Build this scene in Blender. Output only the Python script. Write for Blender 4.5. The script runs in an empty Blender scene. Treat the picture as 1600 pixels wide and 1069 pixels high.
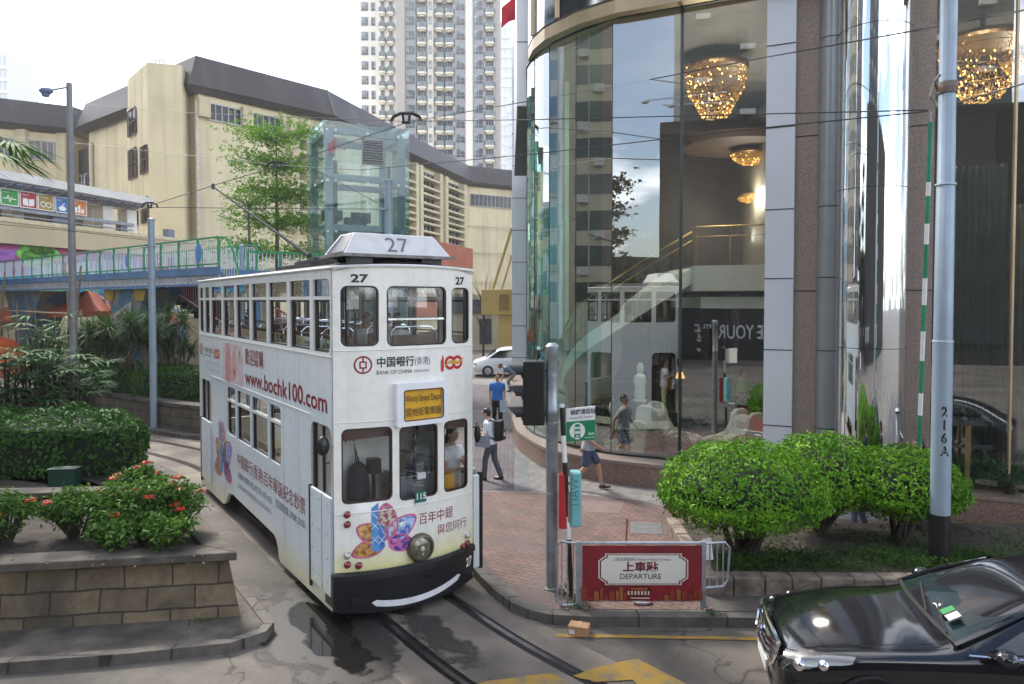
import bpy, bmesh, math, random
import numpy as np
from mathutils import Vector, Matrix
from mathutils.geometry import delaunay_2d_cdt
R = math.radians
scn = bpy.context.scene
COL = scn.collection
random.seed(11)

# ------------------------------------------------------------------ camera, sky, sun, exposure
EYE, FPX, PITCH = 4.1, 1126.0, R(1.7)
cam_d = bpy.data.cameras.new('camera')
cam = bpy.data.objects.new('camera', cam_d); COL.objects.link(cam)
cam.location = (0, 0, EYE)
cam.rotation_euler = (R(90) - PITCH, 0, 0)
cam_d.sensor_width = 36.0
cam_d.lens = 36.0 * FPX / 1600.0
cam_d.shift_y = -31.1 / 1600.0
cam_d.clip_start = 0.1
cam_d.clip_end = 3000
scn.camera = cam

SUN_AZ, SUN_EL = R(-38), R(46)          # azimuth from +Y towards +X
world = bpy.data.worlds.new('World'); scn.world = world
world.use_nodes = True
wn, wl = world.node_tree.nodes, world.node_tree.links
wn.clear()
wo = wn.new('ShaderNodeOutputWorld'); bg = wn.new('ShaderNodeBackground')
sky = wn.new('ShaderNodeTexSky'); sky.sky_type = 'NISHITA'
sky.sun_disc = False; sky.sun_elevation = SUN_EL; sky.sun_rotation = SUN_AZ
sky.altitude = 10; sky.air_density = 1.1; sky.dust_density = 2.2; sky.ozone_density = 2.0
bg.inputs['Strength'].default_value = 0.13
# broken cloud over the blue: noise on the view direction, projected to a flat cloud layer
tc = wn.new('ShaderNodeTexCoord'); sx = wn.new('ShaderNodeSeparateXYZ')
wl.new(tc.outputs['Generated'], sx.inputs[0])
def wmath(op, a, b=None, clamp=False):
    n = wn.new('ShaderNodeMath'); n.operation = op; n.use_clamp = clamp
    for i, q in enumerate((a, b)):
        if q is None: continue
        if isinstance(q, (int, float)): n.inputs[i].default_value = q
        else: wl.new(q, n.inputs[i])
    return n.outputs[0]
zc = wmath('ADD', wmath('MAXIMUM', sx.outputs[2], 0.0), 0.18)
cx = wn.new('ShaderNodeCombineXYZ')
wl.new(wmath('DIVIDE', sx.outputs[0], zc), cx.inputs[0]); wl.new(wmath('DIVIDE', sx.outputs[1], zc), cx.inputs[1])
nz = wn.new('ShaderNodeTexNoise'); nz.inputs['Scale'].default_value = 0.9; nz.inputs['Detail'].default_value = 9; nz.inputs['Roughness'].default_value = 0.55
cof = wn.new('ShaderNodeVectorMath'); cof.inputs[1].default_value = (1.2, 7.7, 0)
wl.new(cx.outputs[0], cof.inputs[0]); wl.new(cof.outputs[0], nz.inputs['Vector'])
cr = wn.new('ShaderNodeMapRange'); cr.inputs[1].default_value = 0.46; cr.inputs[2].default_value = 0.60
wl.new(nz.outputs[0], cr.inputs[0])
mxw = wn.new('ShaderNodeMix'); mxw.data_type = 'RGBA'
wl.new(cr.outputs[0], mxw.inputs[0]); wl.new(sky.outputs[0], mxw.inputs[6]); mxw.inputs[7].default_value = (13, 13.2, 13.6, 1)
wl.new(mxw.outputs[2], bg.inputs['Color']); wl.new(bg.outputs[0], wo.inputs[0])

sun_d = bpy.data.lights.new('sun', 'SUN'); sun_d.energy = 2.0; sun_d.angle = R(10); sun_d.color = (1, .95, .87)
sun = bpy.data.objects.new('sun', sun_d); COL.objects.link(sun)
sdir = Vector((math.sin(SUN_AZ) * math.cos(SUN_EL), math.cos(SUN_AZ) * math.cos(SUN_EL), math.sin(SUN_EL)))
sun.rotation_euler = sdir.to_track_quat('Z', 'Y').to_euler()
scn.view_settings.view_transform = 'Standard'; scn.view_settings.look = 'None'
scn.view_settings.exposure = 1.38; scn.view_settings.gamma = 1
scn.cycles.max_bounces = 8; scn.cycles.transparent_max_bounces = 24
scn.cycles.glossy_bounces = 4; scn.cycles.diffuse_bounces = 3
scn.cycles.sample_clamp_indirect = 4.0
scn.cycles.use_denoising = True

# ------------------------------------------------------------------ measuring from the viewpoint
_cy = 470 + FPX * math.tan(PITCH)
def ray(px, py):
    u = (px - 800) / FPX; v = -(py - _cy) / FPX
    return (u, math.cos(PITCH) + v * math.sin(PITCH), -math.sin(PITCH) + v * math.cos(PITCH))
def W(px, py, z=0.0):                    # point of the level z
    d = ray(px, py); t = (z - EYE) / d[2]
    return Vector((d[0] * t, d[1] * t, z))
def at(px, py, D):                       # point at distance D ahead
    d = ray(px, py); t = D / d[1]
    return Vector((d[0] * t, D, EYE + d[2] * t))

# ------------------------------------------------------------------ materials
MATS = {}
def nodes_of(name):
    m = bpy.data.materials.new(name); m.use_nodes = True
    n, l = m.node_tree.nodes, m.node_tree.links
    return m, n, l, n['Principled BSDF']
def rgb(c): return (c[0], c[1], c[2], 1)
def M(name, c, r=.6, metal=0., var=.12, scale=4., bump=0., bscale=None, coat=0., spec=.5, c2=None, lo=.35, hi=.65, emit=None, detail=6, stain=None):
    if name in MATS: return MATS[name]
    m, n, l, p = nodes_of(name)
    t = n.new('ShaderNodeTexCoord')
    z = n.new('ShaderNodeTexNoise'); z.inputs['Scale'].default_value = scale; z.inputs['Detail'].default_value = detail
    l.new(t.outputs['Object'], z.inputs['Vector'])
    mr = n.new('ShaderNodeMapRange'); mr.inputs[1].default_value = lo; mr.inputs[2].default_value = hi
    l.new(z.outputs[0], mr.inputs[0])
    mx = n.new('ShaderNodeMix'); mx.data_type = 'RGBA'; l.new(mr.outputs[0], mx.inputs[0])
    a = [x * (1 - var) for x in c]; b = c2 or [min(1, x * (1 + var)) for x in c]
    mx.inputs[6].default_value = rgb(a); mx.inputs[7].default_value = rgb(b)
    out = mx.outputs[2]
    if stain:                            # (colour, scale, strength): vertical run-off streaks
        sc, ss, st = stain
        mp = n.new('ShaderNodeMapping'); mp.inputs['Scale'].default_value = (ss, ss, ss * .06); l.new(t.outputs['Object'], mp.inputs[0])
        z3 = n.new('ShaderNodeTexNoise'); z3.inputs['Scale'].default_value = 1; z3.inputs['Detail'].default_value = 5; l.new(mp.outputs[0], z3.inputs['Vector'])
        m3 = n.new('ShaderNodeMapRange'); m3.inputs[1].default_value = .5; m3.inputs[2].default_value = .75; m3.inputs[4].default_value = st; l.new(z3.outputs[0], m3.inputs[0])
        x3 = n.new('ShaderNodeMix'); x3.data_type = 'RGBA'; l.new(m3.outputs[0], x3.inputs[0]); l.new(out, x3.inputs[6]); x3.inputs[7].default_value = rgb(sc); out = x3.outputs[2]
    l.new(out, p.inputs['Base Color'])
    p.inputs['Roughness'].default_value = r; p.inputs['Metallic'].default_value = metal
    p.inputs['Coat Weight'].default_value = coat; p.inputs['Coat Roughness'].default_value = .05; p.inputs['Specular IOR Level'].default_value = spec
    if bump:
        z2 = n.new('ShaderNodeTexNoise'); z2.inputs['Scale'].default_value = bscale or scale * 6; z2.inputs['Detail'].default_value = 6
        l.new(t.outputs['Object'], z2.inputs['Vector'])
        bp = n.new('ShaderNodeBump'); bp.inputs['Strength'].default_value = bump; bp.inputs['Distance'].default_value = .02
        l.new(z2.outputs[0], bp.inputs['Height']); l.new(bp.outputs[0], p.inputs['Normal'])
    if emit: p.inputs['Emission Color'].default_value = rgb(emit[0]); p.inputs['Emission Strength'].default_value = emit[1]
    MATS[name] = m; return m
def glass(name, tint=(.8, .88, .86), refl=.12, rough=.0, edge=.6, wob=0.):
    if name in MATS: return MATS[name]
    m, n, l, p = nodes_of(name); n.remove(p)
    o = n['Material Output']
    tr = n.new('ShaderNodeBsdfTransparent'); tr.inputs[0].default_value = rgb(tint)
    gl = n.new('ShaderNodeBsdfGlossy'); gl.inputs['Roughness'].default_value = rough; gl.inputs[0].default_value = (.95, .97, .97, 1)
    lw = n.new('ShaderNodeLayerWeight'); lw.inputs[0].default_value = .35
    mr = n.new('ShaderNodeMapRange'); mr.inputs[3].default_value = refl; mr.inputs[4].default_value = edge
    l.new(lw.outputs['Fresnel'], mr.inputs[0])
    mx = n.new('ShaderNodeMixShader'); l.new(mr.outputs[0], mx.inputs[0]); l.new(tr.outputs[0], mx.inputs[1]); l.new(gl.outputs[0], mx.inputs[2])
    if wob:
        t = n.new('ShaderNodeTexCoord'); z = n.new('ShaderNodeTexNoise'); z.inputs['Scale'].default_value = .6; z.inputs['Detail'].default_value = 1
        l.new(t.outputs['Object'], z.inputs['Vector']); b = n.new('ShaderNodeBump'); b.inputs['Strength'].default_value = wob; b.inputs['Distance'].default_value = .05
        l.new(z.outputs[0], b.inputs['Height']); l.new(b.outputs[0], gl.inputs['Normal'])
    l.new(mx.outputs[0], o.inputs[0]); MATS[name] = m; return m
def blocks(name, c1, c2, mort, bw, bh, u=(1, 0), mw=.02, bump=.6, rough=.85, off=.5, stain=None, squash=1.0, plan=False, nscale=5):
    """coursed blocks laid along direction u; plan=True lays them on the ground"""
    if name in MATS: return MATS[name]
    m, n, l, p = nodes_of(name)
    t = n.new('ShaderNodeTexCoord'); s = n.new('ShaderNodeSeparateXYZ'); l.new(t.outputs['Object'], s.inputs[0])
    def mt(op, a, b):
        k = n.new('ShaderNodeMath'); k.operation = op
        for i, q in enumerate((a, b)):
            if isinstance(q, (int, float)): k.inputs[i].default_value = q
            else: l.new(q, k.inputs[i])
        return k.outputs[0]
    U = mt('ADD', mt('MULTIPLY', s.outputs[0], u[0]), mt('MULTIPLY', s.outputs[1], u[1]))
    V = mt('ADD', mt('MULTIPLY', s.outputs[0], -u[1]), mt('MULTIPLY', s.outputs[1], u[0])) if plan else s.outputs[2]
    cb = n.new('ShaderNodeCombineXYZ'); l.new(U, cb.inputs[0]); l.new(V, cb.inputs[1])
    wz = n.new('ShaderNodeTexNoise'); wz.inputs['Scale'].default_value = 2.5; l.new(t.outputs['Object'], wz.inputs['Vector'])
    va = n.new('ShaderNodeVectorMath'); va.operation = 'SCALE'; l.new(wz.outputs['Color'], va.inputs[0]); va.inputs['Scale'].default_value = .06 * bh / .3
    vb = n.new('ShaderNodeVectorMath'); l.new(cb.outputs[0], vb.inputs[0]); l.new(va.outputs[0], vb.inputs[1])
    b = n.new('ShaderNodeTexBrick'); l.new(vb.outputs[0], b.inputs['Vector'])
    b.offset = off; b.squash = squash; b.inputs['Scale'].default_value = 1; b.inputs['Brick Width'].default_value = bw; b.inputs['Row Height'].default_value = bh
    b.inputs['Mortar Size'].default_value = mw; b.inputs['Mortar Smooth'].default_value = .3
    b.inputs['Color1'].default_value = rgb(c1); b.inputs['Color2'].default_value = rgb(c2); b.inputs['Mortar'].default_value = rgb(mort)
    z = n.new('ShaderNodeTexNoise'); z.inputs['Scale'].default_value = nscale; z.inputs['Detail'].default_value = 8; z.inputs['Roughness'].default_value = .65; l.new(t.outputs['Object'], z.inputs['Vector'])
    mr = n.new('ShaderNodeMapRange'); mr.inputs[1].default_value = .3; mr.inputs[2].default_value = .7; mr.inputs[3].default_value = .55; mr.inputs[4].default_value = 1.25; l.new(z.outputs[0], mr.inputs[0])
    hs = n.new('ShaderNodeVectorMath'); hs.operation = 'SCALE'; l.new(b.outputs['Color'], hs.inputs[0]); l.new(mr.outputs[0], hs.inputs['Scale'])
    out = hs.outputs[0]
    if stain:
        z2 = n.new('ShaderNodeTexNoise'); z2.inputs['Scale'].default_value = stain[1]; z2.inputs['Detail'].default_value = 7; l.new(t.outputs['Object'], z2.inputs['Vector'])
        m2 = n.new('ShaderNodeMapRange'); m2.inputs[1].default_value = .48; m2.inputs[2].default_value = .68; m2.inputs[4].default_value = stain[2]; l.new(z2.outputs[0], m2.inputs[0])
        mx = n.new('ShaderNodeMix'); mx.data_type = 'RGBA'; l.new(m2.outputs[0], mx.inputs[0]); l.new(out, mx.inputs[6]); mx.inputs[7].default_value = rgb(stain[0]); out = mx.outputs[2]
    l.new(out, p.inputs['Base Color']); p.inputs['Roughness'].default_value = rough
    h = mt('ADD', mt('MULTIPLY', b.outputs['Fac'], -1.0), mt('MULTIPLY', z.outputs[0], .5))
    bp = n.new('ShaderNodeBump'); bp.inputs['Strength'].default_value = bump; bp.inputs['Distance'].default_value = .03; l.new(h, bp.inputs['Height']); l.new(bp.outputs[0], p.inputs['Normal'])
    MATS[name] = m; return m
def leafmat(name, ca, cb, rough=.45, trans=.25, scale=1.5):
    if name in MATS: return MATS[name]
    m, n, l, p = nodes_of(name)
    g = n.new('ShaderNodeNewGeometry'); t = n.new('ShaderNodeTexCoord')
    z = n.new('ShaderNodeTexNoise'); z.inputs['Scale'].default_value = scale; l.new(t.outputs['Object'], z.inputs['Vector'])
    ad = n.new('ShaderNodeMath'); ad.operation = 'MULTIPLY_ADD'; l.new(g.outputs['Random Per Island'], ad.inputs[0]); ad.inputs[1].default_value = .55
    z2 = n.new('ShaderNodeMath'); z2.operation = 'MULTIPLY_ADD'; l.new(z.outputs[0], z2.inputs[0]); z2.inputs[1].default_value = 1.6; z2.inputs[2].default_value = -.58
    l.new(z2.outputs[0], ad.inputs[2]); ad.use_clamp = True
    mx = n.new('ShaderNodeMix'); mx.data_type = 'RGBA'; l.new(ad.outputs[0], mx.inputs[0]); mx.inputs[6].default_value = rgb(ca); mx.inputs[7].default_value = rgb(cb)
    l.new(mx.outputs[2], p.inputs['Base Color']); p.inputs['Roughness'].default_value = rough; p.inputs['Specular IOR Level'].default_value = .07
    tl = n.new('ShaderNodeBsdfTranslucent'); l.new(mx.outputs[2], tl.inputs[0])
    ms = n.new('ShaderNodeMixShader'); ms.inputs[0].default_value = trans; l.new(p.outputs[0], ms.inputs[1]); l.new(tl.outputs[0], ms.inputs[2])
    l.new(ms.outputs[0], n['Material Output'].inputs[0]); MATS[name] = m; return m

# ------------------------------------------------------------------ mesh builder
class MB:
    def __init__(s): s.v = []; s.f = []; s.mi = []
    def add(s, vs, fs, m=0):
        b = len(s.v); s.v += [tuple(q) for q in vs]
        for f in fs: s.f.append([b + i for i in f]); s.mi.append(m)
        return s
    def box(s, x0, x1, y0, y1, z0, z1, m=0):
        x0, x1 = min(x0, x1), max(x0, x1); y0, y1 = min(y0, y1), max(y0, y1); z0, z1 = min(z0, z1), max(z0, z1)
        return s.add([(x, y, z) for z in (z0, z1) for y in (y0, y1) for x in (x0, x1)],
                     [(0, 2, 3, 1), (4, 5, 7, 6), (0, 1, 5, 4), (2, 6, 7, 3), (0, 4, 6, 2), (1, 3, 7, 5)], m)
    def obox(s, c, ax, ay, az, m=0):     # centre and three half-extent vectors
        c, ax, ay, az = map(Vector, (c, ax, ay, az))
        return s.add([c + ax * i + ay * j + az * k for k in (-1, 1) for j in (-1, 1) for i in (-1, 1)],
                     [(0, 2, 3, 1), (4, 5, 7, 6), (0, 1, 5, 4), (2, 6, 7, 3), (0, 4, 6, 2), (1, 3, 7, 5)], m)
    def bar(s, p, q, w, h=None, up=(0, 0, 1), m=0):
        p, q, up = Vector(p), Vector(q), Vector(up); h = h or w
        d = q - p; a = d.normalized(); b = a.cross(up)
        if b.length < 1e-4: b = a.cross(Vector((1, 0, 0)))
        b.normalize(); c = b.cross(a)
        return s.obox((p + q) / 2, d / 2, b * w / 2, c * h / 2, m)
    def tube(s, pts, r, n=8, m=0, caps=True):
        pts = [Vector(p) for p in pts]; k = len(pts)
        rs = r if isinstance(r, (list, tuple)) else [r] * k
        base = len(s.v); prev = None
        for i, p in enumerate(pts):
            a = (pts[min(i + 1, k - 1)] - pts[max(i - 1, 0)]).normalized()
            if prev is None:
                u = a.cross(Vector((0, 0, 1)))
                if u.length < 1e-3: u = a.cross(Vector((0, 1, 0)))
            else: u = prev - a * prev.dot(a)
            u.normalize(); prev = u; w = a.cross(u)
            for j in range(n):
                t = 2 * math.pi * j / n
                s.v.append(tuple(p + (u * math.cos(t) + w * math.sin(t)) * rs[i]))
        for i in range(k - 1):
            for j in range(n):
                a0 = base + i * n + j; a1 = base + i * n + (j + 1) % n
                s.f.append([a0, a1, a1 + n, a0 + n]); s.mi.append(m)
        if caps:
            s.f.append([base + j for j in reversed(range(n))]); s.mi.append(m)
            s.f.append([base + (k - 1) * n + j for j in range(n)]); s.mi.append(m)
        return s
    def prism(s, poly, z0, z1, m=0):
        n = len(poly); z0 = z0 if callable(z0) else (lambda x, y, q=z0: q); z1 = z1 if callable(z1) else (lambda x, y, q=z1: q)
        vs = [(p[0], p[1], z0(p[0], p[1])) for p in poly] + [(p[0], p[1], z1(p[0], p[1])) for p in poly]
        return s.add(vs, [tuple(reversed(range(n))), tuple(range(n, 2 * n))] + [(i, (i + 1) % n, n + (i + 1) % n, n + i) for i in range(n)], m)
    def extr(s, poly3, vec, m=0):
        n = len(poly3); vec = Vector(vec); a = [Vector(p) for p in poly3]; b = [p + vec for p in a]
        return s.add(a + b, [tuple(reversed(range(n))), tuple(range(n, 2 * n))] + [(i, (i + 1) % n, n + (i + 1) % n, n + i) for i in range(n)], m)
    def lathe(s, prof, n=16, c=(0, 0, 0), axis=None, m=0):   # prof: (radius, height) along axis
        c = Vector(c); a = Vector(axis or (0, 0, 1)).normalized()
        u = a.cross(Vector((0, 0, 1)));
        if u.length < 1e-3: u = Vector((1, 0, 0))
        u.normalize(); w = a.cross(u); vs = []; fs = []
        for r_, h in prof:
            for j in range(n):
                t = 2 * math.pi * j / n; vs.append(c + a * h + (u * math.cos(t) + w * math.sin(t)) * max(r_, 1e-4))
        for i in range(len(prof) - 1):
            for j in range(n): fs.append((i * n + j, i * n + (j + 1) % n, (i + 1) * n + (j + 1) % n, (i + 1) * n + j))
        fs.append(tuple(reversed(range(n)))); fs.append(tuple((len(prof) - 1) * n + j for j in range(n)))
        return s.add(vs, fs, m)
    def ell(s, c, rx, ry, rz, nu=14, nv=9, rot=None, m=0):
        c = Vector(c); vs = []; fs = []
        for i in range(nv + 1):
            ph = math.pi * i / nv
            for j in range(nu):
                t = 2 * math.pi * j / nu; q = Vector((rx * math.sin(ph) * math.cos(t), ry * math.sin(ph) * math.sin(t), -rz * math.cos(ph)))
                if rot: q = rot @ q
                vs.append(c + q)
        for i in range(nv):
            for j in range(nu): fs.append((i * nu + j, i * nu + (j + 1) % nu, (i + 1) * nu + (j + 1) % nu, (i + 1) * nu + j))
        return s.add(vs, fs, m)
    def quad(s, a, b, c, d, m=0): return s.add([a, b, c, d], [(0, 1, 2, 3)], m)
    def build(s, name, mats, parent=None, smooth=False, bevel=0, loc=None, rz=0, **props):
        me = bpy.data.meshes.new(name); me.from_pydata(s.v, [], s.f); 
        mats = mats if isinstance(mats, (list, tuple)) else [mats]
        for q in mats: me.materials.append(q)
        if len(mats) > 1: me.polygons.foreach_set('material_index', s.mi)
        me.update()
        if smooth:
            me.polygons.foreach_set('use_smooth', [True] * len(me.polygons))
            if smooth != 2: me.set_sharp_from_angle(angle=R(40))
        o = bpy.data.objects.new(name, me); COL.objects.link(o)
        if parent: o.parent = parent
        if loc is not None: o.location = loc
        o.rotation_euler.z = rz
        if bevel:
            b = o.modifiers.new('bevel', 'BEVEL'); b.width = bevel; b.segments = 2; b.limit_method = 'ANGLE'; b.angle_limit = R(35)
        tag(o, **props); return o
def tag(o, label=None, cat=None, group=None, kind=None):
    if label: o['label'] = label
    if cat: o['category'] = cat
    if group: o['group'] = group
    if kind: o['kind'] = kind
    return o
def thing(name, loc=(0, 0, 0), rz=0., **props):
    o = bpy.data.objects.new(name, None); COL.objects.link(o); o.empty_display_size = .2
    o.location = loc; o.rotation_euler = (0, 0, rz); tag(o, **props); return o
def copy_tree(o, parent=None, _ch=None):
    if _ch is None:
        _ch = {}
        for q in bpy.data.objects:
            if q.parent: _ch.setdefault(q.parent.name, []).append(q)
    c = o.copy(); COL.objects.link(c)
    if parent: c.parent = parent
    for q in _ch.get(o.name, []): copy_tree(q, c, _ch)
    return c
def rr(x0, x1, z0, z1, r, n=4):          # rounded rectangle loop
    r4 = r if isinstance(r, (list, tuple)) else [r] * 4; out = []
    for (cx, cz, a0, q) in ((x1, z1, 0, r4[0]), (x0, z1, 90, r4[1]), (x0, z0, 180, r4[2]), (x1, z0, 270, r4[3])):
        if q < 1e-4: out.append((cx, cz)); continue
        ccx = cx - q if a0 in (0, 270) else cx + q; ccz = cz - q if a0 in (0, 90) else cz + q
        for i in range(n + 1):
            t = R(a0 + 90 * i / n); out.append((ccx + q * math.cos(t), ccz + q * math.sin(t)))
    return out
def inside(p, loop):
    x, y = p; c = False; j = len(loop) - 1
    for i in range(len(loop)):
        a, b = loop[i], loop[j]
        if (a[1] > y) != (b[1] > y) and x < (b[0] - a[0]) * (y - a[1]) / (b[1] - a[1]) + a[0]: c = not c
        j = i
    return c
def panel(mb, outer, holes, mapf, thick, m=0, grid=None, flip=False):
    """sheet with holes; mapf(u, v, w) places it, w is the depth behind the outer face"""
    loops = [outer] + holes; pts = []; edges = []
    for lp in loops:
        b = len(pts); pts += [Vector(p) for p in lp]; edges += [(b + i, b + (i + 1) % len(lp)) for i in range(len(lp))]
    if grid:
        us = [p[0] for p in outer]; vs_ = [p[1] for p in outer]; g = grid; x = min(us) + g * .5
        while x < max(us):
            y = min(vs_) + .31
            while y < max(vs_):
                if inside((x, y), outer) and not any(inside((x, y), h) for h in holes): pts.append(Vector((x, y)))
                y += max(g * 2, .3)
            x += g
    V, E_, F, *_ = delaunay_2d_cdt(pts, edges, [], 0, 1e-5)
    fs = []
    for f in F:
        c = ((V[f[0]][0] + V[f[1]][0] + V[f[2]][0]) / 3, (V[f[0]][1] + V[f[1]][1] + V[f[2]][1]) / 3)
        if inside(c, outer) and not any(inside(c, h) for h in holes): fs.append(tuple(f) if not flip else tuple(reversed(f)))
    mb.add([mapf(p[0], p[1], 0) for p in V], fs, m)
    if thick:
        mb.add([mapf(p[0], p[1], thick) for p in V], [tuple(reversed(f)) for f in fs], m)
        for lp in loops:
            n = len(lp)
            mb.add([mapf(p[0], p[1], 0) for p in lp] + [mapf(p[0], p[1], thick) for p in lp], [(i, (i + 1) % n, n + (i + 1) % n, n + i) for i in range(n)], m)
    return mb
_DG = None
def text_mb(body, size, mapf, sx=1.0, bold=0.0, align='LEFT', extr=.002, shear=0., spacing=1.0):
    """flat lettering in (u, v), baseline at v = 0, placed by mapf(u, v, w)"""
    cu = bpy.data.curves.new('lettering', 'FONT'); cu.body = body; cu.size = size; cu.align_x = align; cu.offset = bold; cu.shear = shear; cu.space_character = spacing
    cu.resolution_u = 3
    o = bpy.data.objects.new('lettering_tmp', cu); COL.objects.link(o)
    bpy.context.view_layer.update()
    dg = bpy.context.evaluated_depsgraph_get(); me = bpy.data.meshes.new_from_object(o.evaluated_get(dg))
    mb = MB(); vs = [v.co.copy() for v in me.vertices]
    mb.add([mapf(v.x * sx, v.y, 0) for v in vs], [tuple(p.vertices) for p in me.polygons])
    bpy.data.objects.remove(o); bpy.data.curves.remove(cu); bpy.data.meshes.remove(me)
    mb.w = (max(v.x for v in vs) - min(v.x for v in vs)) * sx if vs else 0
    return mb
def leaves(centers, normals, size, asp=.45, jitter=.5, rng=None, fold=.15):
    """numpy arrays of small pointed leaves: returns verts, faces"""
    rng = rng or np.random.default_rng(3); n = len(centers)
    nrm = normals + rng.normal(0, jitter, (n, 3)); nrm /= np.linalg.norm(nrm, axis=1)[:, None] + 1e-9
    t = rng.normal(0, 1, (n, 3)); t -= nrm * (t * nrm).sum(1)[:, None]; t /= np.linalg.norm(t, axis=1)[:, None] + 1e-9
    b = np.cross(nrm, t); s = (size * rng.uniform(.65, 1.3, n))[:, None]
    A = centers - t * s * .5; B = centers + b * s * asp * .5 + nrm * s * fold; C = centers + t * s * .5; D = centers - b * s * asp * .5 + nrm * s * fold
    v = np.stack([A, B, C, D], 1).reshape(-1, 3); i = np.arange(n) * 4
    f = np.stack([np.stack([i, i + 1, i + 2], 1), np.stack([i, i + 2, i + 3], 1)], 1).reshape(-1, 3)
    return v, f
def leaf_obj(name, v, f, mat, parent=None, **props):
    me = bpy.data.meshes.new(name); me.vertices.add(len(v)); me.vertices.foreach_set('co', np.asarray(v, dtype=np.float32).ravel())
    k = f.shape[1]; me.loops.add(f.size); me.loops.foreach_set('vertex_index', f.ravel().astype(np.int32))
    me.polygons.add(len(f)); me.polygons.foreach_set('loop_start', np.arange(0, f.size, k, dtype=np.int32))
    me.update(calc_edges=True); me.validate()
    mats = mat if isinstance(mat, (list, tuple)) else [mat]
    for q in mats: me.materials.append(q)
    o = bpy.data.objects.new(name, me); COL.objects.link(o)
    if parent: o.parent = parent
    return tag(o, **props)
def catmull(pts, k=6):
    P = [Vector(p) for p in pts]; out = []
    for i in range(len(P) - 1):
        p0, p1, p2, p3 = P[max(i - 1, 0)], P[i], P[i + 1], P[min(i + 2, len(P) - 1)]
        for j in range(k):
            t = j / k
            out.append(.5 * ((2 * p1) + (p2 - p0) * t + (2 * p0 - 5 * p1 + 4 * p2 - p3) * t * t + (3 * p1 - p0 - 3 * p2 + p3) * t ** 3))
    return out + [P[-1]]
def offset2(pts, d):                     # offset a 2D polyline to its left by d
    P = [Vector((p[0], p[1])) for p in pts]; out = []
    for i, p in enumerate(P):
        a = (P[min(i + 1, len(P) - 1)] - P[max(i - 1, 0)]).normalized(); out.append(Vector((p.x - a.y * d, p.y + a.x * d)))
    return out
def strip(mb, pts, d0, d1, z0, z1, m=0):  # solid band along a plan polyline between two offsets
    a = offset2(pts, d0); b = offset2(pts, d1); n = len(pts)
    vs = [(p.x, p.y, z0) for p in a] + [(p.x, p.y, z1) for p in a] + [(p.x, p.y, z1) for p in b] + [(p.x, p.y, z0) for p in b]
    fs = []
    for i in range(n - 1):
        for k in range(4): fs.append((k * n + i, k * n + i + 1, ((k + 1) % 4) * n + i + 1, ((k + 1) % 4) * n + i))
    fs += [(0, n, 2 * n, 3 * n), (n - 1, 4 * n - 1, 3 * n - 1, 2 * n - 1)]
    return mb.add(vs, fs, m)
def ringframe(u0, u1, v0, v1, r, wd, mapf, depth, mb=None):
    mb = mb or MB(); n = len(rr(0, 1, 0, 1, .1)); a = rr(u0, u1, v0, v1, r); b = rr(u0 + wd, u1 - wd, v0 + wd, v1 - wd, max(r - wd, .01))
    vs = [mapf(*p, 0) for p in a] + [mapf(*p, 0) for p in b] + [mapf(*p, depth) for p in b] + [mapf(*p, depth) for p in a]; fs = []
    for i in range(n):
        j = (i + 1) % n
        for k in range(4): fs.append((k * n + i, k * n + j, ((k + 1) % 4) * n + j, ((k + 1) % 4) * n + i))
    return mb.add(vs, fs)
m_chrome = M('chrome', (.75, .76, .78), .18, 1.0, var=.05)
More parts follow.
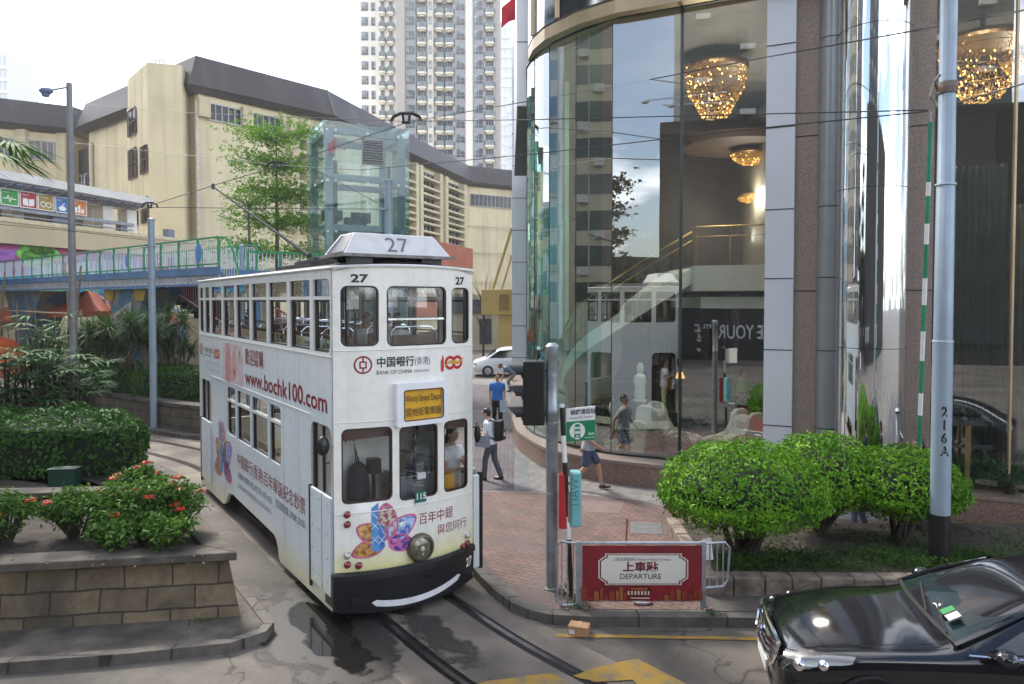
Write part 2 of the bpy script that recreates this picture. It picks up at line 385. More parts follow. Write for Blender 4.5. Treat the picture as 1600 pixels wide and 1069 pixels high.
# ================================================================== ground
def road_mat():
    m, n, l, p = nodes_of('asphalt')
    t = n.new('ShaderNodeTexCoord')
    def nz(sc, det, ro=.6):
        z = n.new('ShaderNodeTexNoise'); z.inputs['Scale'].default_value = sc; z.inputs['Detail'].default_value = det; z.inputs['Roughness'].default_value = ro; l.new(t.outputs['Object'], z.inputs['Vector']); return z.outputs[0]
    def mp(s, a, b, c, d):
        k = n.new('ShaderNodeMapRange'); k.inputs[1].default_value = a; k.inputs[2].default_value = b; k.inputs[3].default_value = c; k.inputs[4].default_value = d; l.new(s, k.inputs[0]); return k.outputs[0]
    a = nz(.45, 6); b = nz(60, 5, .7); c = nz(3, 8, .7)
    x = n.new('ShaderNodeMix'); x.data_type = 'RGBA'; l.new(mp(a, .4, .62, 0, 1), x.inputs[0]); x.inputs[6].default_value = (.068, .059, .049, 1); x.inputs[7].default_value = (.132, .114, .095, 1)
    v = n.new('ShaderNodeVectorMath'); v.operation = 'SCALE'; l.new(x.outputs[2], v.inputs[0]); l.new(mp(b, .3, .7, .7, 1.3), v.inputs['Scale'])
    v2 = n.new('ShaderNodeVectorMath'); v2.operation = 'SCALE'; l.new(v.outputs[0], v2.inputs[0]); l.new(mp(c, .3, .7, .75, 1.2), v2.inputs['Scale'])
    wv = n.new('ShaderNodeVectorMath'); wv.operation = 'MULTIPLY_ADD'; zc_ = n.new('ShaderNodeTexNoise'); zc_.inputs['Scale'].default_value = 1.2; zc_.inputs['Detail'].default_value = 6; l.new(t.outputs['Object'], zc_.inputs['Vector'])
    l.new(zc_.outputs['Color'], wv.inputs[0]); wv.inputs[1].default_value = (1.4, 1.4, 0); l.new(t.outputs['Object'], wv.inputs[2])
    vo = n.new('ShaderNodeTexVoronoi'); vo.feature = 'DISTANCE_TO_EDGE'; vo.inputs['Scale'].default_value = .28; l.new(wv.outputs[0], vo.inputs['Vector'])
    v3 = n.new('ShaderNodeVectorMath'); v3.operation = 'SCALE'; l.new(v2.outputs[0], v3.inputs[0]); l.new(mp(vo.outputs['Distance'], .0, .006, .35, 1), v3.inputs['Scale'])
    l.new(v3.outputs[0], p.inputs['Base Color']); p.inputs['Roughness'].default_value = .8
    bp = n.new('ShaderNodeBump'); bp.inputs['Strength'].default_value = .35; bp.inputs['Distance'].default_value = .01; l.new(b, bp.inputs['Height']); l.new(bp.outputs[0], p.inputs['Normal'])
    MATS['asphalt'] = m; return m
MB().quad((-400, -300, 0), (400, -300, 0), (400, 500, 0), (-400, 500, 0)).build('ground', road_mat(), kind='structure')
track = catmull([(4.6, 4.2, 0), (2.2, 5.6, 0), (.10, 7.7, 0), (-1.40, 9.70, 0), (-3.66, 12.87, 0), (-5.93, 16.17, 0), (-8.0, 18.55, 0), (-11.2, 20.8, 0), (-15, 22.6, 0), (-22, 24.8, 0), (-32, 27, 0)], 8)
m_bed = M('track_concrete', (.150, .125, .100), .85, var=.35, scale=1.1, bump=.4, bscale=50, detail=10)
strip(MB(), track, -1.05, 1.05, -.02, .004).build('tram_track_bed', m_bed, kind='structure')
m_rail = M('rail_steel', (.085, .08, .085), .28, .9, var=.3, scale=6)
m_groove = M('rail_groove', (.012, .011, .010), .9)
for s in (-1, 1):
    r = MB(); strip(r, track, s * .533 - .032, s * .533 + .032, 0, .012)
    r.build('tram_rail', m_rail, kind='structure')
    g = MB(); strip(g, track, s * .533 - s * .035 - .032, s * .533 - s * .035 + .035 * 0 - s * .0 + .0, 0, .009)
    g = MB(); a, b = sorted((s * .501, s * .435)); strip(g, track, a, b, 0, .008)
    a, b = sorted((s * .566, s * .615)); strip(g, track, a, b, 0, .008)
    g.build('rail_joint', m_groove, kind='structure')
# second track, across the road further left
# worn patches and wet ground by the tram
def sheet(px, z, name, mat, kind='structure', w=None):
    pts = w or [W(x, y, z) for x, y in px]
    return MB().add([(p[0], p[1], z) for p in pts], [tuple(range(len(pts)))]).build(name, mat, kind=kind)
def wob(px, amp=6, k=4, seed=1):         # ragged outline
    rnd = random.Random(seed); out = []
    for i in range(len(px)):
        a, b = px[i], px[(i + 1) % len(px)]
        for j in range(k):
            t = j / k; out.append((a[0] + (b[0] - a[0]) * t + rnd.uniform(-amp, amp) * (j > 0), a[1] + (b[1] - a[1]) * t + rnd.uniform(-amp, amp) * .5 * (j > 0)))
    return out
def stain_mat(name, col, rough, lo, hi, ns, el):
    """stain with a soft ragged outline: ellipse (cx, cy, half length, half width, angle) broken up by noise"""
    m, n, l, p = nodes_of(name); t = n.new('ShaderNodeTexCoord')
    mp = n.new('ShaderNodeMapping'); mp.vector_type = 'TEXTURE'; mp.inputs['Location'].default_value = (el[0], el[1], 0); mp.inputs['Rotation'].default_value = (0, 0, el[4]); mp.inputs['Scale'].default_value = (el[2], el[3], 100); l.new(t.outputs['Object'], mp.inputs[0])
    ln = n.new('ShaderNodeVectorMath'); ln.operation = 'LENGTH'; l.new(mp.outputs[0], ln.inputs[0])
    z = n.new('ShaderNodeTexNoise'); z.inputs['Scale'].default_value = ns; z.inputs['Detail'].default_value = 9; z.inputs['Roughness'].default_value = .62; l.new(t.outputs['Object'], z.inputs['Vector'])
    a = n.new('ShaderNodeMath'); a.operation = 'MULTIPLY_ADD'; l.new(z.outputs[0], a.inputs[0]); a.inputs[1].default_value = 1.6; l.new(ln.outputs['Value'], a.inputs[2])
    r = n.new('ShaderNodeMapRange'); r.inputs[1].default_value = lo; r.inputs[2].default_value = hi; r.inputs[3].default_value = 1; r.inputs[4].default_value = 0; l.new(a.outputs[0], r.inputs[0])
    p.inputs['Base Color'].default_value = rgb(col); p.inputs['Roughness'].default_value = rough
    tr = n.new('ShaderNodeBsdfTransparent'); x = n.new('ShaderNodeMixShader'); l.new(r.outputs[0], x.inputs[0]); l.new(tr.outputs[0], x.inputs[1]); l.new(p.outputs[0], x.inputs[2]); l.new(x.outputs[0], n['Material Output'].inputs[0]); return m
A = R(124)
def stain(name, px, z, mat): sheet(px, z, name, mat, kind='structure')
full = [(300, 870), (440, 890), (520, 940), (640, 960), (760, 1085), (300, 1085)]
p0 = W(500, 985, 0)
stain('damp_patch', full, .006, stain_mat('damp', (.030, .027, .024), .45, 1.55, 1.75, 1.6, (p0.x, p0.y, 1.8, .8, A)))
stain('puddle', full, .008, stain_mat('puddle_water', (.012, .011, .010), .06, 1.42, 1.50, 1.3, (p0.x + .12, p0.y - .05, 1.6, .48, A)))
stain('oil_stain', [(560, 950), (720, 925), (905, 1069), (700, 1085)], .0065, stain_mat('oil', (.035, .031, .028), .5, 1.15, 1.5, 3.5, (W(680, 990, 0).x, W(680, 990, 0).y, 1.6, .4, A)))
m_yel = M('road_yellow', (.40, .235, .03), .7, var=.25, scale=6, c2=(.17, .13, .075), lo=.46, hi=.66, bump=.2, bscale=40)
for q in ([(735, 1075), (760, 1064), (860, 1052), (884, 1064), (890, 1078), (735, 1078)], [(895, 1056), (935, 1042), (990, 1030), (1000, 1031), (1092, 1078), (1010, 1078), (988, 1062), (930, 1066)]):
    sheet(wob(q, 2, 3, 9), .017, 'yellow_marking', m_yel)
sheet(wob([(866, 990), (1000, 992), (1190, 996), (1500, 1002), (1500, 1007), (1190, 1001), (1000, 997), (868, 995)], 1, 6, 2), .009, 'yellow_kerb_line', m_yel)
# pavement
def loc2(x, s): return Vector((TOx + x * .824 - s * .566, TOy + x * .566 + s * .824))
TOx, TOy = -1.40, 9.577
kerb = [loc2(1.32, 9.5), loc2(1.32, 6), loc2(1.32, 3), loc2(1.32, .6)] + [Vector(W(*p)[:2]) for p in ((752, 915), (775, 938), (800, 957), (828, 969), (862, 976), (920, 979), (1180, 981))] + [Vector((9, 8.9)), Vector((24, 8.4))]
kerbp = [(p.x, p.y, 0) for p in kerb]
far = [(24, 44), (1.2, 36.5), (-4.5, 36.5), (-5.0, 20)]
m_pave = blocks('paving_granite', (.16, .15, .14), (.19, .175, .16), (.09, .083, .077), .6, .6, (.9, -.43), .008, .25, .75, plan=True)
MB().prism([(p.x, p.y) for p in kerb] + far, 0, .118).build('pavement', m_pave, kind='structure')
strip(MB(), kerbp, -.002, .22, -.02, .128).build('kerb', blocks('kerb_granite', (.135, .118, .10), (.105, .09, .077), (.04, .036, .032), 1.1, .4, (1, .0), .015, .5, .8, stain=((.06, .05, .045), 1.5, .6), plan=True), kind='structure')
m_brick = blocks('brick_pavers', (.165, .090, .072), (.125, .075, .063), (.05, .04, .036), .21, .105, (.88, -.47), .008, .5, .8, stain=((.10, .083, .077), .8, .75), plan=True, nscale=2)
m_brick2 = blocks('lane_pavers', (.125, .098, .105), (.10, .082, .092), (.055, .05, .05), .21, .105, (.0, 1), .008, .5, .8, stain=((.085, .077, .08), .7, .6), plan=True, nscale=2)
Z1 = .123
kin = [Vector((p.x, p.y)) for p in offset2(kerbp, .22)]
top = [W(1600, 818, Z1), W(1500, 808, Z1), W(1340, 812, Z1), W(1100, 806, Z1), W(1000, 782, Z1), W(900, 772, Z1), W(745, 768, Z1), W(690, 768, Z1)]
sheet(None, Z1, 'brick_paving', m_brick, w=[(p.x, p.y) for p in kin[2:]] + [(24, 12)] + [(p.x, p.y) for p in top])
sheet(None, Z1, 'lane_paving', m_brick2, w=[W(690, 766, Z1), W(803, 766, Z1), W(806, 700, Z1), W(795, 640, Z1), W(788, 604, Z1), (-4.4, 36)])
sheet(None, Z1, 'granite_strip', M('strip_grey', (.11, .115, .12), .7, var=.2, scale=5), w=[W(806, 766, Z1), W(830, 766, Z1), W(822, 700, Z1), W(806, 640, Z1), W(797, 606, Z1), W(790, 606, Z1), W(798, 640, Z1), W(808, 700, Z1)])
m_cover = M('cover_grey', (.115, .115, .112), .6, var=.2, scale=8, bump=.3)
sheet([(985, 815), (1032, 817), (1035, 835), (985, 833)], .128, 'access_cover', m_cover); sheet([(1038, 820), (1090, 822), (1096, 838), (1040, 836)], .128, 'access_cover', M('cover_brick', (.115, .08, .075), .7))
sheet([(905, 782), (975, 785), (968, 802), (915, 800)], .126, 'access_cover', M('cover_outline', (.15, .10, .09), .7))
# ================================================================== cream building with dark eaves
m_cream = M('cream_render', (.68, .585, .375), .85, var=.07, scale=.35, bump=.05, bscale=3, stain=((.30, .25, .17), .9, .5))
m_cream2 = M('cream_render_darker', (.58, .50, .325), .85, var=.1, scale=.3, stain=((.24, .20, .13), .9, .3))  # darker cream for pilasters, shelves, returns and low walls
m_eave = M('eave_brown', (.045, .037, .036), .6, var=.12, scale=.25, stain=((.10, .085, .08), .5, .5))
m_soff = M('soffit_dark', (.03, .027, .028), .8)
m_win = M('window_glass_dark', (.018, .022, .028), .08, var=.3, scale=.5)
m_wfr = M('window_frame_pale', (.45, .44, .42), .5)
m_pipe = M('pipe_pale', (.55, .50, .42), .5)
m_terra = M('terracotta_panel', (.36, .105, .055), .8, var=.08, scale=.5)
ZT, ZB, ZW = 24.6, 22.0, 21.75           # roof top, fascia bottom, wall top
front_pts = [(-26.6, 60), (-17.2, 70.4), (-12.4, 87.4), (-5.8, 109.6), (0, 113), (14, 117)]
left_pts = [(-26.6, 60), (-45, 75)]
hall = thing('market_hall', (-26.6, 60, 0), label='long cream market hall with a dark brown overhanging roof edge and corner stair tower', cat='building')
HO = Vector((26.6, -60, 0))
def H3(x, y, z=0): return (x + 26.6, y - 60, z)
allp = [(-45, 75)] + front_pts
wall_in = [tuple(p) for p in offset2(allp, 1.2)]
wl_ = MB(); wl_.prism([H3(*p)[:2] for p in wall_in] + [H3(14, 140)[:2], H3(-45, 140)[:2]], 0, ZW); wl_.build('wall', m_cream, hall)
rf_ = MB(); n = len(allp); inn = offset2(allp, .9); ou = offset2(allp, -.1); bk = offset2(allp, 1.6)
vs = [H3(p.x, p.y, ZT) for p in inn] + [H3(p.x, p.y, ZB) for p in ou] + [H3(p.x, p.y, ZB - .5) for p in inn] + [H3(p.x, p.y, ZT - 1) for p in offset2(allp, 9)]
fs = []
for i in range(n - 1): fs += [(i, i + 1, n + i + 1, n + i), (n + i, n + i + 1, 2 * n + i + 1, 2 * n + i), (3 * n + i, 3 * n + i + 1, i + 1, i)]
rf_.add(vs, fs); hroof = rf_.build('roof', m_eave, hall)
for k in (2, 4):
    a = Vector(H3(ou[k].x, ou[k].y, ZB)); b = Vector(H3(inn[k].x, inn[k].y, ZT))
    MB().bar(a + Vector((.0, -.05, .05)), b + Vector((0, -.05, 0)), .12).build('roof_joint', M('joint_pale', (.16, .15, .15), .7), hroof)
def along(p, q, t): return (p[0] + (q[0] - p[0]) * t, p[1] + (q[1] - p[1]) * t)
def fr_at(px):                           # point of the front wall seen at px
    u = (px - 800) / FPX; w_ = wall_in[1:]
    for a, b in zip(w_, w_[1:]):
        # x = u*y
        dx, dy = b[0] - a[0], b[1] - a[1]; den = dx - u * dy
        if abs(den) < 1e-6: continue
        t = (u * a[1] - a[0]) / den
        if (t > -1e-6 or a is w_[0]) and t <= 1: return Vector((a[0] + dx * t, a[1] + dy * t)), Vector((dx, dy)).normalized()
def fwin(px0, px1, z0, z1, cols, rows=1, parent=hall, dep=.06, frame=.09, nm='window'):
    (a, d), (b, _) = fr_at(px0), fr_at(px1); nrm = Vector((d.y, -d.x)); mb = MB(); m2 = MB()
    A, B = a + nrm * dep, b + nrm * dep
    mb.quad(H3(A.x, A.y, z0), H3(B.x, B.y, z0), H3(B.x, B.y, z1), H3(A.x, A.y, z1))
    o = mb.build(nm, m_win, parent)
    A, B = a + nrm * (dep + .06), b + nrm * (dep + .06)
    for i in range(cols + 1): p = A.lerp(B, i / cols); m2.bar(H3(p.x, p.y, z0), H3(p.x, p.y, z1), frame, frame, up=(0, 1, 0))
    for j in range(rows + 1): z = z0 + (z1 - z0) * j / rows; m2.bar(H3(A.x, A.y, z), H3(B.x, B.y, z), frame)
    m2.build('window_frame', m_wfr, o)
for a, b, c in ((329, 379, 5), (395, 440, 5), (456, 498, 6), (502, 540, 5)): fwin(a, b, 19.5, 20.9, c)
for px in (320, 387, 448, 499):
    p, d = fr_at(px); nrm = Vector((d.y, -d.x)); q = p + nrm * .2
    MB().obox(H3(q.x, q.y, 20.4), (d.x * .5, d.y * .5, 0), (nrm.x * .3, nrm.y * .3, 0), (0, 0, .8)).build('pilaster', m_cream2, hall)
# louvred bays to either side of the lift
def bay(px0, px1, zs, z0, z1, cols):
    fwin(px0, px1, z0, z1, cols, 8)
    (a, d), (b, _) = fr_at(px0 - 2), fr_at(px1 + 2); nrm = Vector((d.y, -d.x)); c = (a + b) / 2; h = (b - a).length / 2
    for z in zs:
        q = c + nrm * .55
        MB().obox(H3(q.x, q.y, z), (d.x * h, d.y * h, 0), (nrm.x * .5, nrm.y * .5, 0), (0, 0, .13)).build('sun_shelf', m_cream2, hall)
    for p in (a, b):
        q = p + nrm * .5; MB().obox(H3(q.x, q.y, (z0 + z1) / 2), (d.x * .45, d.y * .45, 0), (nrm.x * .5, nrm.y * .5, 0), (0, 0, (z1 - z0) / 2 + .3)).build('pilaster', m_cream2, hall)
shelves = [19.9, 18.7, 17.8, 16.6, 15.8, 14.9, 14.1, 13.0]
bay(456, 476, [19.3, 18.0, 16.6, 15.2, 13.8, 12.4], 11.0, 20.6, 4)
bay(484, 520, [19.3, 18.0, 16.6, 15.2, 13.8, 12.4], 11.0, 20.6, 4)
bay(618, 640, shelves, 12.2, 20.9, 3); bay(651, 678, shelves, 12.2, 20.9, 4); bay(691, 716, shelves, 12.2, 20.9, 4)
(a, d), (b, _) = fr_at(612), fr_at(726); nrm = Vector((d.y, -d.x)); q = (a + b) / 2 + nrm * .7
MB().obox(H3(q.x, q.y, 10.0), (d.x * (b - a).length / 2, d.y * (b - a).length / 2, 0), (nrm.x * .8, nrm.y * .8, 0), (0, 0, 1.9)).build('terracotta_band', m_terra, hall)
fwin(640, 690, 6.6, 7.9, 6); fwin(600, 632, 6.6, 7.9, 4); 
q2 = q + nrm * .2; MB().obox(H3(q2.x, q2.y, 3.6), (d.x * (b - a).length / 2, d.y * (b - a).length / 2, 0), (nrm.x * .8, nrm.y * .8, 0), (0, 0, 1.5)).build('terracotta_band', m_terra, hall)
fwin(735, 798, 18.6, 20.4, 10); 
for z in (15.5, 11.5, 7.0):
    (a, d), (b, _) = fr_at(728), fr_at(830); nrm = Vector((d.y, -d.x)); MB().bar(H3(*(a + nrm * .02), z), H3(*(b + nrm * .02), z), .12).build('wall_joint', m_cream2, hall)
# corner pipe, setback, left face
p, d = fr_at(313); MB().tube([H3(p.x, p.y - .2, 0), H3(p.x, p.y - .2, 20.8)], .14, 6).build('drain_pipe', m_pipe, hall)
st_ = MB(); A, B = W(205, 470 + 1, 0), 0
def lf_at(px, off=0.0):
    u = (px - 800) / FPX; a, b = wall_in[0], wall_in[1]; dx, dy = b[0] - a[0], b[1] - a[1]; t = (u * a[1] - a[0]) / (dx - u * dy)
    return Vector((a[0] + dx * t, a[1] + dy * t))
ld = (Vector(wall_in[1]) - Vector(wall_in[0])).normalized(); ln_ = Vector((ld.y, -ld.x))
# stair tower: a block standing 2 m proud of the left face
c0 = Vector(((205 - 800) / FPX * 63.5, 63.5)); c1 = Vector(((236 - 800) / FPX * 59.0, 59.0)); c2 = Vector(((288 - 800) / FPX * 59.6, 59.6))
stair = MB(); stair.prism([H3(*c0)[:2], H3(*c1)[:2], H3(*c2)[:2], H3(c2.x - 1, c2.y + 5)[:2], H3(c0.x + 2, c0.y + 5)[:2]], 0, 23.4)
stair.build('stair_tower', m_cream, hall)
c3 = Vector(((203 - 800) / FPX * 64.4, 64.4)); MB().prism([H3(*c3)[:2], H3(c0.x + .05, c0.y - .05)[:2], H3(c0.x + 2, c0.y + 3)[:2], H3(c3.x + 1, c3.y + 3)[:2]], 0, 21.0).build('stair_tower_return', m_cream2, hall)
def quadwin(a, b, z0, z1, cols=2, rows=2, out=.08, nm='window'):
    d = (b - a).normalized(); nrm = Vector((d.y, -d.x)) * out; A, B = a + nrm, b + nrm
    o = MB().quad(H3(A.x, A.y, z0), H3(B.x, B.y, z0), H3(B.x, B.y, z1), H3(A.x, A.y, z1)).build(nm, m_win, hall); m2 = MB(); A, B = a + nrm * 1.8, b + nrm * 1.8
    for i in range(cols + 1): p = A.lerp(B, i / cols); m2.bar(H3(p.x, p.y, z0), H3(p.x, p.y, z1), .07, .07, up=(0, 1, 0))
    for j in range(rows + 1): z = z0 + (z1 - z0) * j / rows; m2.bar(H3(A.x, A.y, z), H3(B.x, B.y, z), .07)
    m2.build('window_frame', M('frame_brown', (.10, .05, .04), .5), o)
for z0, z1 in ((18.3, 20.5), (14.6, 17.1), (10.5, 12.9)):
    quadwin(c0.lerp(c1, .06), c0.lerp(c1, .46), z0, z1)
    if z1 < 20: quadwin(c0.lerp(c1, .68), c0.lerp(c1, .98), z0 + .0, z1 - .3)
# set-back strip with a breeze-block screen at the junction with the wing
a, b = lf_at(125), lf_at(147)
nrm = ln_ * .3
MB().quad(H3(*(a + nrm), 0), H3(*(b + nrm), 0), H3(*(b + nrm), 20), H3(*(a + nrm), 20)).build('brown_strip', m_eave, hall)
for z0, z1 in ((14.9, 17.3), (9.3, 11.8)):
    sc = MB(); A, B = a + ln_ * .4, b + ln_ * .4; rnd = random.Random(4)
    for i in range(6):
        p = A.lerp(B, i / 5)
        for j in range(3):
            if rnd.random() < .75: zz = z0 + (z1 - z0) * j / 3; sc.bar(H3(p.x, p.y, zz), H3(p.x, p.y, zz + (z1 - z0) / 3), .12, .12, up=(0, 1, 0))
    for j in range(4):
        for i in range(5):
            if rnd.random() < .6: zz = z0 + (z1 - z0) * j / 3; p, q = A.lerp(B, i / 5), A.lerp(B, (i + 1) / 5); sc.bar(H3(p.x, p.y, zz), H3(q.x, q.y, zz), .12)
    sc.build('breeze_block_screen', m_wfr, hall)
p = lf_at(149); MB().tube([H3(p.x, p.y - .3, 0), H3(p.x, p.y - .3, 20.5)], .22, 6).build('drain_pipe', m_pipe, hall)
hr = MB()
for k in range(4): x = 243 + k * 6; p = Vector(((x - 800) / FPX * 61.5, 61.5)); hr.tube([H3(p.x, p.y, 23.4), H3(p.x, p.y, 24.4)], .06, 5)
p, q = Vector(((243 - 800) / FPX * 61.5, 61.5)), Vector(((263 - 800) / FPX * 61.5, 61.5)); hr.tube([H3(p.x, p.y, 24.4), H3(q.x, q.y, 24.4)], .06, 5).tube([H3(p.x, p.y, 24.0), H3(q.x, q.y, 24.0)], .06, 5)
hr.build('roof_railing', m_pipe, hall)
# wing at far left, same roof
wing = thing('market_wing', (-51, 72, 0), label='cream wing with the same dark eave running out of the picture behind the poster-hung terrace', cat='building')
def G3(x, y, z=0): return (x + 51, y - 72, z)
wp = [(-64, 67), (-51.2, 72), (-45.6, 75.2)]; wi = offset2(wp, 1.1); wf = offset2(wp, .8); wo = offset2(wp, -.2)
MB().prism([G3(p.x, p.y)[:2] for p in wi] + [G3(-45, 90)[:2], G3(-64, 90)[:2]], 0, 21.4).build('wall', m_cream, wing)
vs = [G3(p.x, p.y, 24.4) for p in wf] + [G3(p.x, p.y, 21.9) for p in wo] + [G3(p.x, p.y, 21.4) for p in wi] + [G3(p.x, p.y + 8, 24) for p in wf]
vs += [G3(-45.2, 80, 21.9), G3(-45.2, 80, 24.4)]
MB().add(vs, [(i, i + 1, 3 + i + 1, 3 + i) for i in range(2)] + [(3 + i, 3 + i + 1, 6 + i + 1, 6 + i) for i in range(2)] + [(9 + i, 9 + i + 1, i + 1, i) for i in range(2)] + [(2, 13, 12, 5)]).build('roof', m_eave, wing)
def wwin(px0, px1, z0, z1, cols):
    pa = []
    for px in (px0, px1):
        u = (px - 800) / FPX
        for a, b in zip(wi, wi[1:]):
            dx, dy = b.x - a.x, b.y - a.y; t = (u * a.y - a.x) / (dx - u * dy)
            if t <= 1.0001: break
        pa.append(Vector((a.x + dx * t, a.y + dy * t)))
    a, b = pa; d = (b - a).normalized(); nrm = Vector((d.y, -d.x)) * .08; A, B = a + nrm, b + nrm
    o = MB().quad(G3(A.x, A.y, z0), G3(B.x, B.y, z0), G3(B.x, B.y, z1), G3(A.x, A.y, z1)).build('window', m_win, wing); m2 = MB(); A, B = a + nrm * 2, b + nrm * 2
    for i in range(cols + 1): p = A.lerp(B, i / cols); m2.bar(G3(p.x, p.y, z0), G3(p.x, p.y, z1), .1, .1, up=(0, 1, 0))
    for z in (z0, z1): m2.bar(G3(A.x, A.y, z), G3(B.x, B.y, z), .1)
    m2.build('window_frame', m_wfr, o)
for z in (18.6, 12.6):
    wwin(-40, -2, z, z + 1.9, 4); wwin(4, 37, z, z + 1.9, 4); wwin(50, 99, z, z + 1.9, 5)
for px in (41, 103, 112):
    u = (px - 800) / FPX; a, b = wi[1], wi[2]
    if px < 42: a, b = wi[1], wi[2]
    dx, dy = b.x - a.x, b.y - a.y; t = (u * a.y - a.x) / (dx - u * dy); p = Vector((a.x + dx * t, a.y + dy * t))
    MB().box(G3(p.x, 0)[0] - .5, G3(p.x, 0)[0] + .5, G3(0, p.y - .45)[1], G3(0, p.y + .3)[1], 0, 21.5).build('pilaster', m_cream2, wing)

MB().box(*[q for q in (G3(-50, 0)[0], G3(-42, 0)[0], G3(0, 78.5)[1], G3(0, 84)[1], 0, 23.2)]).build('link_wall', m_cream2, wing)
# ================================================================== far tower blocks
m_tw = M('tower_beige', (.64, .58, .51), .8, var=.06, scale=.1); m_twl = M('tower_pale', (.74, .69, .62), .8, var=.06, scale=.1); m_twd = M('tower_grey', (.28, .28, .30), .6, var=.1, scale=.1)
m_twb = M('tower_taupe', (.40, .36, .34), .8, var=.06, scale=.1)
m_twg = M('tower_glass', (.10, .12, .14), .06, var=.6, scale=.35, detail=2, c2=(.45, .50, .54), lo=.45, hi=.6); m_twk = M('tower_door_dark', (.05, .055, .065), .1, var=.5, scale=.5); m_bal = M('balcony_cream', (.74, .70, .60), .7, var=.05)
m_balg = M('balcony_glass_rail', (.16, .20, .21), .15, var=.2, scale=.6)
TD = 150.0
tower = thing('apartment_tower', (-20, TD, 0), label='tall beige apartment tower with stacked curved balconies rising behind the dark roof', cat='building')
def tx(px, D=TD): return (px - 800) / FPX * D + 20
FL = 3.02; NF = 23; ZTOP = NF * FL + 2
def blk(nm, p0, p1, d0, d1, mat, z1=ZTOP): return MB().box(tx(p0), tx(p1), d0, d1, 0, z1).build(nm, mat, tower)
blk('left_wing', 562, 622, 1.2, 16, m_twl); blk('party_wall', 622, 634, .2, 16, m_twb)
blk('grey_shaft', 634, 650.5, .8, 16, m_twd); blk('balcony_shaft', 650.5, 669, 1.5, 16, m_twb); blk('window_shaft', 669, 678, .5, 16, m_tw); blk('centre_bay', 678, 711, 1.8, 16, m_twl)
blk('grey_shaft', 711, 728, .8, 16, m_twd); blk('pale_pier', 728, 739, .2, 16, m_twl); blk('grey_shaft', 739, 756, .6, 16, m_twd); blk('balcony_shaft', 756, 774, 1.4, 16, m_twl); blk('end_pier', 774, 781, 1.0, 16, m_twb)
def wproto(p0, p1, d, z, h, mat, nm, cols=2):
    mb = MB(); a, b = tx(p0), tx(p1); mb.box(a, b, d - .06, d + .05, z, z + h, 0)
    for i in range(cols + 1): x = a + (b - a) * i / cols; mb.box(x - .05, x + .05, d - .12, d - .07, z, z + h, 1)
    mb.box(a, b, d - .13, d - .075, z + h * .3, z + h * .3 + .08, 1)
    return mb.build(nm, [mat, m_twd], tower)
def bproto(p0, p1, d, z):
    mb = MB(); a, b = tx(p0), tx(p1); pl = [(a, d)] + [(a + (b - a) * (.5 - .5 * math.cos(math.pi * k / 6)), d - .3 - 1.0 * math.sin(math.pi * k / 6) ** .7) for k in range(7)] + [(b, d)]
    mb.prism(pl, z - .25, z + .12, 0); mb.prism([((x - (a + b) / 2) * .7 + (a + b) / 2, (y - d) * .7 + d) for x, y in pl], z - .55, z - .26, 0)
    o = mb.build('balcony', m_bal, tower); g = MB(); n = len(pl); vs = [(x, y, z + .12) for x, y in pl] + [(x, y, z + 1.05) for x, y in pl]
    g.add(vs, [(i, i + 1, n + i + 1, n + i) for i in range(n - 1)])
    for x, y in pl[::2]: g.bar((x, y - .03, z + .1), (x, y - .03, z + 1.1), .07, .07, up=(0, 1, 0), m=1)
    for i in range(n - 1): g.bar((pl[i][0], pl[i][1], z + 1.08), (pl[i + 1][0], pl[i + 1][1], z + 1.08), .07, m=1)
    g.build('balcony_rail', [m_balg, m_twd], o); return o
def ups(o, ks):
    kids = [q for q in bpy.data.objects if q.parent == o]
    for k in ks:
        c = o.copy(); COL.objects.link(c); c.parent = o.parent; c.location.z = k * FL
        for q in kids: d_ = q.copy(); COL.objects.link(d_); d_.parent = c
    return o
z0 = 9 * FL; K = range(1, NF - 9)
for p0, p1, d, c in ((566, 576, 1.2, 3), (581, 587, 1.2, 1), (635, 649, .8, 3), (671, 675.5, .5, 1), (713, 727, .8, 2), (741, 755, .6, 2)): ups(wproto(p0, p1, d, z0 + .7, 1.75, m_twg, 'window', c), K)
for p0, p1, d in ((596, 601, 1.2), (609, 614, 1.2), (653, 666, 1.5), (682, 707, 1.8), (759, 771, 1.4)): ups(wproto(p0, p1, d, z0 + .1, 2.35, m_twk, 'balcony_door', 3), K)
for p0, p1, d in ((593, 604, 1.2), (606, 617, 1.2), (651.5, 668, 1.5), (679, 694.5, 1.8), (695, 710.5, 1.8), (757, 773, 1.4)): ups(bproto(p0, p1, d, z0), K)
# faint blocks further off
def far_block(px0, px1, ytop, D, mat, lab, floors, cols):
    x0, x1 = (px0 - 800) / FPX * D, (px1 - 800) / FPX * D; h = EYE + (470 - ytop) * D / FPX
    t = thing('distant_tower', ((x0 + x1) / 2, D, 0), label=lab, cat='building', group='pale tower blocks on the skyline'); w = (x1 - x0) / 2
    MB().box(-w, w, 0, 14, 0, h).build('wall', mat, t)
    wb = MB()
    for k in range(cols):
        a = -w + 2 * w * (k + .25) / cols; b = -w + 2 * w * (k + .75) / cols
        wb.box(a, b, -.12, .1, h * .25, h - 2)
    wb.build('window_bands', M('far_glass', (.60, .61, .62), .3, var=.1, scale=.1), t)
    fb = MB()
    for k in range(floors): z = h * .25 + (h * .75 - 2) * k / floors; fb.box(-w - .1, w + .1, -.3, .05, z - .5, z + .5)
    fb.build('floor_bands', mat, t)
m_far = M('far_pale', (.70, .70, .70), .8, var=.04)
far_block(-30, 19, 80, 210, m_far, 'pale grey tower block at the edge of the sky above the wing roof', 16, 6)
far_block(779, 800, 40, 260, m_far, 'white tower block glimpsed between the beige tower and the glass building', 22, 3)
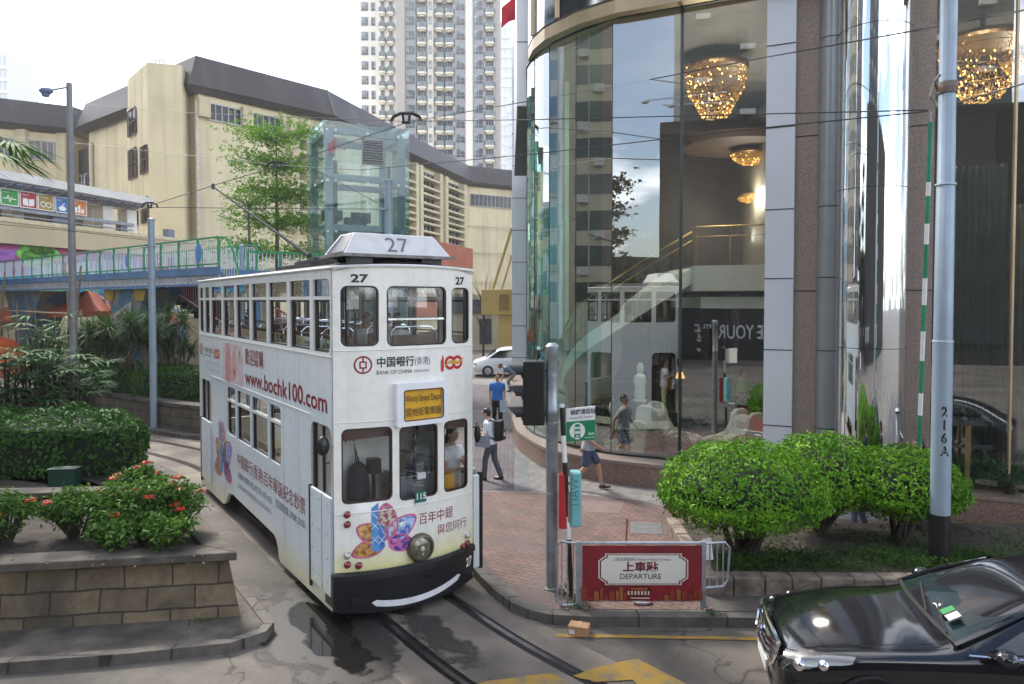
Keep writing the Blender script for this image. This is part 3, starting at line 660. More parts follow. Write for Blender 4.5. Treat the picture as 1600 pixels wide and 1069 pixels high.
far_block(792, 806, 150, 240, m_far, 'lower pale block just beside the glass building', 14, 2)

# ================================================================== poster-hung terrace, mural wall
m_mural_w = M('terrace_cream', (.50, .41, .25), .8, var=.06, scale=.5, stain=((.35, .28, .18), 1.0, .35))
m_terr = M('terrace_white', (.66, .63, .57), .7, var=.08, scale=1)
ter = thing('terrace_block', (-30, 42, 0), rz=math.atan2(18, 3.7), label='cream podium with a painted mural wall, posters and a white stand roof on top', cat='building')
# local x runs from the left end (at D 42) to the right end by the hall (D 60); local -y faces us
bpy.context.view_layer.update()
TA, TB = Vector((-30.0, 42.0)), Vector((-25.4, 60.0)); TDIR = (TB - TA).normalized(); ter.rotation_euler.z = math.atan2(TDIR.y, TDIR.x)
TN = Vector((TDIR.y, -TDIR.x)); TLn = (TB - TA).length
def tpx(px, z_py=None, off=0.0):         # run along the terrace front for the line of sight px
    u = (px - 800) / FPX; a = TA + TN * off; den = TDIR.x - u * TDIR.y
    return (u * a.y - a.x) / den
def tz(px, py):                          # height on the terrace front
    s = tpx(px); y = TA.y + TDIR.y * s; return at(px, py, y).z
s0, s1 = -6, TLn + .5
MB().box(s0, s1, .0, 9, 0, 7.6).build('podium', m_mural_w, ter)
MB().box(s0, s1, -.5, .3, 7.45, 8.7).build('parapet', m_mural_w, ter)
MB().box(s0, s1, -.58, .35, 8.7, 8.95).build('parapet_coping', M('coping_pale', (.58, .50, .32), .8), ter)
def mural_mat():
    m, n, l, p = nodes_of('mural_paint'); t = n.new('ShaderNodeTexCoord')
    z = n.new('ShaderNodeTexNoise'); z.inputs['Scale'].default_value = .35; z.inputs['Detail'].default_value = 3; z.inputs['Distortion'].default_value = 1.5; l.new(t.outputs['Object'], z.inputs['Vector'])
    s = n.new('ShaderNodeSeparateXYZ'); l.new(t.outputs['Object'], s.inputs[0])
    a = n.new('ShaderNodeMath'); a.operation = 'MULTIPLY_ADD'; l.new(s.outputs[2], a.inputs[0]); a.inputs[1].default_value = .16; a.inputs[2].default_value = -.72
    b = n.new('ShaderNodeMath'); l.new(a.outputs[0], b.inputs[0]); l.new(z.outputs[0], b.inputs[1])
    cr = n.new('ShaderNodeValToRGB'); cr.color_ramp.interpolation = 'CONSTANT'; l.new(b.outputs[0], cr.inputs[0]); e = cr.color_ramp.elements
    cols = [(0, (.03, .28, .10)), (.38, (.16, .45, .06)), (.48, (.03, .26, .42)), (.58, (.08, .38, .55)), (.68, (.18, .06, .28)), (.80, (.30, .10, .34)), (.90, (.38, .05, .16))]
    e[0].position, e[0].color = 0, rgb(cols[0][1]); e[1].position, e[1].color = cols[1][0], rgb(cols[1][1])
    for q, c in cols[2:]: k = e.new(q); k.color = rgb(c)
    l.new(cr.outputs[0], p.inputs['Base Color']); p.inputs['Roughness'].default_value = .7; MATS['mural_paint'] = m; return m
mu = MB().box(s0, TLn * .82, -.06, -.002, 4.6, 7.45).build('mural', mural_mat(), ter)
mt = MB(); rnd = random.Random(5)
for px, py, r in ((50, 395, .9), (66, 388, .8), (60, 405, 1.0), (78, 398, .7)):
    s_ = tpx(px); z = tz(px, py); k = 14; mt.add([(s_ + 1.2 * r * math.cos(2 * math.pi * j / k) * rnd.uniform(.85, 1.1), -.075, z + r * .6 * math.sin(2 * math.pi * j / k)) for j in range(k)], [tuple(range(k))], 0)
mt.build('painted_tree', M('paint_green', (.14, .42, .06), .7, var=.5, scale=3), mu)
# stand roof with slanted underside
zr = 13.9
rfb = MB(); x0, x1 = s0, tpx(217)
sec = [(-1.4, 11.0), (-1.4, 11.5), (4, 12.3), (4, 11.4), (.3, 10.55)]
rfb.add([(x, y, z) for x in (x0, x1) for y, z in sec], [(0, 1, 6, 5), (1, 2, 7, 6), (3, 4, 9, 8), (4, 0, 5, 9), (0, 4, 3, 2, 1), (5, 6, 7, 8, 9), (2, 3, 8, 7)])
rfb.build('stand_roof', m_terr, ter)
cf = MB()
for k in range(14):
    s_ = x0 + 1 + (x1 - x0 - 2) * k / 13
    for j in range(2): t = .25 + .3 * j; y = -1.4 + 1.7 * t; z = 11.0 - .45 * t; cf.obox((s_, y - .04, z - .06), (.42, 0, 0), (0, .19, -.05), (0, .01, .03))
cf.build('roof_coffers', M('coffer_blue_grey', (.20, .22, .30), .6), ter)
for px in (168, 205):
    s_ = tpx(px); MB().box(s_ - .45, s_ + .45, -.2, .6, 8.9, 10.6).build('stand_column', m_terr, ter)
for s_ in (2, 8): MB().box(s_ - .4, s_ + .4, .6, 1.4, 8.9, 10.8).build('stand_column', m_terr, ter)
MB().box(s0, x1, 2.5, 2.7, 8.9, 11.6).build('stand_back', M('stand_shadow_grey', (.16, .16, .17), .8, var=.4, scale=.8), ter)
MB().box(s0, tpx(206), -.35, -.2, 9.42, 9.62).box(s0, tpx(206), -.3, -.22, 9.12, 9.18).build('stand_rail', M('rail_grey', (.25, .27, .31), .5), ter)
for a, b in ((.2, .26), (.5, .53), (.75, .79)): MB().box(TLn * a, TLn * b, -.15, .3, 8.95, 9.6).build('cabinet', M('cabinet_blue_grey', (.13, .15, .21), .5), ter)
# posters: coloured boards with plain white pictograms and fine print
m_wp = M('poster_white', (.78, .78, .76), .6)
def poster(px0, px1, py0, col, nm, draw, word):
    a, b = tpx(px0, off=.45), tpx(px1, off=.45); zt, zb = 10.62, 9.70
    o = MB().box(a, b, -.46, -.38, zb, zt).build('poster', M('poster_' + nm, col, .6), ter)
    o['label'] = nm + ' poster with a white pictogram'
    w, h = b - a, zt - zb; P = lambda u, v: (a + u * w, -.475, zb + v * h); g = MB()
    def poly(ps): g.add([P(*p) for p in ps], [tuple(range(len(ps)))])
    def line(ps, t=.028):
        for p, q in zip(ps, ps[1:]):
            dx, dz = (q[0] - p[0]) * w, (q[1] - p[1]) * h; L = math.hypot(dx, dz); nx, nz_ = -dz / L * t, dx / L * t
            A, B = P(*p), P(*q); g.add([(A[0] + nx, A[1], A[2] + nz_), (B[0] + nx, B[1], B[2] + nz_), (B[0] - nx, B[1], B[2] - nz_), (A[0] - nx, A[1], A[2] - nz_)], [(0, 1, 2, 3)])
    draw(poly, line); g.build('pictogram', m_wp, o)
    text_mb(word, .15, lambda u, v, q: (a + w * .12 + u, -.478, zb + h * .76 + v), .75).build('poster_print', m_wp, o)
    ringframe(a - .04, b + .04, zb - .04, zt + .04, .03, .05, lambda u, v, q: (u, -.49 + q, v), .1).build('poster_frame', m_wp, o)
circ = lambda cx, cy, r, n=12: [(cx + r * math.cos(2 * math.pi * i / n), cy + r * math.sin(2 * math.pi * i / n)) for i in range(n + 1)]
poster(5, 31, 310, (.05, .30, .06), 'green', lambda p, l: l([(.1, .4), (.35, .4), (.42, .6), (.52, .2), (.6, .5), (.65, .4), (.9, .4)]), 'HEALTH')
poster(35, 60, 310, (.42, .02, .04), 'red', lambda p, l: (p([(.15, .15), (.48, .1), (.48, .55), (.15, .6)]), p([(.52, .1), (.85, .15), (.85, .6), (.52, .55)])), 'QUALITY')
poster(63, 86, 310, (.38, .24, .04), 'ochre', lambda p, l: (l(circ(.32, .36, .17)), l(circ(.68, .36, .17))), 'CONSUME')
poster(90, 110, 310, (.03, .16, .42), 'blue', lambda p, l: (p([(.3, .1), (.7, .1), (.8, .3), (.5, .5), (.2, .3)]), l([(.5, .5), (.7, .65)])), 'PEACE')
poster(114, 137, 310, (.62, .18, .03), 'orange', lambda p, l: (p([(.2, .12), (.4, .12), (.4, .5), (.2, .5)]), p([(.45, .12), (.6, .12), (.6, .65), (.45, .65)]), p([(.65, .12), (.85, .12), (.85, .4), (.65, .4)])), 'CITIES')
poster(-22, 1, 310, (.10, .30, .42), 'pale blue', lambda p, l: l([(.3, .2), (.5, .6), (.7, .2)]), 'WATER')

# ================================================================== footbridge
m_bblue = M('bridge_blue', (.085, .19, .36), .5, var=.2, scale=.8); m_bgreen = M('bridge_green', (.04, .30, .12), .5, var=.1); m_bwhite = M('bridge_white_bars', (.66, .68, .68), .5, var=.06)
BA, BB = Vector((-31.5, 43.0)), Vector((-10.1, 25.0)); BDIR = (BB - BA).normalized(); BL = (BB - BA).length
br = thing('footbridge', (BA.x, BA.y, 0), rz=math.atan2(BDIR.y, BDIR.x), label='blue footbridge with green and white railings crossing behind the shrubs', cat='footbridge')
def deck(s): return 5.62 - .30 * (1 - s / BL) * .3
MB().box(0, BL, -.0, 2.6, 4.72, 5.2).box(0, BL, -.12, .0, 5.0, 5.28).box(0, BL, -.1, .0, 4.62, 4.70).build('deck_beam', m_bblue, br)
MB().box(0, BL, -.05, .0, 4.70, 5.0).build('tile_band', M('tile_pale', (.52, .54, .56), .5, var=.05), br)
tb_ = MB(); k = 0; s_ = .3
rnd = random.Random(8)
while s_ < BL - .4:
    tb_.box(s_, s_ + .03, -.065, -.05, 4.71, 4.99, 0)
    c = (s_ + .25, 4.85); r = rnd.uniform(.05, .09); n_ = rnd.choice((3, 5, 8)); tb_.add([(c[0] + r * math.cos(2 * math.pi * j / n_ + 1), -.062, c[1] + r * math.sin(2 * math.pi * j / n_ + 1)) for j in range(n_)], [tuple(range(n_))], rnd.choice((0, 1)))
    s_ += .47
tb_.build('tile_pattern', [M('tile_grey', (.26, .30, .34), .6), M('tile_rose', (.45, .30, .30), .6)], br)
ZR = 5.28
def rail_run(y, s0, s1, nm='railing', zf=lambda s: ZR, h=1.02):
    g = MB(); wbar = MB(); n_ = max(1, round((s1 - s0) / 1.45))
    P = lambda s, z: (s, y, zf(s) + z)
    for i in range(n_ + 1):
        s = s0 + (s1 - s0) * i / n_; g.bar(P(s, 0), P(s, h), .07, .07, up=(0, 1, 0))
    g.bar(P(s0, h), P(s1, h), .07, .06); g.bar(P(s0, .10), P(s1, .10), .05)
    for i in range(n_):
        a = s0 + (s1 - s0) * (i + .07) / n_; b = s0 + (s1 - s0) * (i + .93) / n_
        wbar.tube([P(a, .14), P(a, h - .25), P(a + .12, h - .1), P(b - .12, h - .1), P(b, h - .25), P(b, .14)], .016, 4, caps=False)
        m_ = 9
        for k in range(1, m_): s = a + (b - a) * k / m_; wbar.box(s - .011, s + .011, y - .011, y + .011, zf(s) + .12, zf(s) + h - .1)
    o = g.build(nm, m_bgreen, br); wbar.build('railing_bars', m_bwhite, o); return o
rail_run(-.05, 0, BL); rail_run(2.55, 0, BL - 2)
MB().tube([(BL, -.05, ZR + 1.02), (BL + .5, -.05, ZR + .98), (BL + .9, -.03, ZR + .55), (BL + 1.35, .0, ZR - .5), (BL + 1.5, .0, ZR - .8)], .04, 6).build('stair_handrail', m_bgreen, br, smooth=True)
wb2 = MB()
for k in range(7): s = BL + .1 + k * .17; wb2.box(s - .012, s + .012, -.02, .0, ZR - .2 - k * .1, ZR + .85 - k * .09)
wb2.build('stair_bars', m_bwhite, br)
# bridge decor: painted shapes hung on the bars
for s, z, r, m_ in ((6, 5.7, .3, 0), (7.4, 5.7, .35, 1), (13.5, 5.65, .3, 2), (20.5, 5.7, .24, 3), (26.6, 5.8, .36, 3)):
    MB().add([(s + r * math.cos(t * .52) * .7, -.09, z + r * math.sin(t * .52)) for t in range(12)], [tuple(range(12))]).build('painted_panel', [M('decor_rose', (.6, .35, .36), .6), M('decor_peach', (.62, .45, .36), .6), M('decor_orange', (.6, .4, .3), .6), M('decor_blue', (.10, .28, .62), .6)][m_], br)
# painted pier
pr = MB(); s_ = BL * .70
pr.add([(s_ - 2.2, .2, 4.6), (s_ + 2.2, .2, 4.6), (s_ + .7, .2, 3.0), (s_ + .65, .2, 0), (s_ - .65, .2, 0), (s_ - .9, .2, 3.0)] + [(s_ - 2.2, 1.6, 4.6), (s_ + 2.2, 1.6, 4.6), (s_ + .7, 1.6, 3.0), (s_ + .65, 1.6, 0), (s_ - .65, 1.6, 0), (s_ - .9, 1.6, 3.0)], [(5, 4, 3, 2, 1, 0), (6, 7, 8, 9, 10, 11)] + [(i, (i + 1) % 6, 6 + (i + 1) % 6, 6 + i) for i in range(6)])
m_pier = M('pier_paint', (.05, .17, .30), .7, c2=(.20, .20, .16), scale=1.2, lo=.45, hi=.55)
pro = pr.build('pier', m_pier, br)
sg = MB().add([(s_ - 1.4, .16, 2.9), (s_ + .7, .16, 3.6), (s_ + .7, .16, 4.1), (s_ - 1.4, .16, 3.4)], [(0, 1, 2, 3)]).add([(s_ - 2.0, .15, 4.1), (s_ - 1.2, .15, 4.1), (s_ - 1.0, .15, 4.55), (s_ - 2.1, .15, 4.55)], [(0, 1, 2, 3)], 1).add([(s_ + 1.1, .15, 4.1), (s_ + 1.9, .15, 4.1), (s_ + 2.1, .15, 4.55), (s_ + 1.0, .15, 4.55)], [(0, 1, 2, 3)], 1)
sg.build('painted_banner', [M('paint_pale', (.40, .40, .38), .7, var=.2), M('paint_ochre', (.45, .30, .03), .7)], pro)
text_mb('OLYMPICS', .44, lambda u, v, w: (s_ - 1.3 + u * .98, .14, 2.98 + v + u * .33), .8, .01).build('pier_lettering', M('paint_maroon', (.10, .03, .04), .7), pro)
p2 = BL * .22
MB().add([(p2 - 3.0, .2, 4.6), (p2 + 3.2, .2, 4.6), (p2 + 1.2, .2, 2.6), (p2 + 1.2, .2, 0), (p2 - 1.2, .2, 0), (p2 - 1.2, .2, 2.6)] + [(p2 - 3.0, 1.6, 4.6), (p2 + 3.2, 1.6, 4.6), (p2 + 1.2, 1.6, 2.6), (p2 + 1.2, 1.6, 0), (p2 - 1.2, 1.6, 0), (p2 - 1.2, 1.6, 2.6)], [(5, 4, 3, 2, 1, 0), (6, 7, 8, 9, 10, 11)] + [(i, (i + 1) % 6, 6 + (i + 1) % 6, 6 + i) for i in range(6)]).build('pier', m_pier, br)
# stairs going down behind the bridge
def flight(nm, lab, P0, P1, wd, stepmat, barmat, n_=14):
    P0, P1 = Vector(P0), Vector(P1); d = Vector((P1.x - P0.x, P1.y - P0.y)); L = d.length; d.normalize(); t = thing(nm, (P0.x, P0.y, 0), math.atan2(d.y, d.x), label=lab, cat='stairs')
    m_ = MB(); dz = (P1.z - P0.z) / n_
    for i in range(n_): a, b = L * i / n_, L * (i + 1) / n_; z = P0.z + dz * (i + .5); m_.box(a, b + .02, 0, wd, z - .32, z)
    m_.build('steps', stepmat, t); g = MB(); f = lambda s: P0.z + (P1.z - P0.z) * s / L
    for y in (0, wd):
        g.bar((0, y, f(0) + 1.1), (L, y, f(L) + 1.1), .06); g.bar((0, y, f(0) + .2), (L, y, f(L) + .2), .05)
        for k in range(int(L / .16)): s = k * .16; g.box(s - .014, s + .014, y - .014, y + .014, f(s) + .2, f(s) + 1.1)
    g.build('railing', barmat, t); return t
m_step = M('stair_black', (.014, .014, .017), .8); m_pinkbar = M('stair_rose_bars', (.45, .17, .17), .5); m_bluebar = M('stair_blue_bars', (.06, .20, .45), .5)
flight('public_stairs', 'dark stairs with rose coloured railings descending under the footbridge', (-16.4, 33, 4.9), (-10.6, 29.5, 2.2), 2.2, m_step, m_pinkbar)
flight('public_stairs', 'steep blue stairs glimpsed behind the shrubs below the painted pier', (-23.5, 40, 4.6), (-18.4, 36.5, 2.2), 2.0, M('stair_blue', (.05, .16, .34), .7), m_bluebar)
flight('public_stairs', 'low blue flight with pale railing beside the tram', (-14.2, 33, 2.4), (-11.0, 28.5, 0.1), 2.0, M('stair_blue', (.05, .16, .34), .7), m_bluebar)
# landing rail behind the tram
ld_ = thing('landing_railing', (-9.6, 26.2, 0), math.atan2(2.4, 3.6), label='green and white railing of the stair landing behind the tram roof', cat='railing')
g = MB(); wbar = MB()
for s in (0, 1.2, 2.4, 3.6): g.box(s - .035, s + .035, -.035, .035, 4.3, 5.9)
g.box(0, 3.6, -.03, .03, 5.84, 5.92).box(0, 3.6, -.03, .03, 4.9, 4.96)
for k in range(24): s = .1 + k * .145; wbar.box(s - .012, s + .012, -.012, .012, 4.95, 5.84)
g.build('rails', m_bgreen, ld_); wbar.build('bars', m_bwhite, ld_); MB().box(-.1, 3.8, .05, 2.5, 4.4, 4.7).box(.2, .6, .3, .8, 0, 4.4).build('landing_slab', m_bblue, ld_)
# orange market awnings and the yellow wall below the bridge
def awning(c, w, d, z0, z1, lab):
    t = thing('market_awning', (c[0], c[1], 0), R(-38), label=lab, cat='awning', group='orange market awnings under the bridge'); mb = MB(); n_ = 4
    mb.add([(-w, -d, z0), (w, -d, z0), (w, d, z0), (-w, d, z0), (-w * .12, 0, z1), (w * .12, 0, z1)], [(0, 1, 5, 4), (1, 2, 5), (2, 3, 4, 5), (3, 0, 4)]); mb.box(-w, w, -d - .01, -d + .02, z0 - .3, z0); mb.box(w - .02, w, -d, d, z0 - .3, z0)
    mb.build('canopy', M('awning_orange', (.52, .10, .035), .7, var=.1), t); pl = MB()
    for x in (-w + .1, w - .1):
        for y in (-d + .1, d - .1): pl.tube([(x, y, 0), (x, y, z0)], .05, 6)
    pl.build('poles', M('pole_dark', (.05, .05, .05), .5), t)
awning((-23.3, 39.5), 2.2, 1.8, 3.55, 4.65, 'orange pyramid awning left of the tall grey lamp post')
awning((-20.0, 38.9), 1.9, 1.5, 3.2, 4.45, 'orange pyramid awning behind the painted pier, beside the dark stairs')
awning((-31.0, 43.5), 2.4, 1.8, 3.2, 4.4, 'orange awning cut by the picture edge at far left')
awning((-7.6, 33.2), 3.4, 1.6, 2.55, 3.45, 'long orange awning seen through the upper windows of the tram')
wy = thing('low_cream_wall', (-20, 46, 0), R(-35), label='low cream wall in the shade behind the dracaena shrubs', cat='wall')
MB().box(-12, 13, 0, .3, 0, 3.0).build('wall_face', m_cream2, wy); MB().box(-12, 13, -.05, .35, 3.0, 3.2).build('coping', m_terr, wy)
# bamboo scaffold
sca = thing('bamboo_scaffold', (-18, 36, 0), R(-39), label='bamboo pole scaffold standing in front of the painted footbridge piers', cat='scaffold')
m_bam = M('bamboo', (.26, .20, .12), .7, var=.3, scale=6); rnd = random.Random(2)
for s in (-8.2, -7.0, -5.8, -4.4, -3.2, -2.0, -.6, .8, 2.2): MB().tube([(s, -4, 0), (s + rnd.uniform(-.15, .15), -4.1, rnd.uniform(2.6, 4.6))], .034, 5).build('pole', m_bam, sca)
for z in (1.6, 2.7, 3.6): MB().tube([(-8.6, -4.08, z), (2.6, -4.1, z + rnd.uniform(-.1, .1))], .04, 5).build('ledger', m_bam, sca)
for s in (-8.6, 1.2): MB().tube([(s, -4.12, .5), (s + 1.4, -4.15, 5.6)], .045, 5).build('brace', m_bam, sca)

# ================================================================== glass lift tower
m_lg = glass('lift_glass', (.76, .89, .90), .17, 0, .6); m_lst = M('lift_steel_grey_green', (.27, .35, .37), .4, .2, var=.1); m_lin = M('lift_machinery', (.07, .08, .08), .5, .3, var=.3, scale=5)
la, lb, lc = Vector((-7.8, 30.0)), Vector((-4.5, 31.75)), Vector((-9.35, 32.85))
lift = thing('glass_lift_tower', (la.x, la.y, 0), math.atan2(lb.y - la.y, lb.x - la.x), label='tall square glass lift tower with steel frame behind the tram roof', cat='lift tower')
LW, LDp, LZ = (lb - la).length, 3.2, 11.55
for nm, q in (('glass_wall', ((0, 0), (LW, 0))), ('glass_wall', ((0, LDp), (0, 0))), ('glass_wall', ((LW, 0), (LW, LDp))), ('glass_wall', ((LW, LDp), (0, LDp)))):
    (a, b), (c, d) = q; MB().quad((a, b, 0), (c, d, 0), (c, d, LZ), (a, b, LZ)).build(nm, m_lg, lift)
MB().add([(-.05, -.05, LZ + .02), (LW + .05, -.05, LZ + .02), (LW + .05, LDp + .05, LZ + .02), (-.05, LDp + .05, LZ + .02)], [(0, 1, 2, 3)]).build('glass_roof', m_lg, lift)
sf = MB(); i_ = .28
for x in (i_, LW - i_):
    for y in (i_, LDp - i_): sf.box(x - .14, x + .14, y - .14, y + .14, 0, LZ - .35)
for z in (1.0, 3.5, 5.4, 7.2, 9.3, LZ - .3):
    for y in (i_, LDp - i_): sf.box(i_ + .14, LW - i_ - .14, y - .11, y + .11, z - .13, z + .13)
    for x in (i_, LW - i_): sf.box(x - .11, x + .11, i_ + .14, LDp - i_ - .14, z - .13, z + .13)
sf.bar((.4, .4, LZ - .6), (LW - .4, LDp - .4, LZ - .35), .12).bar((.4, 1.6, LZ - .55), (LW - .4, 2.4, LZ - .3), .12)
sf.build('steel_frame', m_lst, lift)
sp_ = MB()
for z in (1.2, 3.3, 5.2, 7.0, 9.1, 11.2):
    for x in (.15, .5, LW / 2, LW - .5, LW - .15): sp_.obox((x, -.015, z), (.045, 0, 0), (0, .02, 0), (0, 0, .045))
    for y in (.3, 1.6, 2.9): sp_.obox((-.015, y, z), (.02, 0, 0), (0, .045, 0), (0, 0, .045))
sp_.build('glass_clamps', m_chrome, lift)
vt = MB().box(LW * .44, LW * .68, -.04, .05, 9.9, 10.95).build('vent_louvre', M('louvre_dark', (.12, .13, .12), .5), lift)
vs_ = MB().box(LW * .43, LW * .69, -.07, -.04, 10.93, 11.0).box(LW * .43, LW * .69, -.07, -.04, 9.86, 9.92).box(LW * .43, LW * .44, -.07, -.04, 9.86, 11.0).box(LW * .68, LW * .69, -.07, -.04, 9.86, 11.0)
for k in range(9): vs_.obox((LW * .56, -.06, 9.98 + k * .11), (LW * .118, 0, 0), (0, .03, -.02), (0, .008, .012))
vs_.build('vent_slats', M('louvre_pale', (.45, .46, .45), .5), vt)
mc = MB(); rnd = random.Random(7)
for k in range(26): x, z = rnd.uniform(.6, LW - .6), rnd.uniform(4.6, 8.2); a, b = rnd.uniform(.1, .5), rnd.uniform(.06, .25); mc.box(x - a, x + a, 1.4, 1.4 + rnd.uniform(.1, .5), z - b, z + b)
mc.box(.55, .7, .5, .7, 0, 10).box(LW - .8, LW - .68, .5, .7, 0, 10).box(1.0, LW - 1, 1.5, 2.4, 2.0, 4.4)
mc.build('lift_machinery', m_lin, lift)
text_mb('8', .55, lambda u, v, w: (-.01, 2.4 - u, 6.5 + v)).build('glass_number', m_wp, lift)
MB().box(LW + .05, LW + .4, -1.2, .5, 5.6, 5.65).build('canopy_edge', m_lst, lift)
# ================================================================== glass-fronted hotel on the corner
G = [(.62, 34), (.58, 27), (.48, 22), (.40, 19.6), (.58, 18.7), (.92, 17.9), (1.5, 17.08), (2.24, 16.25), (3.64, 15.59), (5.21, 14.85)]
FD = Vector((5.21 - 2.24, 14.85 - 16.25)).normalized(); FN = Vector((FD.y, -FD.x))     # along the front to the right, and outward
def fp(px, off=0.0):                     # point of the straight front seen at px
    u = (px - 800) / FPX; a = Vector((2.24, 16.25)) + FN * off; t = (u * a.y - a.x) / (FD.x - u * FD.y); return a + FD * t
hotel = thing('corner_hotel', (2.24, 16.25, 0), label='corner hotel with a curved full height glass front over a red granite plinth', cat='building')
def K3(p, z): return (p[0] - 2.24, p[1] - 16.25, z)
ZG0, ZG1 = .62, 10.4
m_gran = M('granite_brown', (.235, .175, .145), .35, var=.25, scale=40, c2=(.30, .235, .195), detail=3)
m_granp = M('granite_plinth', (.19, .115, .085), .4, var=.3, scale=30, c2=(.28, .19, .15), stain=((.10, .07, .055), 2, .4))
m_alu = M('aluminium_panel', (.62, .64, .68), .32, .25, var=.03, scale=.6)
m_bronze = M('bronze_fascia', (.36, .28, .17), .38, .5, var=.12, scale=1.5)
m_sofb = M('soffit_taupe', (.17, .145, .12), .6, var=.1)
m_hg = glass('hotel_glass', (.76, .83, .80), .34, 0, .85, wob=.02)
m_hgt = glass('hotel_glass_teal', (.42, .72, .67), .30, 0, .8, wob=.05)
m_mul = M('mullion_dark', (.03, .04, .04), .3, .4)
# plinth
PL = [(.05, 34), (.0, 27), (.02, 21.5), (.13, 19.4), (.36, 18.3), (.80, 16.95), (1.4, 16.2), (2.2, 15.6), (2.97, 15.2), (8.0, 12.9), (15, 9.75)]
PLs = catmull([(p[0], p[1], 0) for p in PL[2:8]], 5)
plo = [PL[0], PL[1]] + [(p.x, p.y) for p in PLs] + PL[8:]
MB().prism([K3(p, 0)[:2] for p in plo] + [K3((15, 14), 0)[:2], K3((6, 17.4), 0)[:2], K3((2.6, 19.5), 0)[:2], K3((1.2, 34), 0)[:2]], 0, .56).build('plinth', m_granp, hotel)
cop = MB(); strip(cop, [K3(p, 0) for p in plo], -.02, .50, .562, .63); cop.build('plinth_coping', m_gran, hotel)
# glass, one pane per facet
Gc = [(p.x, p.y) for p in catmull([(p[0], p[1], 0) for p in G[3:8]], 3)]
Gall = G[:3] + Gc + G[8:]
for i in range(len(Gall) - 1):
    a, b = Gall[i], Gall[i + 1]; ZG1 = 9.55 if a[1] > 19.7 else 10.4; teal = a[1] > 16.5
    MB().quad(K3(a, ZG0), K3(b, ZG0), K3(b, ZG1), K3(a, ZG1)).build('glass_pane', m_hgt if teal else m_hg, hotel)
for i, p in enumerate(Gall):
    if i == 0 or (i % 3 and i < len(Gall) - 3): continue
    big = p in (G[7], G[8]); r = .028 if big else .007
    d = FN * 0; MB().box(K3(p, 0)[0] - r, K3(p, 0)[0] + r, K3(p, 0)[1] - r - .01, K3(p, 0)[1] + r, ZG0, ZG1).build('mullion', m_mul, hotel)
for z in (ZG0, ZG1 - .04):
    t_ = MB(); strip(t_, [K3(p, 0) for p in Gall], -.03, .03, z, z + .04); t_.build('glazing_channel', m_mul, hotel)
# teal fins at the far bend
for i, z in ((0, 0), (1, 0)):
    p = Vector((.40, 19.6)).lerp(Vector((.48, 22)), .35 + i * .5); MB().obox(K3((p.x + .14, p.y), 5.5), (.14, 0, 0), (0, .012, 0), (0, 0, 4.9)).build('glass_fin', m_hgt, hotel)
# pillars, mirror column, right hand panes
def pier(px0, px1, out, dep, mat, nm, z1=ZG1 + 6, joints=()):
    a, b = fp(px0, out), fp(px1, out); o = MB().prism([K3(a, 0)[:2], K3(b, 0)[:2], K3(b - FN * dep, 0)[:2], K3(a - FN * dep, 0)[:2]], .56, z1).build(nm, mat, hotel)
    j = MB()
    for z in joints: j.bar(K3(a + FN * .004, z), K3(b + FN * .004, z), .012, .018)
    if joints: j.build('panel_joints', m_mul, o)
    return o
JZ = [1.55, 3.1, 4.55, 5.95, 7.6, 9.25]
pier(1194, 1239, .10, .7, m_alu, 'clad_pillar', joints=JZ); pier(1239.5, 1282, -.02, .6, m_gran, 'granite_pillar', joints=(4.3, 7.4)); pier(1268, 1316, -.25, .5, M('granite_dark', (.11, .09, .08), .4), 'granite_return')
pier(1412, 1456, .0, .6, m_gran, 'granite_pillar', joints=(4.3, 7.4))
c = fp(1294, -.05); cg = MB().lathe([(.22, .56), (.22, 14)], 28, K3(c, 0)); cgo = cg.build('grey_column', M('column_grey', (.26, .27, .28), .35, .4, var=.05), hotel, smooth=True)
j = MB()
for z in JZ: j.lathe([(.223, z), (.223, z + .02)], 28, K3(c, 0))
j.build('column_joints', m_mul, cgo)
m_mir = M('mirror_steel', (.82, .83, .84), .035, 1.0, var=.02, scale=.5, bump=.05, bscale=.5)
c = fp(1360, .12); MB().lathe([(.64, .56), (.64, 14)], 40, K3(c, 0)).build('mirror_column', m_mir, hotel, smooth=True)
for z in (3.2, 6.2, 9.2): MB().lathe([(.643, z), (.643, z + .012)], 40, K3(c, 0)).build('column_joint', m_mul, hotel)
pa, pb, pc = fp(1456, -.12), fp(1580, -.12), fp(1580, -.12) + FD * 3.2
for a, b in ((pa, pb), (pb, pc)): MB().quad(K3(a, ZG0), K3(b, ZG0), K3(b, 12), K3(a, 12)).build('glass_pane', m_hg, hotel)
MB().box(K3(pb, 0)[0] - .02, K3(pb, 0)[0] + .02, K3(pb, 0)[1] - .04, K3(pb, 0)[1] + .02, ZG0, 12).build('mullion', m_bronze, hotel)
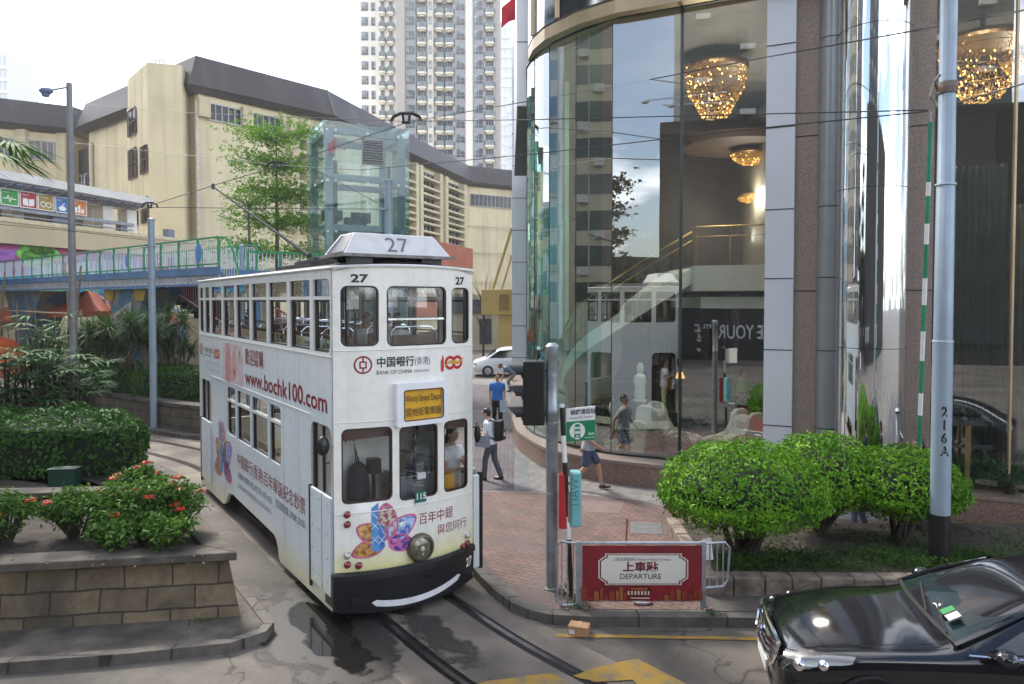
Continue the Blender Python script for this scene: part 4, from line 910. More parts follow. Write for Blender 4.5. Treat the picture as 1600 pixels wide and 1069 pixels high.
# overhanging storey with bronze fascia
fasc = [Vector(p) for p in ((.95, 22.6), (.83, 21.7), (.55, 20.0), (.42, 18.9), (.52, 18.2), (.78, 17.5), (1.06, 17.1), (1.47, 16.55), (2.24, 15.88), (3.64, 15.2), (5.21, 14.45), (9.5, 12.4))]
fl = [K3(p, 0) for p in fasc]
f_ = MB(); strip(f_, fl, 0, .25, 10.36, 10.64); f_.build('fascia', m_bronze, hotel)
f_ = MB(); strip(f_, fl, .25, 1.3, 10.405, 10.46); f_.build('soffit', m_sofb, hotel)
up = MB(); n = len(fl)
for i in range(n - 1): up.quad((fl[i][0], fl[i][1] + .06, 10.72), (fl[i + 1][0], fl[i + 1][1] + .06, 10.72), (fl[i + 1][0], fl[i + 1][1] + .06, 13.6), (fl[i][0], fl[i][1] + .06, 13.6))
up.build('upper_windows', M('upper_glass', (.07, .08, .09), .05, var=.3, scale=.4, metal=.55, c2=(.55, .56, .56), lo=.44, hi=.52), hotel)  # dark and light reflection patches put into the glass colour
for p in fl[::2]: MB().box(p[0] - .05, p[0] + .05, p[1] - .05, p[1] + .08, 10.72, 13.6).build('upper_frame', m_bronze, hotel)
f_ = MB(); strip(f_, fl, -.05, .25, 13.6, 16); f_.build('upper_band', m_bronze, hotel)
MB().prism([p[:2] for p in fl] + [K3((14, 11), 0)[:2], K3((14, 40), 0)[:2], K3((1, 40), 0)[:2]], 15.9, 16.0).build('upper_roof', m_sofb, hotel)
# projecting white clad bay and column on the side street
MB().prism([K3((.14, 20.6), 0)[:2], K3((.78, 20.6), 0)[:2], K3((.8, 31.8), 0)[:2], K3((.09, 31.8), 0)[:2]], 9.62, 16).build('side_bay', m_alu, hotel)
MB().prism([K3((.16, 20.65), 0)[:2], K3((.76, 20.65), 0)[:2], K3((.78, 31.7), 0)[:2], K3((.11, 31.7), 0)[:2]], 9.56, 9.62).build('bay_soffit', M('soffit_grey', (.10, .095, .09), .7), hotel)
cl = MB().prism([K3((.0, 34), 0)[:2], K3((.66, 34), 0)[:2], K3((.66, 34.6), 0)[:2], K3((.02, 34.6), 0)[:2]], .1, 16).build('side_column', m_alu, hotel)
j = MB()
for k in range(9): z = 1.4 + k * 1.5; j.box(K3((-.004, 0), 0)[0], K3((.664, 0), 0)[0], K3((0, 33.992), 0)[1], K3((0, 34.2), 0)[1], z, z + .03)
for z in (11.4, 13.4): j.box(K3((.138, 0), 0)[0], K3((.782, 0), 0)[0], K3((0, 20.594), 0)[1], K3((0, 20.7), 0)[1], z, z + .025)
j.build('panel_joints', m_mul, cl)
# inside: floor, dark back wall, ceiling, mezzanine, stairs
m_wood = M('lobby_brown', (.035, .023, .016), .5, var=.3, scale=1.2); m_lfl = M('lobby_floor', (.16, .13, .10), .25, var=.2); m_cei = M('lobby_ceiling', (.13, .11, .09), .6, var=.2, scale=.6); m_wht = M('lobby_white', (.82, .82, .79), .5, var=.04)
MB().prism([K3(p, 0)[:2] for p in [(1.3, 33), (1.5, 20.6), (1.62, 20.6), (1.5, 33)]], .576, 10.3).build('daylight_stand_in', M('daylight_pale_green', (.42, .52, .49), .5, var=.2, scale=1.5), hotel)  # added pale sheet, stands in for daylight showing through the corner glass
core = [(1.3, 33), (2.2, 27), (10, 27), (16, 24), (16, 10.5)]
MB().prism([K3(p, 0)[:2] for p in [(1.2, 33), (.9, 22), (.9, 19.4), (2.6, 16.8), (5.2, 15.4), (16, 10.4), (16, 25), (10, 28)]], .3, .575).build('lobby_floor', m_lfl, hotel)
MB().prism([K3(p, 0)[:2] for p in [(1.2, 33), (.62, 22), (.5, 19.6), (2.3, 16.4), (5.2, 15.0), (16, 10.0), (16, 25), (10, 28)]], 10.3, 10.4).build('lobby_ceiling', m_cei, hotel)
bw = MB()
for a, b in zip(core, core[1:]): bw.quad(K3(a, .5), K3(b, .5), K3(b, 10.4), K3(a, 10.4))
bw.build('lobby_back_wall', m_wood, hotel)
MB().prism([K3(p, 0)[:2] for p in [(7.2, 15.2), (7.4, 15.1), (8.4, 26), (8.2, 26)]], .5, 10.4).build('lobby_cross_wall', M('lobby_beige', (.20, .17, .13), .6, var=.15), hotel)
mz = MB().prism([K3(p, 0)[:2] for p in [(4.7, 18.6), (7.1, 17.6), (8.4, 26), (4.7, 26)]], 4.35, 5.0).prism([K3(p, 0)[:2] for p in [(4.95, 18.9), (7.15, 17.95), (8.4, 26), (4.95, 26)]], 3.9, 4.2)
mzo = mz.build('mezzanine', m_wht, hotel)
brass = M('brass', (.55, .40, .16), .3, .9); gb = glass('balustrade_glass', (.8, .85, .84), .06)
r_ = MB().tube([K3((4.75, 18.65), 6.0), K3((7.1, 17.7), 6.0)], .025, 6).tube([K3((4.75, 18.65), 5.75), K3((7.1, 17.7), 5.75)], .015, 6)
for t in range(4): p = Vector((4.75, 18.65)).lerp(Vector((7.1, 17.7)), t / 3); r_.tube([K3(p, 5.0), K3(p, 6.0)], .02, 6)
r_.build('mezzanine_rail', brass, mzo)
sp = [Vector((4.7, 18.9, 4.95)), Vector((3.6, 18.75, 4.3)), Vector((2.6, 18.8, 3.65)), Vector((1.8, 19.4, 3.0)), Vector((1.45, 20.6, 2.2)), Vector((1.6, 22.0, 1.4)), Vector((2.2, 23.0, .7))]
sp = catmull(sp, 5); stw = MB(); n = len(sp); hs = [Vector((p.x, p.y)) for p in sp]; A = offset2([(p.x, p.y) for p in sp], -.0); B = offset2([(p.x, p.y) for p in sp], -1.5)
vs = []
for i in range(n): vs += [K3(A[i], sp[i].z), K3(A[i], sp[i].z - .42), K3(B[i], sp[i].z - .42), K3(B[i], sp[i].z)]
stw.add(vs, [(4 * i + k, 4 * i + (k + 1) % 4, 4 * i + 4 + (k + 1) % 4, 4 * i + 4 + k) for i in range(n - 1) for k in range(4)])
sto = stw.build('lobby_staircase', m_wht, hotel, smooth=True)
MB().tube([K3(A[i], sp[i].z + .95) for i in range(n)], .025, 6).tube([K3(A[i], sp[i].z + .72) for i in range(n)], .016, 6).build('stair_rail', brass, sto)
gg = MB(); vs = []
for i in range(n): vs += [K3(A[i], sp[i].z), K3(A[i], sp[i].z + .9)]
gg.add(vs, [(2 * i, 2 * i + 2, 2 * i + 3, 2 * i + 1) for i in range(n - 1)]); gg.build('stair_glass', gb, sto)
for x, y in ((4.6, 22.5), (6.3, 22), (3.2, 24.5)): MB().lathe([(.35, .5), (.35, 4.3)], 20, K3((x, y), 0)).build('lobby_column', m_wood, hotel, smooth=True)
ds = MB().box(*[q for q in (K3((3.1, 0), 0)[0], K3((4.6, 0), 0)[0], K3((0, 21.2), 0)[1], K3((0, 21.9), 0)[1], .5, 1.7)]); ds.build('reception_desk', m_wood, hotel)
# chandeliers: strings of lit glass beads
m_bead = M('lit_bead', (.9, .6, .2), .2, emit=((1, .50, .12), 5)); m_beadd = M('amber_bead', (.42, .24, .06), .15, .2, var=.4, emit=((1, .42, .10), .12)); m_rim = M('chandelier_bronze', (.20, .12, .05), .35, .7)
def chandelier(p, r, h, lab, nlit, seed):
    t = thing('chandelier', p, label=lab, cat='chandelier', group='crystal chandeliers in the hotel lobby'); rnd = random.Random(seed)
    MB().lathe([(r * .2, 0), (r * .98, -.02), (r, -.1), (r * .9, -.14)], 28, (0, 0, 0)).tube([(0, 0, 0), (0, 0, .5)], .05, 8).build('ceiling_ring', m_rim, t)
    lit, dim = MB(), MB()
    prof = lambda v: r * (1 - .32 * v) if v < .5 else r * (.84 - .9 * (v - .5))
    for k in range(nlit + 900):
        v = rnd.random() ** .9; a = rnd.uniform(0, 6.283); q = prof(v) * rnd.uniform(.9, 1.0); c_ = (q * math.cos(a), q * math.sin(a), -.1 - v * (h - .1))
        mb, s = (lit, rnd.uniform(.011, .022) * (r / .8) ** .5) if k < nlit else (dim, .02)
        mb.add([(c_[0] + s, c_[1], c_[2]), (c_[0] - s, c_[1], c_[2]), (c_[0], c_[1] + s, c_[2]), (c_[0], c_[1] - s, c_[2]), (c_[0], c_[1], c_[2] + s * 1.3), (c_[0], c_[1], c_[2] - s * 1.3)], [(0, 2, 4), (2, 1, 4), (1, 3, 4), (3, 0, 4), (2, 0, 5), (1, 2, 5), (3, 1, 5), (0, 3, 5)])
    hoop = MB()
    for v in (.15, .5, .8): q = prof(v) * .98; hoop.tube([(q * math.cos(j * .2618), q * math.sin(j * .2618), -.1 - v * (h - .1)) for j in range(25)], .008, 4, caps=False)
    la_ = bpy.data.lights.new('chandelier_light', 'POINT'); la_.energy = 340 * r * r; la_.color = (1, .90, .78); la_.shadow_soft_size = r * .6; lo_ = bpy.data.objects.new('chandelier_light', la_); COL.objects.link(lo_); lo_.parent = t; lo_.location = (0, 0, -h - 1.1)
    hoop.build('hoops', m_rim, t); lit.build('lit_beads', m_bead, t); dim.build('glass_beads', m_beadd, t)
p = at(1118, 98, 18.5); chandelier((p.x, p.y, 10.1), .82, 1.32, 'large amber crystal chandelier behind the tallest glass panel', 120, 1)
p = at(1172, 236, 23.5); chandelier((p.x, p.y, 8.95), .62, .42, 'small shallow chandelier glowing beneath the dark lobby ceiling', 90, 2)
p = at(1535, 66, 15.0); chandelier((p.x, p.y, 9.5), .86, 1.25, 'amber chandelier seen past the numbered lamp post', 150, 3)
p = at(1180, 303, 24.5); chandelier((p.x, p.y, 7.7), .6, .3, 'faint flat chandelier below the small shallow one', 25, 4)
p = at(1590, 60, 17.0); chandelier((p.x, p.y, 9.8), .35, .4, 'small cluster of lit beads at the right edge of the picture', 25, 6)
p = at(1150, 236, 23.5); MB().lathe([(1.7, 9.05), (1.7, 9.3), (.2, 9.32)], 32, K3((p.x, p.y), 0)).build('ceiling_disc', M('disc_brown', (.08, .045, .025), .6), hotel, smooth=True)
# lobby furniture and planting behind the glass
m_chair = M('chair_white', (.82, .83, .80), .35, var=.04)
def tub_chair(loc, rz, lab, k=1.0):
    t = thing('sculpted_armchair', loc, rz, label=lab, cat='armchair', group='white sculpted armchairs in the lobby')
    # stepped side profile: tall scrolled back running down to a low seat
    prof = [(-.55, 0), (.75, 0), (.80, .22), (.62, .30), (.30, .34), (.08, .42), (-.05, .62), (-.10, .86), (-.22, .98), (-.45, 1.0), (-.56, .92), (-.60, .5)]
    for i, (y0, y1, s) in enumerate(((-.45, -.30, 1.0), (-.29, .29, .86), (.30, .45, 1.0))):
        MB().extr([(x * s * k, y0 * k, z * s * k) for x, z in prof], (0, (y1 - y0) * k, 0)).build('side_scroll' if i != 1 else 'seat', m_chair, t, bevel=.03)
for px, py, D, rz, k, lab in ((1040, 690, 17.2, -.5, 1.25, 'white sculpted armchair with a tall scrolled back beside the dark glazing bar'), (988, 700, 17.0, 2.6, .9, 'low white armchair left of the tall scrolled one, behind the plants'), (1150, 690, 17.0, 3.4, 1.1, 'white armchair facing left next to the pale pillar')):
    p = at(px, py, D); tub_chair((p.x, p.y, .576), rz, lab, k * .84)
bs = thing('garden_statue', (*W(1000, 612, .6)[:2], .576), label='white stone statue on a column inside the lobby', cat='statue'); 
p = at(1000, 600, 18.0); bs.location = (p.x, p.y, .576); bs.scale = (.85, .85, .9)
MB().lathe([(.22, 0), (.22, .1), (.12, .16), (.10, 1.0), (.2, 1.1), (.2, 1.16)], 14).build('pedestal', m_wht, bs, smooth=True)
MB().lathe([(.13, 1.16), (.17, 1.35), (.14, 1.5), (.19, 1.68), (.17, 1.82), (.07, 1.9), (.10, 2.0), (.105, 2.08), (.06, 2.17), (0, 2.19)], 14).build('figure', m_wht, bs, smooth=True)
lamp_ = thing('table_lamp', (*at(1063, 560, 20.5)[:2], 1.7), label='small orange table lamp lit on the reception desk', cat='lamp'); lamp_.scale = (.7, .7, .7); MB().lathe([(.1, 0), (.03, .05), (.03, .3)], 10).build('base', brass, lamp_); MB().lathe([(.20, .28), (.10, .52)], 14).build('lamp_shade', M('lampshade_lit', (.6, .3, .08), .6, emit=((1, .5, .12), .8)), lamp_, smooth=True)
cu_t = thing('lobby_curtain', (*(fp(1470, -1.3)), .58), math.atan2(FD.y, FD.x), label='tall fluted dark green and beige curtain inside the right hand pane', cat='curtain')
for a, b, z0, z1, mt_ in ((0, 1.1, 0, 6.2, M('drape_green', (.05, .075, .06), .7, var=.3, scale=2)), (1.12, 2.9, 0, 5.4, M('drape_olive', (.10, .095, .065), .7, var=.3, scale=2))):
    k = int((b - a) * 60); vs = []
    for i in range(k + 1): y = .05 * math.sin(i * .9) + .02 * math.sin(i * .37); vs += [(a + (b - a) * i / k, y, z0), (a + (b - a) * i / k, y, z1)]
    MB().add(vs, [(2 * i, 2 * i + 2, 2 * i + 3, 2 * i + 1) for i in range(k)]).build('drape', mt_, cu_t, smooth=2)
# red flag on the side bay
fg = thing('red_flag', (.1, 22.0, 11.6), label='red flag hanging from the corner of the pale bay at the top edge', cat='flag')
vs = []; fs = []
for i in range(7):
    for j in range(6): u, v = i / 6, j / 5; vs.append((-.42 * u + .0, .08 * math.sin(u * 5 + v * 2) - .1 * u, 1.75 - u * .5 - v * (.75 - .2 * u)))
for i in range(6):
    for j in range(5): fs.append((i * 6 + j, i * 6 + j + 1, i * 6 + j + 7, i * 6 + j + 6))
MB().add(vs, fs).build('cloth', M('flag_red', (.55, .03, .05), .7), fg, smooth=2); MB().tube([(.1, 0, 1.0), (-.0, -.02, 2.3)], .02, 6).build('staff', m_alu, fg)
# small statue and table behind the right hand pane
tb2 = thing('console_table', (*at(1500, 640, 13.6)[:2], .576), rz=-.44, label='dark glass topped console tables with gilded legs behind the right pane', cat='table')
MB().box(-.4, .5, -.25, .25, .78, .83).box(-.2, .3, -.9, -.5, 1.3, 1.35).build('table_top', M('top_dark', (.05, .05, .05), .1), tb2); 
for x in (-.35, .45): MB().tube([(x, 0, 0), (x * 1.1, 0, .4), (x * .8, 0, .78)], .03, 6).build('leg', brass, tb2)
MB().tube([(.05, -.7, 0), (.05, -.7, 1.3)], .04, 6).build('leg', brass, tb2)
# ================================================================== the tram
TO = Vector((-1.40, 9.577, 0)); TRZ = math.atan2(.566, .824); TL = 8.05; HW = 1.02
tram = thing('double_deck_tram', TO, TRZ, label='white double decker tram in bank advertising, number 27 on its front', cat='tram')
def graded(name, c_low, c_mid, c_up, z0, z1, z2, z3, rough=.28):
    m, n, l, p = nodes_of(name)
    t = n.new('ShaderNodeTexCoord'); s = n.new('ShaderNodeSeparateXYZ'); l.new(t.outputs['Object'], s.inputs[0])
    z = n.new('ShaderNodeTexNoise'); z.inputs['Scale'].default_value = 1.3; z.inputs['Detail'].default_value = 4; l.new(t.outputs['Object'], z.inputs['Vector'])
    ma = n.new('ShaderNodeMath'); ma.operation = 'MULTIPLY_ADD'; l.new(z.outputs[0], ma.inputs[0]); ma.inputs[1].default_value = .25; l.new(s.outputs[2], ma.inputs[2])
    mr = n.new('ShaderNodeMapRange'); mr.inputs[1].default_value = 0; mr.inputs[2].default_value = 5; l.new(ma.outputs[0], mr.inputs[0])
    cr = n.new('ShaderNodeValToRGB'); l.new(mr.outputs[0], cr.inputs[0]); e = cr.color_ramp.elements
    e[0].position = z0 / 5; e[0].color = rgb(c_low); e[1].position = z1 / 5; e[1].color = rgb(c_mid)
    k = e.new(z2 / 5); k.color = rgb(c_mid); k = e.new(z3 / 5); k.color = rgb(c_up)
    z2_ = n.new('ShaderNodeTexNoise'); z2_.inputs['Scale'].default_value = 9; z2_.inputs['Detail'].default_value = 7; l.new(t.outputs['Object'], z2_.inputs['Vector'])
    m2 = n.new('ShaderNodeMapRange'); m2.inputs[1].default_value = .3; m2.inputs[2].default_value = .75; m2.inputs[3].default_value = 1.0; m2.inputs[4].default_value = .9; l.new(z2_.outputs[0], m2.inputs[0])
    v = n.new('ShaderNodeVectorMath'); v.operation = 'SCALE'; l.new(cr.outputs[0], v.inputs[0]); l.new(m2.outputs[0], v.inputs['Scale'])
    l.new(v.outputs[0], p.inputs['Base Color']); p.inputs['Roughness'].default_value = rough
    mp = n.new('ShaderNodeMapping'); mp.inputs['Scale'].default_value = (7, 7, .35); l.new(t.outputs['Object'], mp.inputs[0]); z4 = n.new('ShaderNodeTexNoise'); z4.inputs['Scale'].default_value = 1; z4.inputs['Detail'].default_value = 6; l.new(mp.outputs[0], z4.inputs['Vector'])
    m4 = n.new('ShaderNodeMapRange'); m4.inputs[1].default_value = .5; m4.inputs[2].default_value = .8; m4.inputs[3].default_value = 1.0; m4.inputs[4].default_value = .90; l.new(z4.outputs[0], m4.inputs[0])
    v4 = n.new('ShaderNodeVectorMath'); v4.operation = 'SCALE'; l.new(v.outputs[0], v4.inputs[0]); l.new(m4.outputs[0], v4.inputs['Scale']); l.new(v4.outputs[0], p.inputs['Base Color'])
    b = n.new('ShaderNodeBump'); b.inputs['Strength'].default_value = .2; b.inputs['Distance'].default_value = .02; l.new(z.outputs[0], b.inputs['Height']); l.new(b.outputs[0], p.inputs['Normal'])
    return m
m_front = graded('wrap_front', (.86, .79, .36), (.90, .87, .79), (.90, .87, .80), .75, 1.15, 2.4, 3.2)
m_side = graded('wrap_side', (.80, .79, .56), (.75, .83, .87), (.85, .86, .83), .35, .75, 2.9, 3.9)  # printed gradient; its blue middle tone also carries sky light in the colour
m_white = M('tram_white_paint', (.78, .79, .76), .3, var=.05, scale=3)
m_dark = M('tram_dark_frame', (.035, .016, .012), .4, var=.2)
m_black = M('tram_black', (.012, .012, .014), .35, var=.2)
m_roof = M('tram_roof_paint', (.05, .03, .028), .6, var=.25, scale=3)
m_int = M('tram_interior_cream', (.55, .53, .44), .5, var=.08)
m_ceil = M('tram_ceiling_white', (.7, .7, .66), .5, var=.05)
m_floor = M('tram_floor', (.22, .16, .12), .7, var=.2)
m_gl = glass('tram_glass', (.86, .9, .9), .07, 0, .5)
m_glw = glass('tram_windscreen', (.94, .95, .95), .05, 0, .5)
m_red = M('dark_red_print', (.24, .008, .014), .4, var=.05)
m_ink = M('black_print', (.015, .015, .017), .4, var=.05)
m_gold = M('gold_print', (.65, .38, .05), .4, var=.1)
m_brightred = M('bright_red_print', (.55, .02, .02), .4, var=.1)
m_blueprint = M('faded_blue_print', (.10, .12, .2), .4, var=.05)
bow = lambda x: -.18 * (1 - (x / HW) ** 2)
fm = lambda u, v, w: (u, bow(u) + w, v)                     # front
fd = lambda d: (lambda u, v, w: (u, bow(u) - d, v))         # decals on the front
sm = lambda u, v, w: (-HW + w, u, v)                        # near side: u runs to the rear
top_z = lambda x: 4.52 + .035 * (1 - (x / HW) ** 2)
# front panel
outer = [(-HW, .60)] + [(-HW + 2 * HW * i / 16, .60) for i in range(1, 16)] + [(HW, .60)] + [(HW - 2 * HW * i / 16, top_z(HW - 2 * HW * i / 16)) for i in range(17)]
upw = [(-.93, -.46, 3.52, 4.29), (-.36, .53, 3.51, 4.29), (.62, .95, 3.51, 4.28)]
low = [(-.93, -.29, 1.52, 2.48), (-.20, .38, 1.48, 2.46), (.48, .92, 1.48, 2.46)]
hl = [rr(*q, .085) for q in upw] + [rr(*q, .075) for q in low]
panel(MB(), outer, hl, fm, .05, grid=.13).build('front_panel', m_front, tram, smooth=True)
for i, q in enumerate(upw + low):
    f = ringframe(*q, .08, .022, lambda u, v, w: fm(u, v, w + .012), .05).build('window_frame', m_dark, tram)
    g = MB(); lp = rr(q[0] + .02, q[1] - .02, q[2] + .02, q[3] - .02, .06)
    # panes are bowed with the front
    k = 6; vs = []
    for a in range(k + 1):
        u = q[0] + .012 + (q[1] - q[0] - .024) * a / k; vs += [fm(u, q[2] + .01, .035), fm(u, q[3] - .01, .035)]
    g.add(vs, [(2 * a, 2 * a + 2, 2 * a + 3, 2 * a + 1) for a in range(k)])
    g.build('window_pane', m_glw if i > 2 else m_gl, f)
# half-lowered sash bars of the upper middle window
MB().bar((-.33, bow(0) + .05, 3.86), (.5, bow(.4) + .05, 3.86), .02, .025).build('sash_rail', m_chrome, tram)
# seams and rivets
for z in (3.47, 2.56, 1.40):
    sb = MB(); 
    pts = [(-HW + 2 * HW * i / 20, bow(-HW + 2 * HW * i / 20) - .004, z) for i in range(21)]
    sb.tube(pts, .006, 5); sb.build('seam_strip', m_white, tram)
rv = MB()
for k in range(46):
    z = .7 + k * .083
    for x in (-.985, .985): rv.ell((x, bow(x) - .002, z), .007, .005, .007, 6, 4)
rv.build('rivets', m_white, tram)
# roof edge moulding
pts = [(-HW - .01, TL, 4.515), (-HW - .01, .02, 4.515)] + [(x, bow(x) - .015, top_z(x)) for x in [(-HW + 2 * HW * i / 16) for i in range(17)]] + [(HW + .01, .02, 4.515), (HW + .01, TL, 4.515)]
MB().tube(pts, .02, 6).build('roof_moulding', m_white, tram, smooth=True)
# near and far side panels
prof = [(0, .2), (.05, .14), (2.28, .11), (2.36, .16), (2.40, .30), (2.48, .40), (2.62, .455), (5.2, .5), (5.5, .46), (5.62, .36), (5.8, .2), (5.95, .15), (8.0, .14), (TL, .2), (TL, 4.515), (0, 4.515)]
door1, door2 = (.07, .85, .36, 2.49), (6.93, 7.83, .36, 2.44)
bigU, bigL = (.1, 7.97, 3.43, 4.38), (2.2, 5.57, 1.60, 2.49)
mull = [.79, 1.785, 2.835, 3.845, 4.875, 5.87, 6.905, 7.49]
mullL = [2.84, 3.88, 4.885]
holes = [rr(*door1, [.14, .14, .01, .01]), rr(*door2, [.14, .14, .01, .01])]
def cells(q, ms, hw, r):
    xs = [q[0]] + ms + [q[1]]; out = []
    for i in range(len(xs) - 1):
        a = xs[i] + (hw if i else 0); b = xs[i + 1] - (hw if i < len(xs) - 2 else 0)
        rl = [r if i == len(xs) - 2 else .01, r if i == 0 else .01, r if i == 0 else .01, r if i == len(xs) - 2 else .01]
        out.append((a, b, q[2], q[3], rl))
    return out
cu_, cl_ = cells(bigU, mull, .07, .1), cells(bigL, mullL, .055, .1)
holes += [rr(a, b, c, d, r) for a, b, c, d, r in cu_ + cl_]
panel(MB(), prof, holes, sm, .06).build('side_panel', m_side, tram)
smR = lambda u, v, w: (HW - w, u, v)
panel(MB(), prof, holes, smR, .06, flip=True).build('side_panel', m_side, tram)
for sgn, fn in ((-1, sm), (1, smR)):
    for a, b, c, d, r in cu_ + cl_:
        zt = 4.135 if c > 3 else 2.235
        fr = MB()
        p0, p1 = fn(a, zt, .02), fn(b, zt, .02); fr.bar(p0, p1, .035, .045)
        for u in (a + .025, b - .025): fr.bar(fn(u, c, .045), fn(u, d, .045), .04, .05, up=(0, 1, 0), m=1)
        fr.bar(fn(a, c + .015, .045), fn(b, c + .015, .045), .04, .03, m=1)
        fr.bar(fn(a, zt - .04, .05), fn(b, zt - .04, .05), .03, .03, m=1)
        f = fr.build('window_frame', [m_white, m_dark], tram)
        MB().quad(fn(a + .02, zt + .02, .035), fn(b - .02, zt + .02, .035), fn(b - .02, d - .01, .035), fn(a + .02, d - .01, .035)).build('window_pane', m_gl, f)
        h = c + (zt - c) * (.25 if c > 3 else .3)
        MB().quad(fn(a + .04, c + .02, .05), fn(b - .04, c + .02, .05), fn(b - .04, h, .05), fn(a + .04, h, .05)).build('window_pane', m_gl, f)
        if c > 3: MB().tube([fn(a, c + .22, .07), fn(b, c + .22, .07)], .011, 6).build('guard_rail', m_dark, tram)
for u in (1.35, 2.05, 5.72, 6.8): MB().box(-HW - .0015, -HW + .01, u - .0025, u + .0025, .5, 3.36).build('panel_seam', M('seam_grey', (.42, .43, .42), .6), tram)
MB().box(-HW - .006, -HW + .01, .88, 6.9, 2.555, 2.575).box(-HW - .006, -HW + .01, .02, TL, 3.375, 3.395).build('seam_strip', m_white, tram)
# gates: two leaves below each door opening
for s0, s1 in ((.07, .85), (6.93, 7.83)):
    mid = s0 + (s1 - s0) * .40
    for a, b in ((s0 + .01, mid - .015), (mid + .015, s1 - .03)):
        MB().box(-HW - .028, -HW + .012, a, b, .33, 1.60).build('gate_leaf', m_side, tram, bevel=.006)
    MB().box(-HW - .034, -HW, s1 - .03, s1 + .015, .24, 1.62).box(-HW - .02, -HW + .01, mid - .013, mid + .013, .34, 1.58).build('gate_post', m_black, tram)
    rvv = MB()
    for z in (.5, .8, 1.1, 1.5):
        for u in (s0 + .1, mid + .1, s1 - .12): rvv.ell((-HW - .03, u, z), .005, .012, .012, 6, 4)
    rvv.build('gate_bolts', m_chrome, tram)
    MB().box(-HW + .05, -HW + .08, s0, s1, .36, 2.48).build('door_recess', M('tram_door_grey', (.42, .40, .35), .5), tram)
    MB().bar((-HW + .03, mid + .05, 1.6), (-HW + .03, mid + .05, 2.46), .03).bar((-HW + .03, s1 - .1, 1.6), (-HW + .03, s1 - .1, 2.46), .05).build('door_track', m_dark, tram)
# open exit gate folded out on the far side
MB().box(HW + .005, HW + .10, -.02, .03, .30, 1.62).build('exit_gate_leaf', m_white, tram, bevel=.005)
MB().box(HW + .10, HW + .15, -.03, .04, .28, 1.66).build('exit_gate_post', m_black, tram)
# rear panel, roof, floors
panel(MB(), [(-HW, .2), (HW, .2), (HW, 4.52), (-HW, 4.52)], [rr(-.93, -.4, 3.5, 4.3, .08), rr(-.3, .3, 3.5, 4.3, .08), rr(.4, .93, 3.5, 4.3, .08), rr(-.8, .8, 1.5, 2.4, .08)], lambda u, v, w: (u, TL - w, v), .05).build('rear_panel', m_front, tram)
rf = MB(); n = 12
vs = []; ys = [-.0, TL]
front_roof = [(-HW + 2 * HW * i / n) for i in range(n + 1)]
for k, s_ in enumerate((0, .3, TL - .2, TL)):
    for x in front_roof:
        y = (bow(x) - .02 if k == 0 else (bow(x) * .5 + .25 if k == 1 else s_)); zz = 4.53 + .12 * (1 - (x / HW) ** 2) - (.06 if k in (0, 3) else 0)
        vs.append((x, y, zz))
rf.add(vs, [(k * (n + 1) + i, k * (n + 1) + i + 1, (k + 1) * (n + 1) + i + 1, (k + 1) * (n + 1) + i) for k in range(3) for i in range(n)])
rf.box(-HW + .06, HW - .06, .0, TL - .05, 4.40, 4.44, 1)
rf.build('roof', [m_roof, m_ceil], tram, smooth=True)
MB().box(-HW + .06, HW - .06, .04, TL - .05, 2.66, 2.72, 0).box(-HW + .06, HW - .06, .04, TL - .05, 2.56, 2.6, 1).build('upper_deck', [m_floor, m_ceil], tram)
MB().box(-HW + .06, HW - .06, .04, TL - .05, .62, .68).build('lower_floor', m_floor, tram)
# lining under the windows so the inside is cream
ln = MB()
for x in (-HW + .065, HW - .075): ln.box(x, x + .01, .9, 6.9, .7, 1.56).box(x, x + .01, .05, 8.0, 2.74, 3.40)
ln.build('inner_lining', m_int, tram)
# roof hoops seen through the glass
hp = MB()
for s_ in mull: hp.tube([(-HW + .09, s_, 4.15), (-HW + .2, s_, 4.36), (0, s_, 4.39), (HW - .2, s_, 4.36), (HW - .09, s_, 4.15)], .02, 6)
hp.build('roof_hoops', m_dark, tram)
# bumper
bb = lambda x: -.27 * (1 - (abs(x) / (HW + .02)) ** 2.2)
bm_ = MB(); n = 24; vs = []
for i in range(n + 1):
    x = -(HW + .02) + 2 * (HW + .02) * i / n; zb = .10 - .06 * (1 - (x / HW) ** 2) + .05; dy = bb(x)
    vs += [(x, dy + .02, .66), (x, dy - .035, .63), (x, dy - .04, .56), (x, dy - .01, .55), (x, dy - .01, .5), (x, dy + .02, zb), (x, dy + .3, zb - .01)]
bm_.add(vs, [(i * 7 + k, i * 7 + k + 1, (i + 1) * 7 + k + 1, (i + 1) * 7 + k) for i in range(n) for k in range(6)])
bm_.box(-HW - .015, -HW + .05, .0, .3, .2, .62).box(HW - .05, HW + .015, .0, .3, .2, .62)
bump_ = bm_.build('bumper', m_black, tram, smooth=True)
MB().box(-.86, -.62, bb(.74) - .022, bb(.74) + .1, .25, .34).box(.1, .2, bb(.1) - .02, bb(.1) + .1, .44, .48).build('bumper_slots', M('slot_black', (.003, .003, .003), .9), bump_)
st = MB(); vs = []; k = 24
for i in range(k + 1):
    x = -.60 + 1.33 * i / k; t = (x - .05) / .68; z = .185 + .10 * t * t + .03 * t; hw_ = .042 * min(1, 3.2 * math.sqrt(max(0.0, 1 - (2 * i / k - 1) ** 2)) + .0)
    y = bb(x) - .002
    yy = lambda z: y + (.03 * (.5 - z) / .36) - .018
    vs += [(x, yy(z - hw_), z - hw_), (x, yy(z + hw_), z + hw_)]
st.add(vs, [(2 * i, 2 * i + 2, 2 * i + 3, 2 * i + 1) for i in range(k)])
st.build('bumper_stripe', M('white_stripe', (.8, .8, .8), .5), bump_)
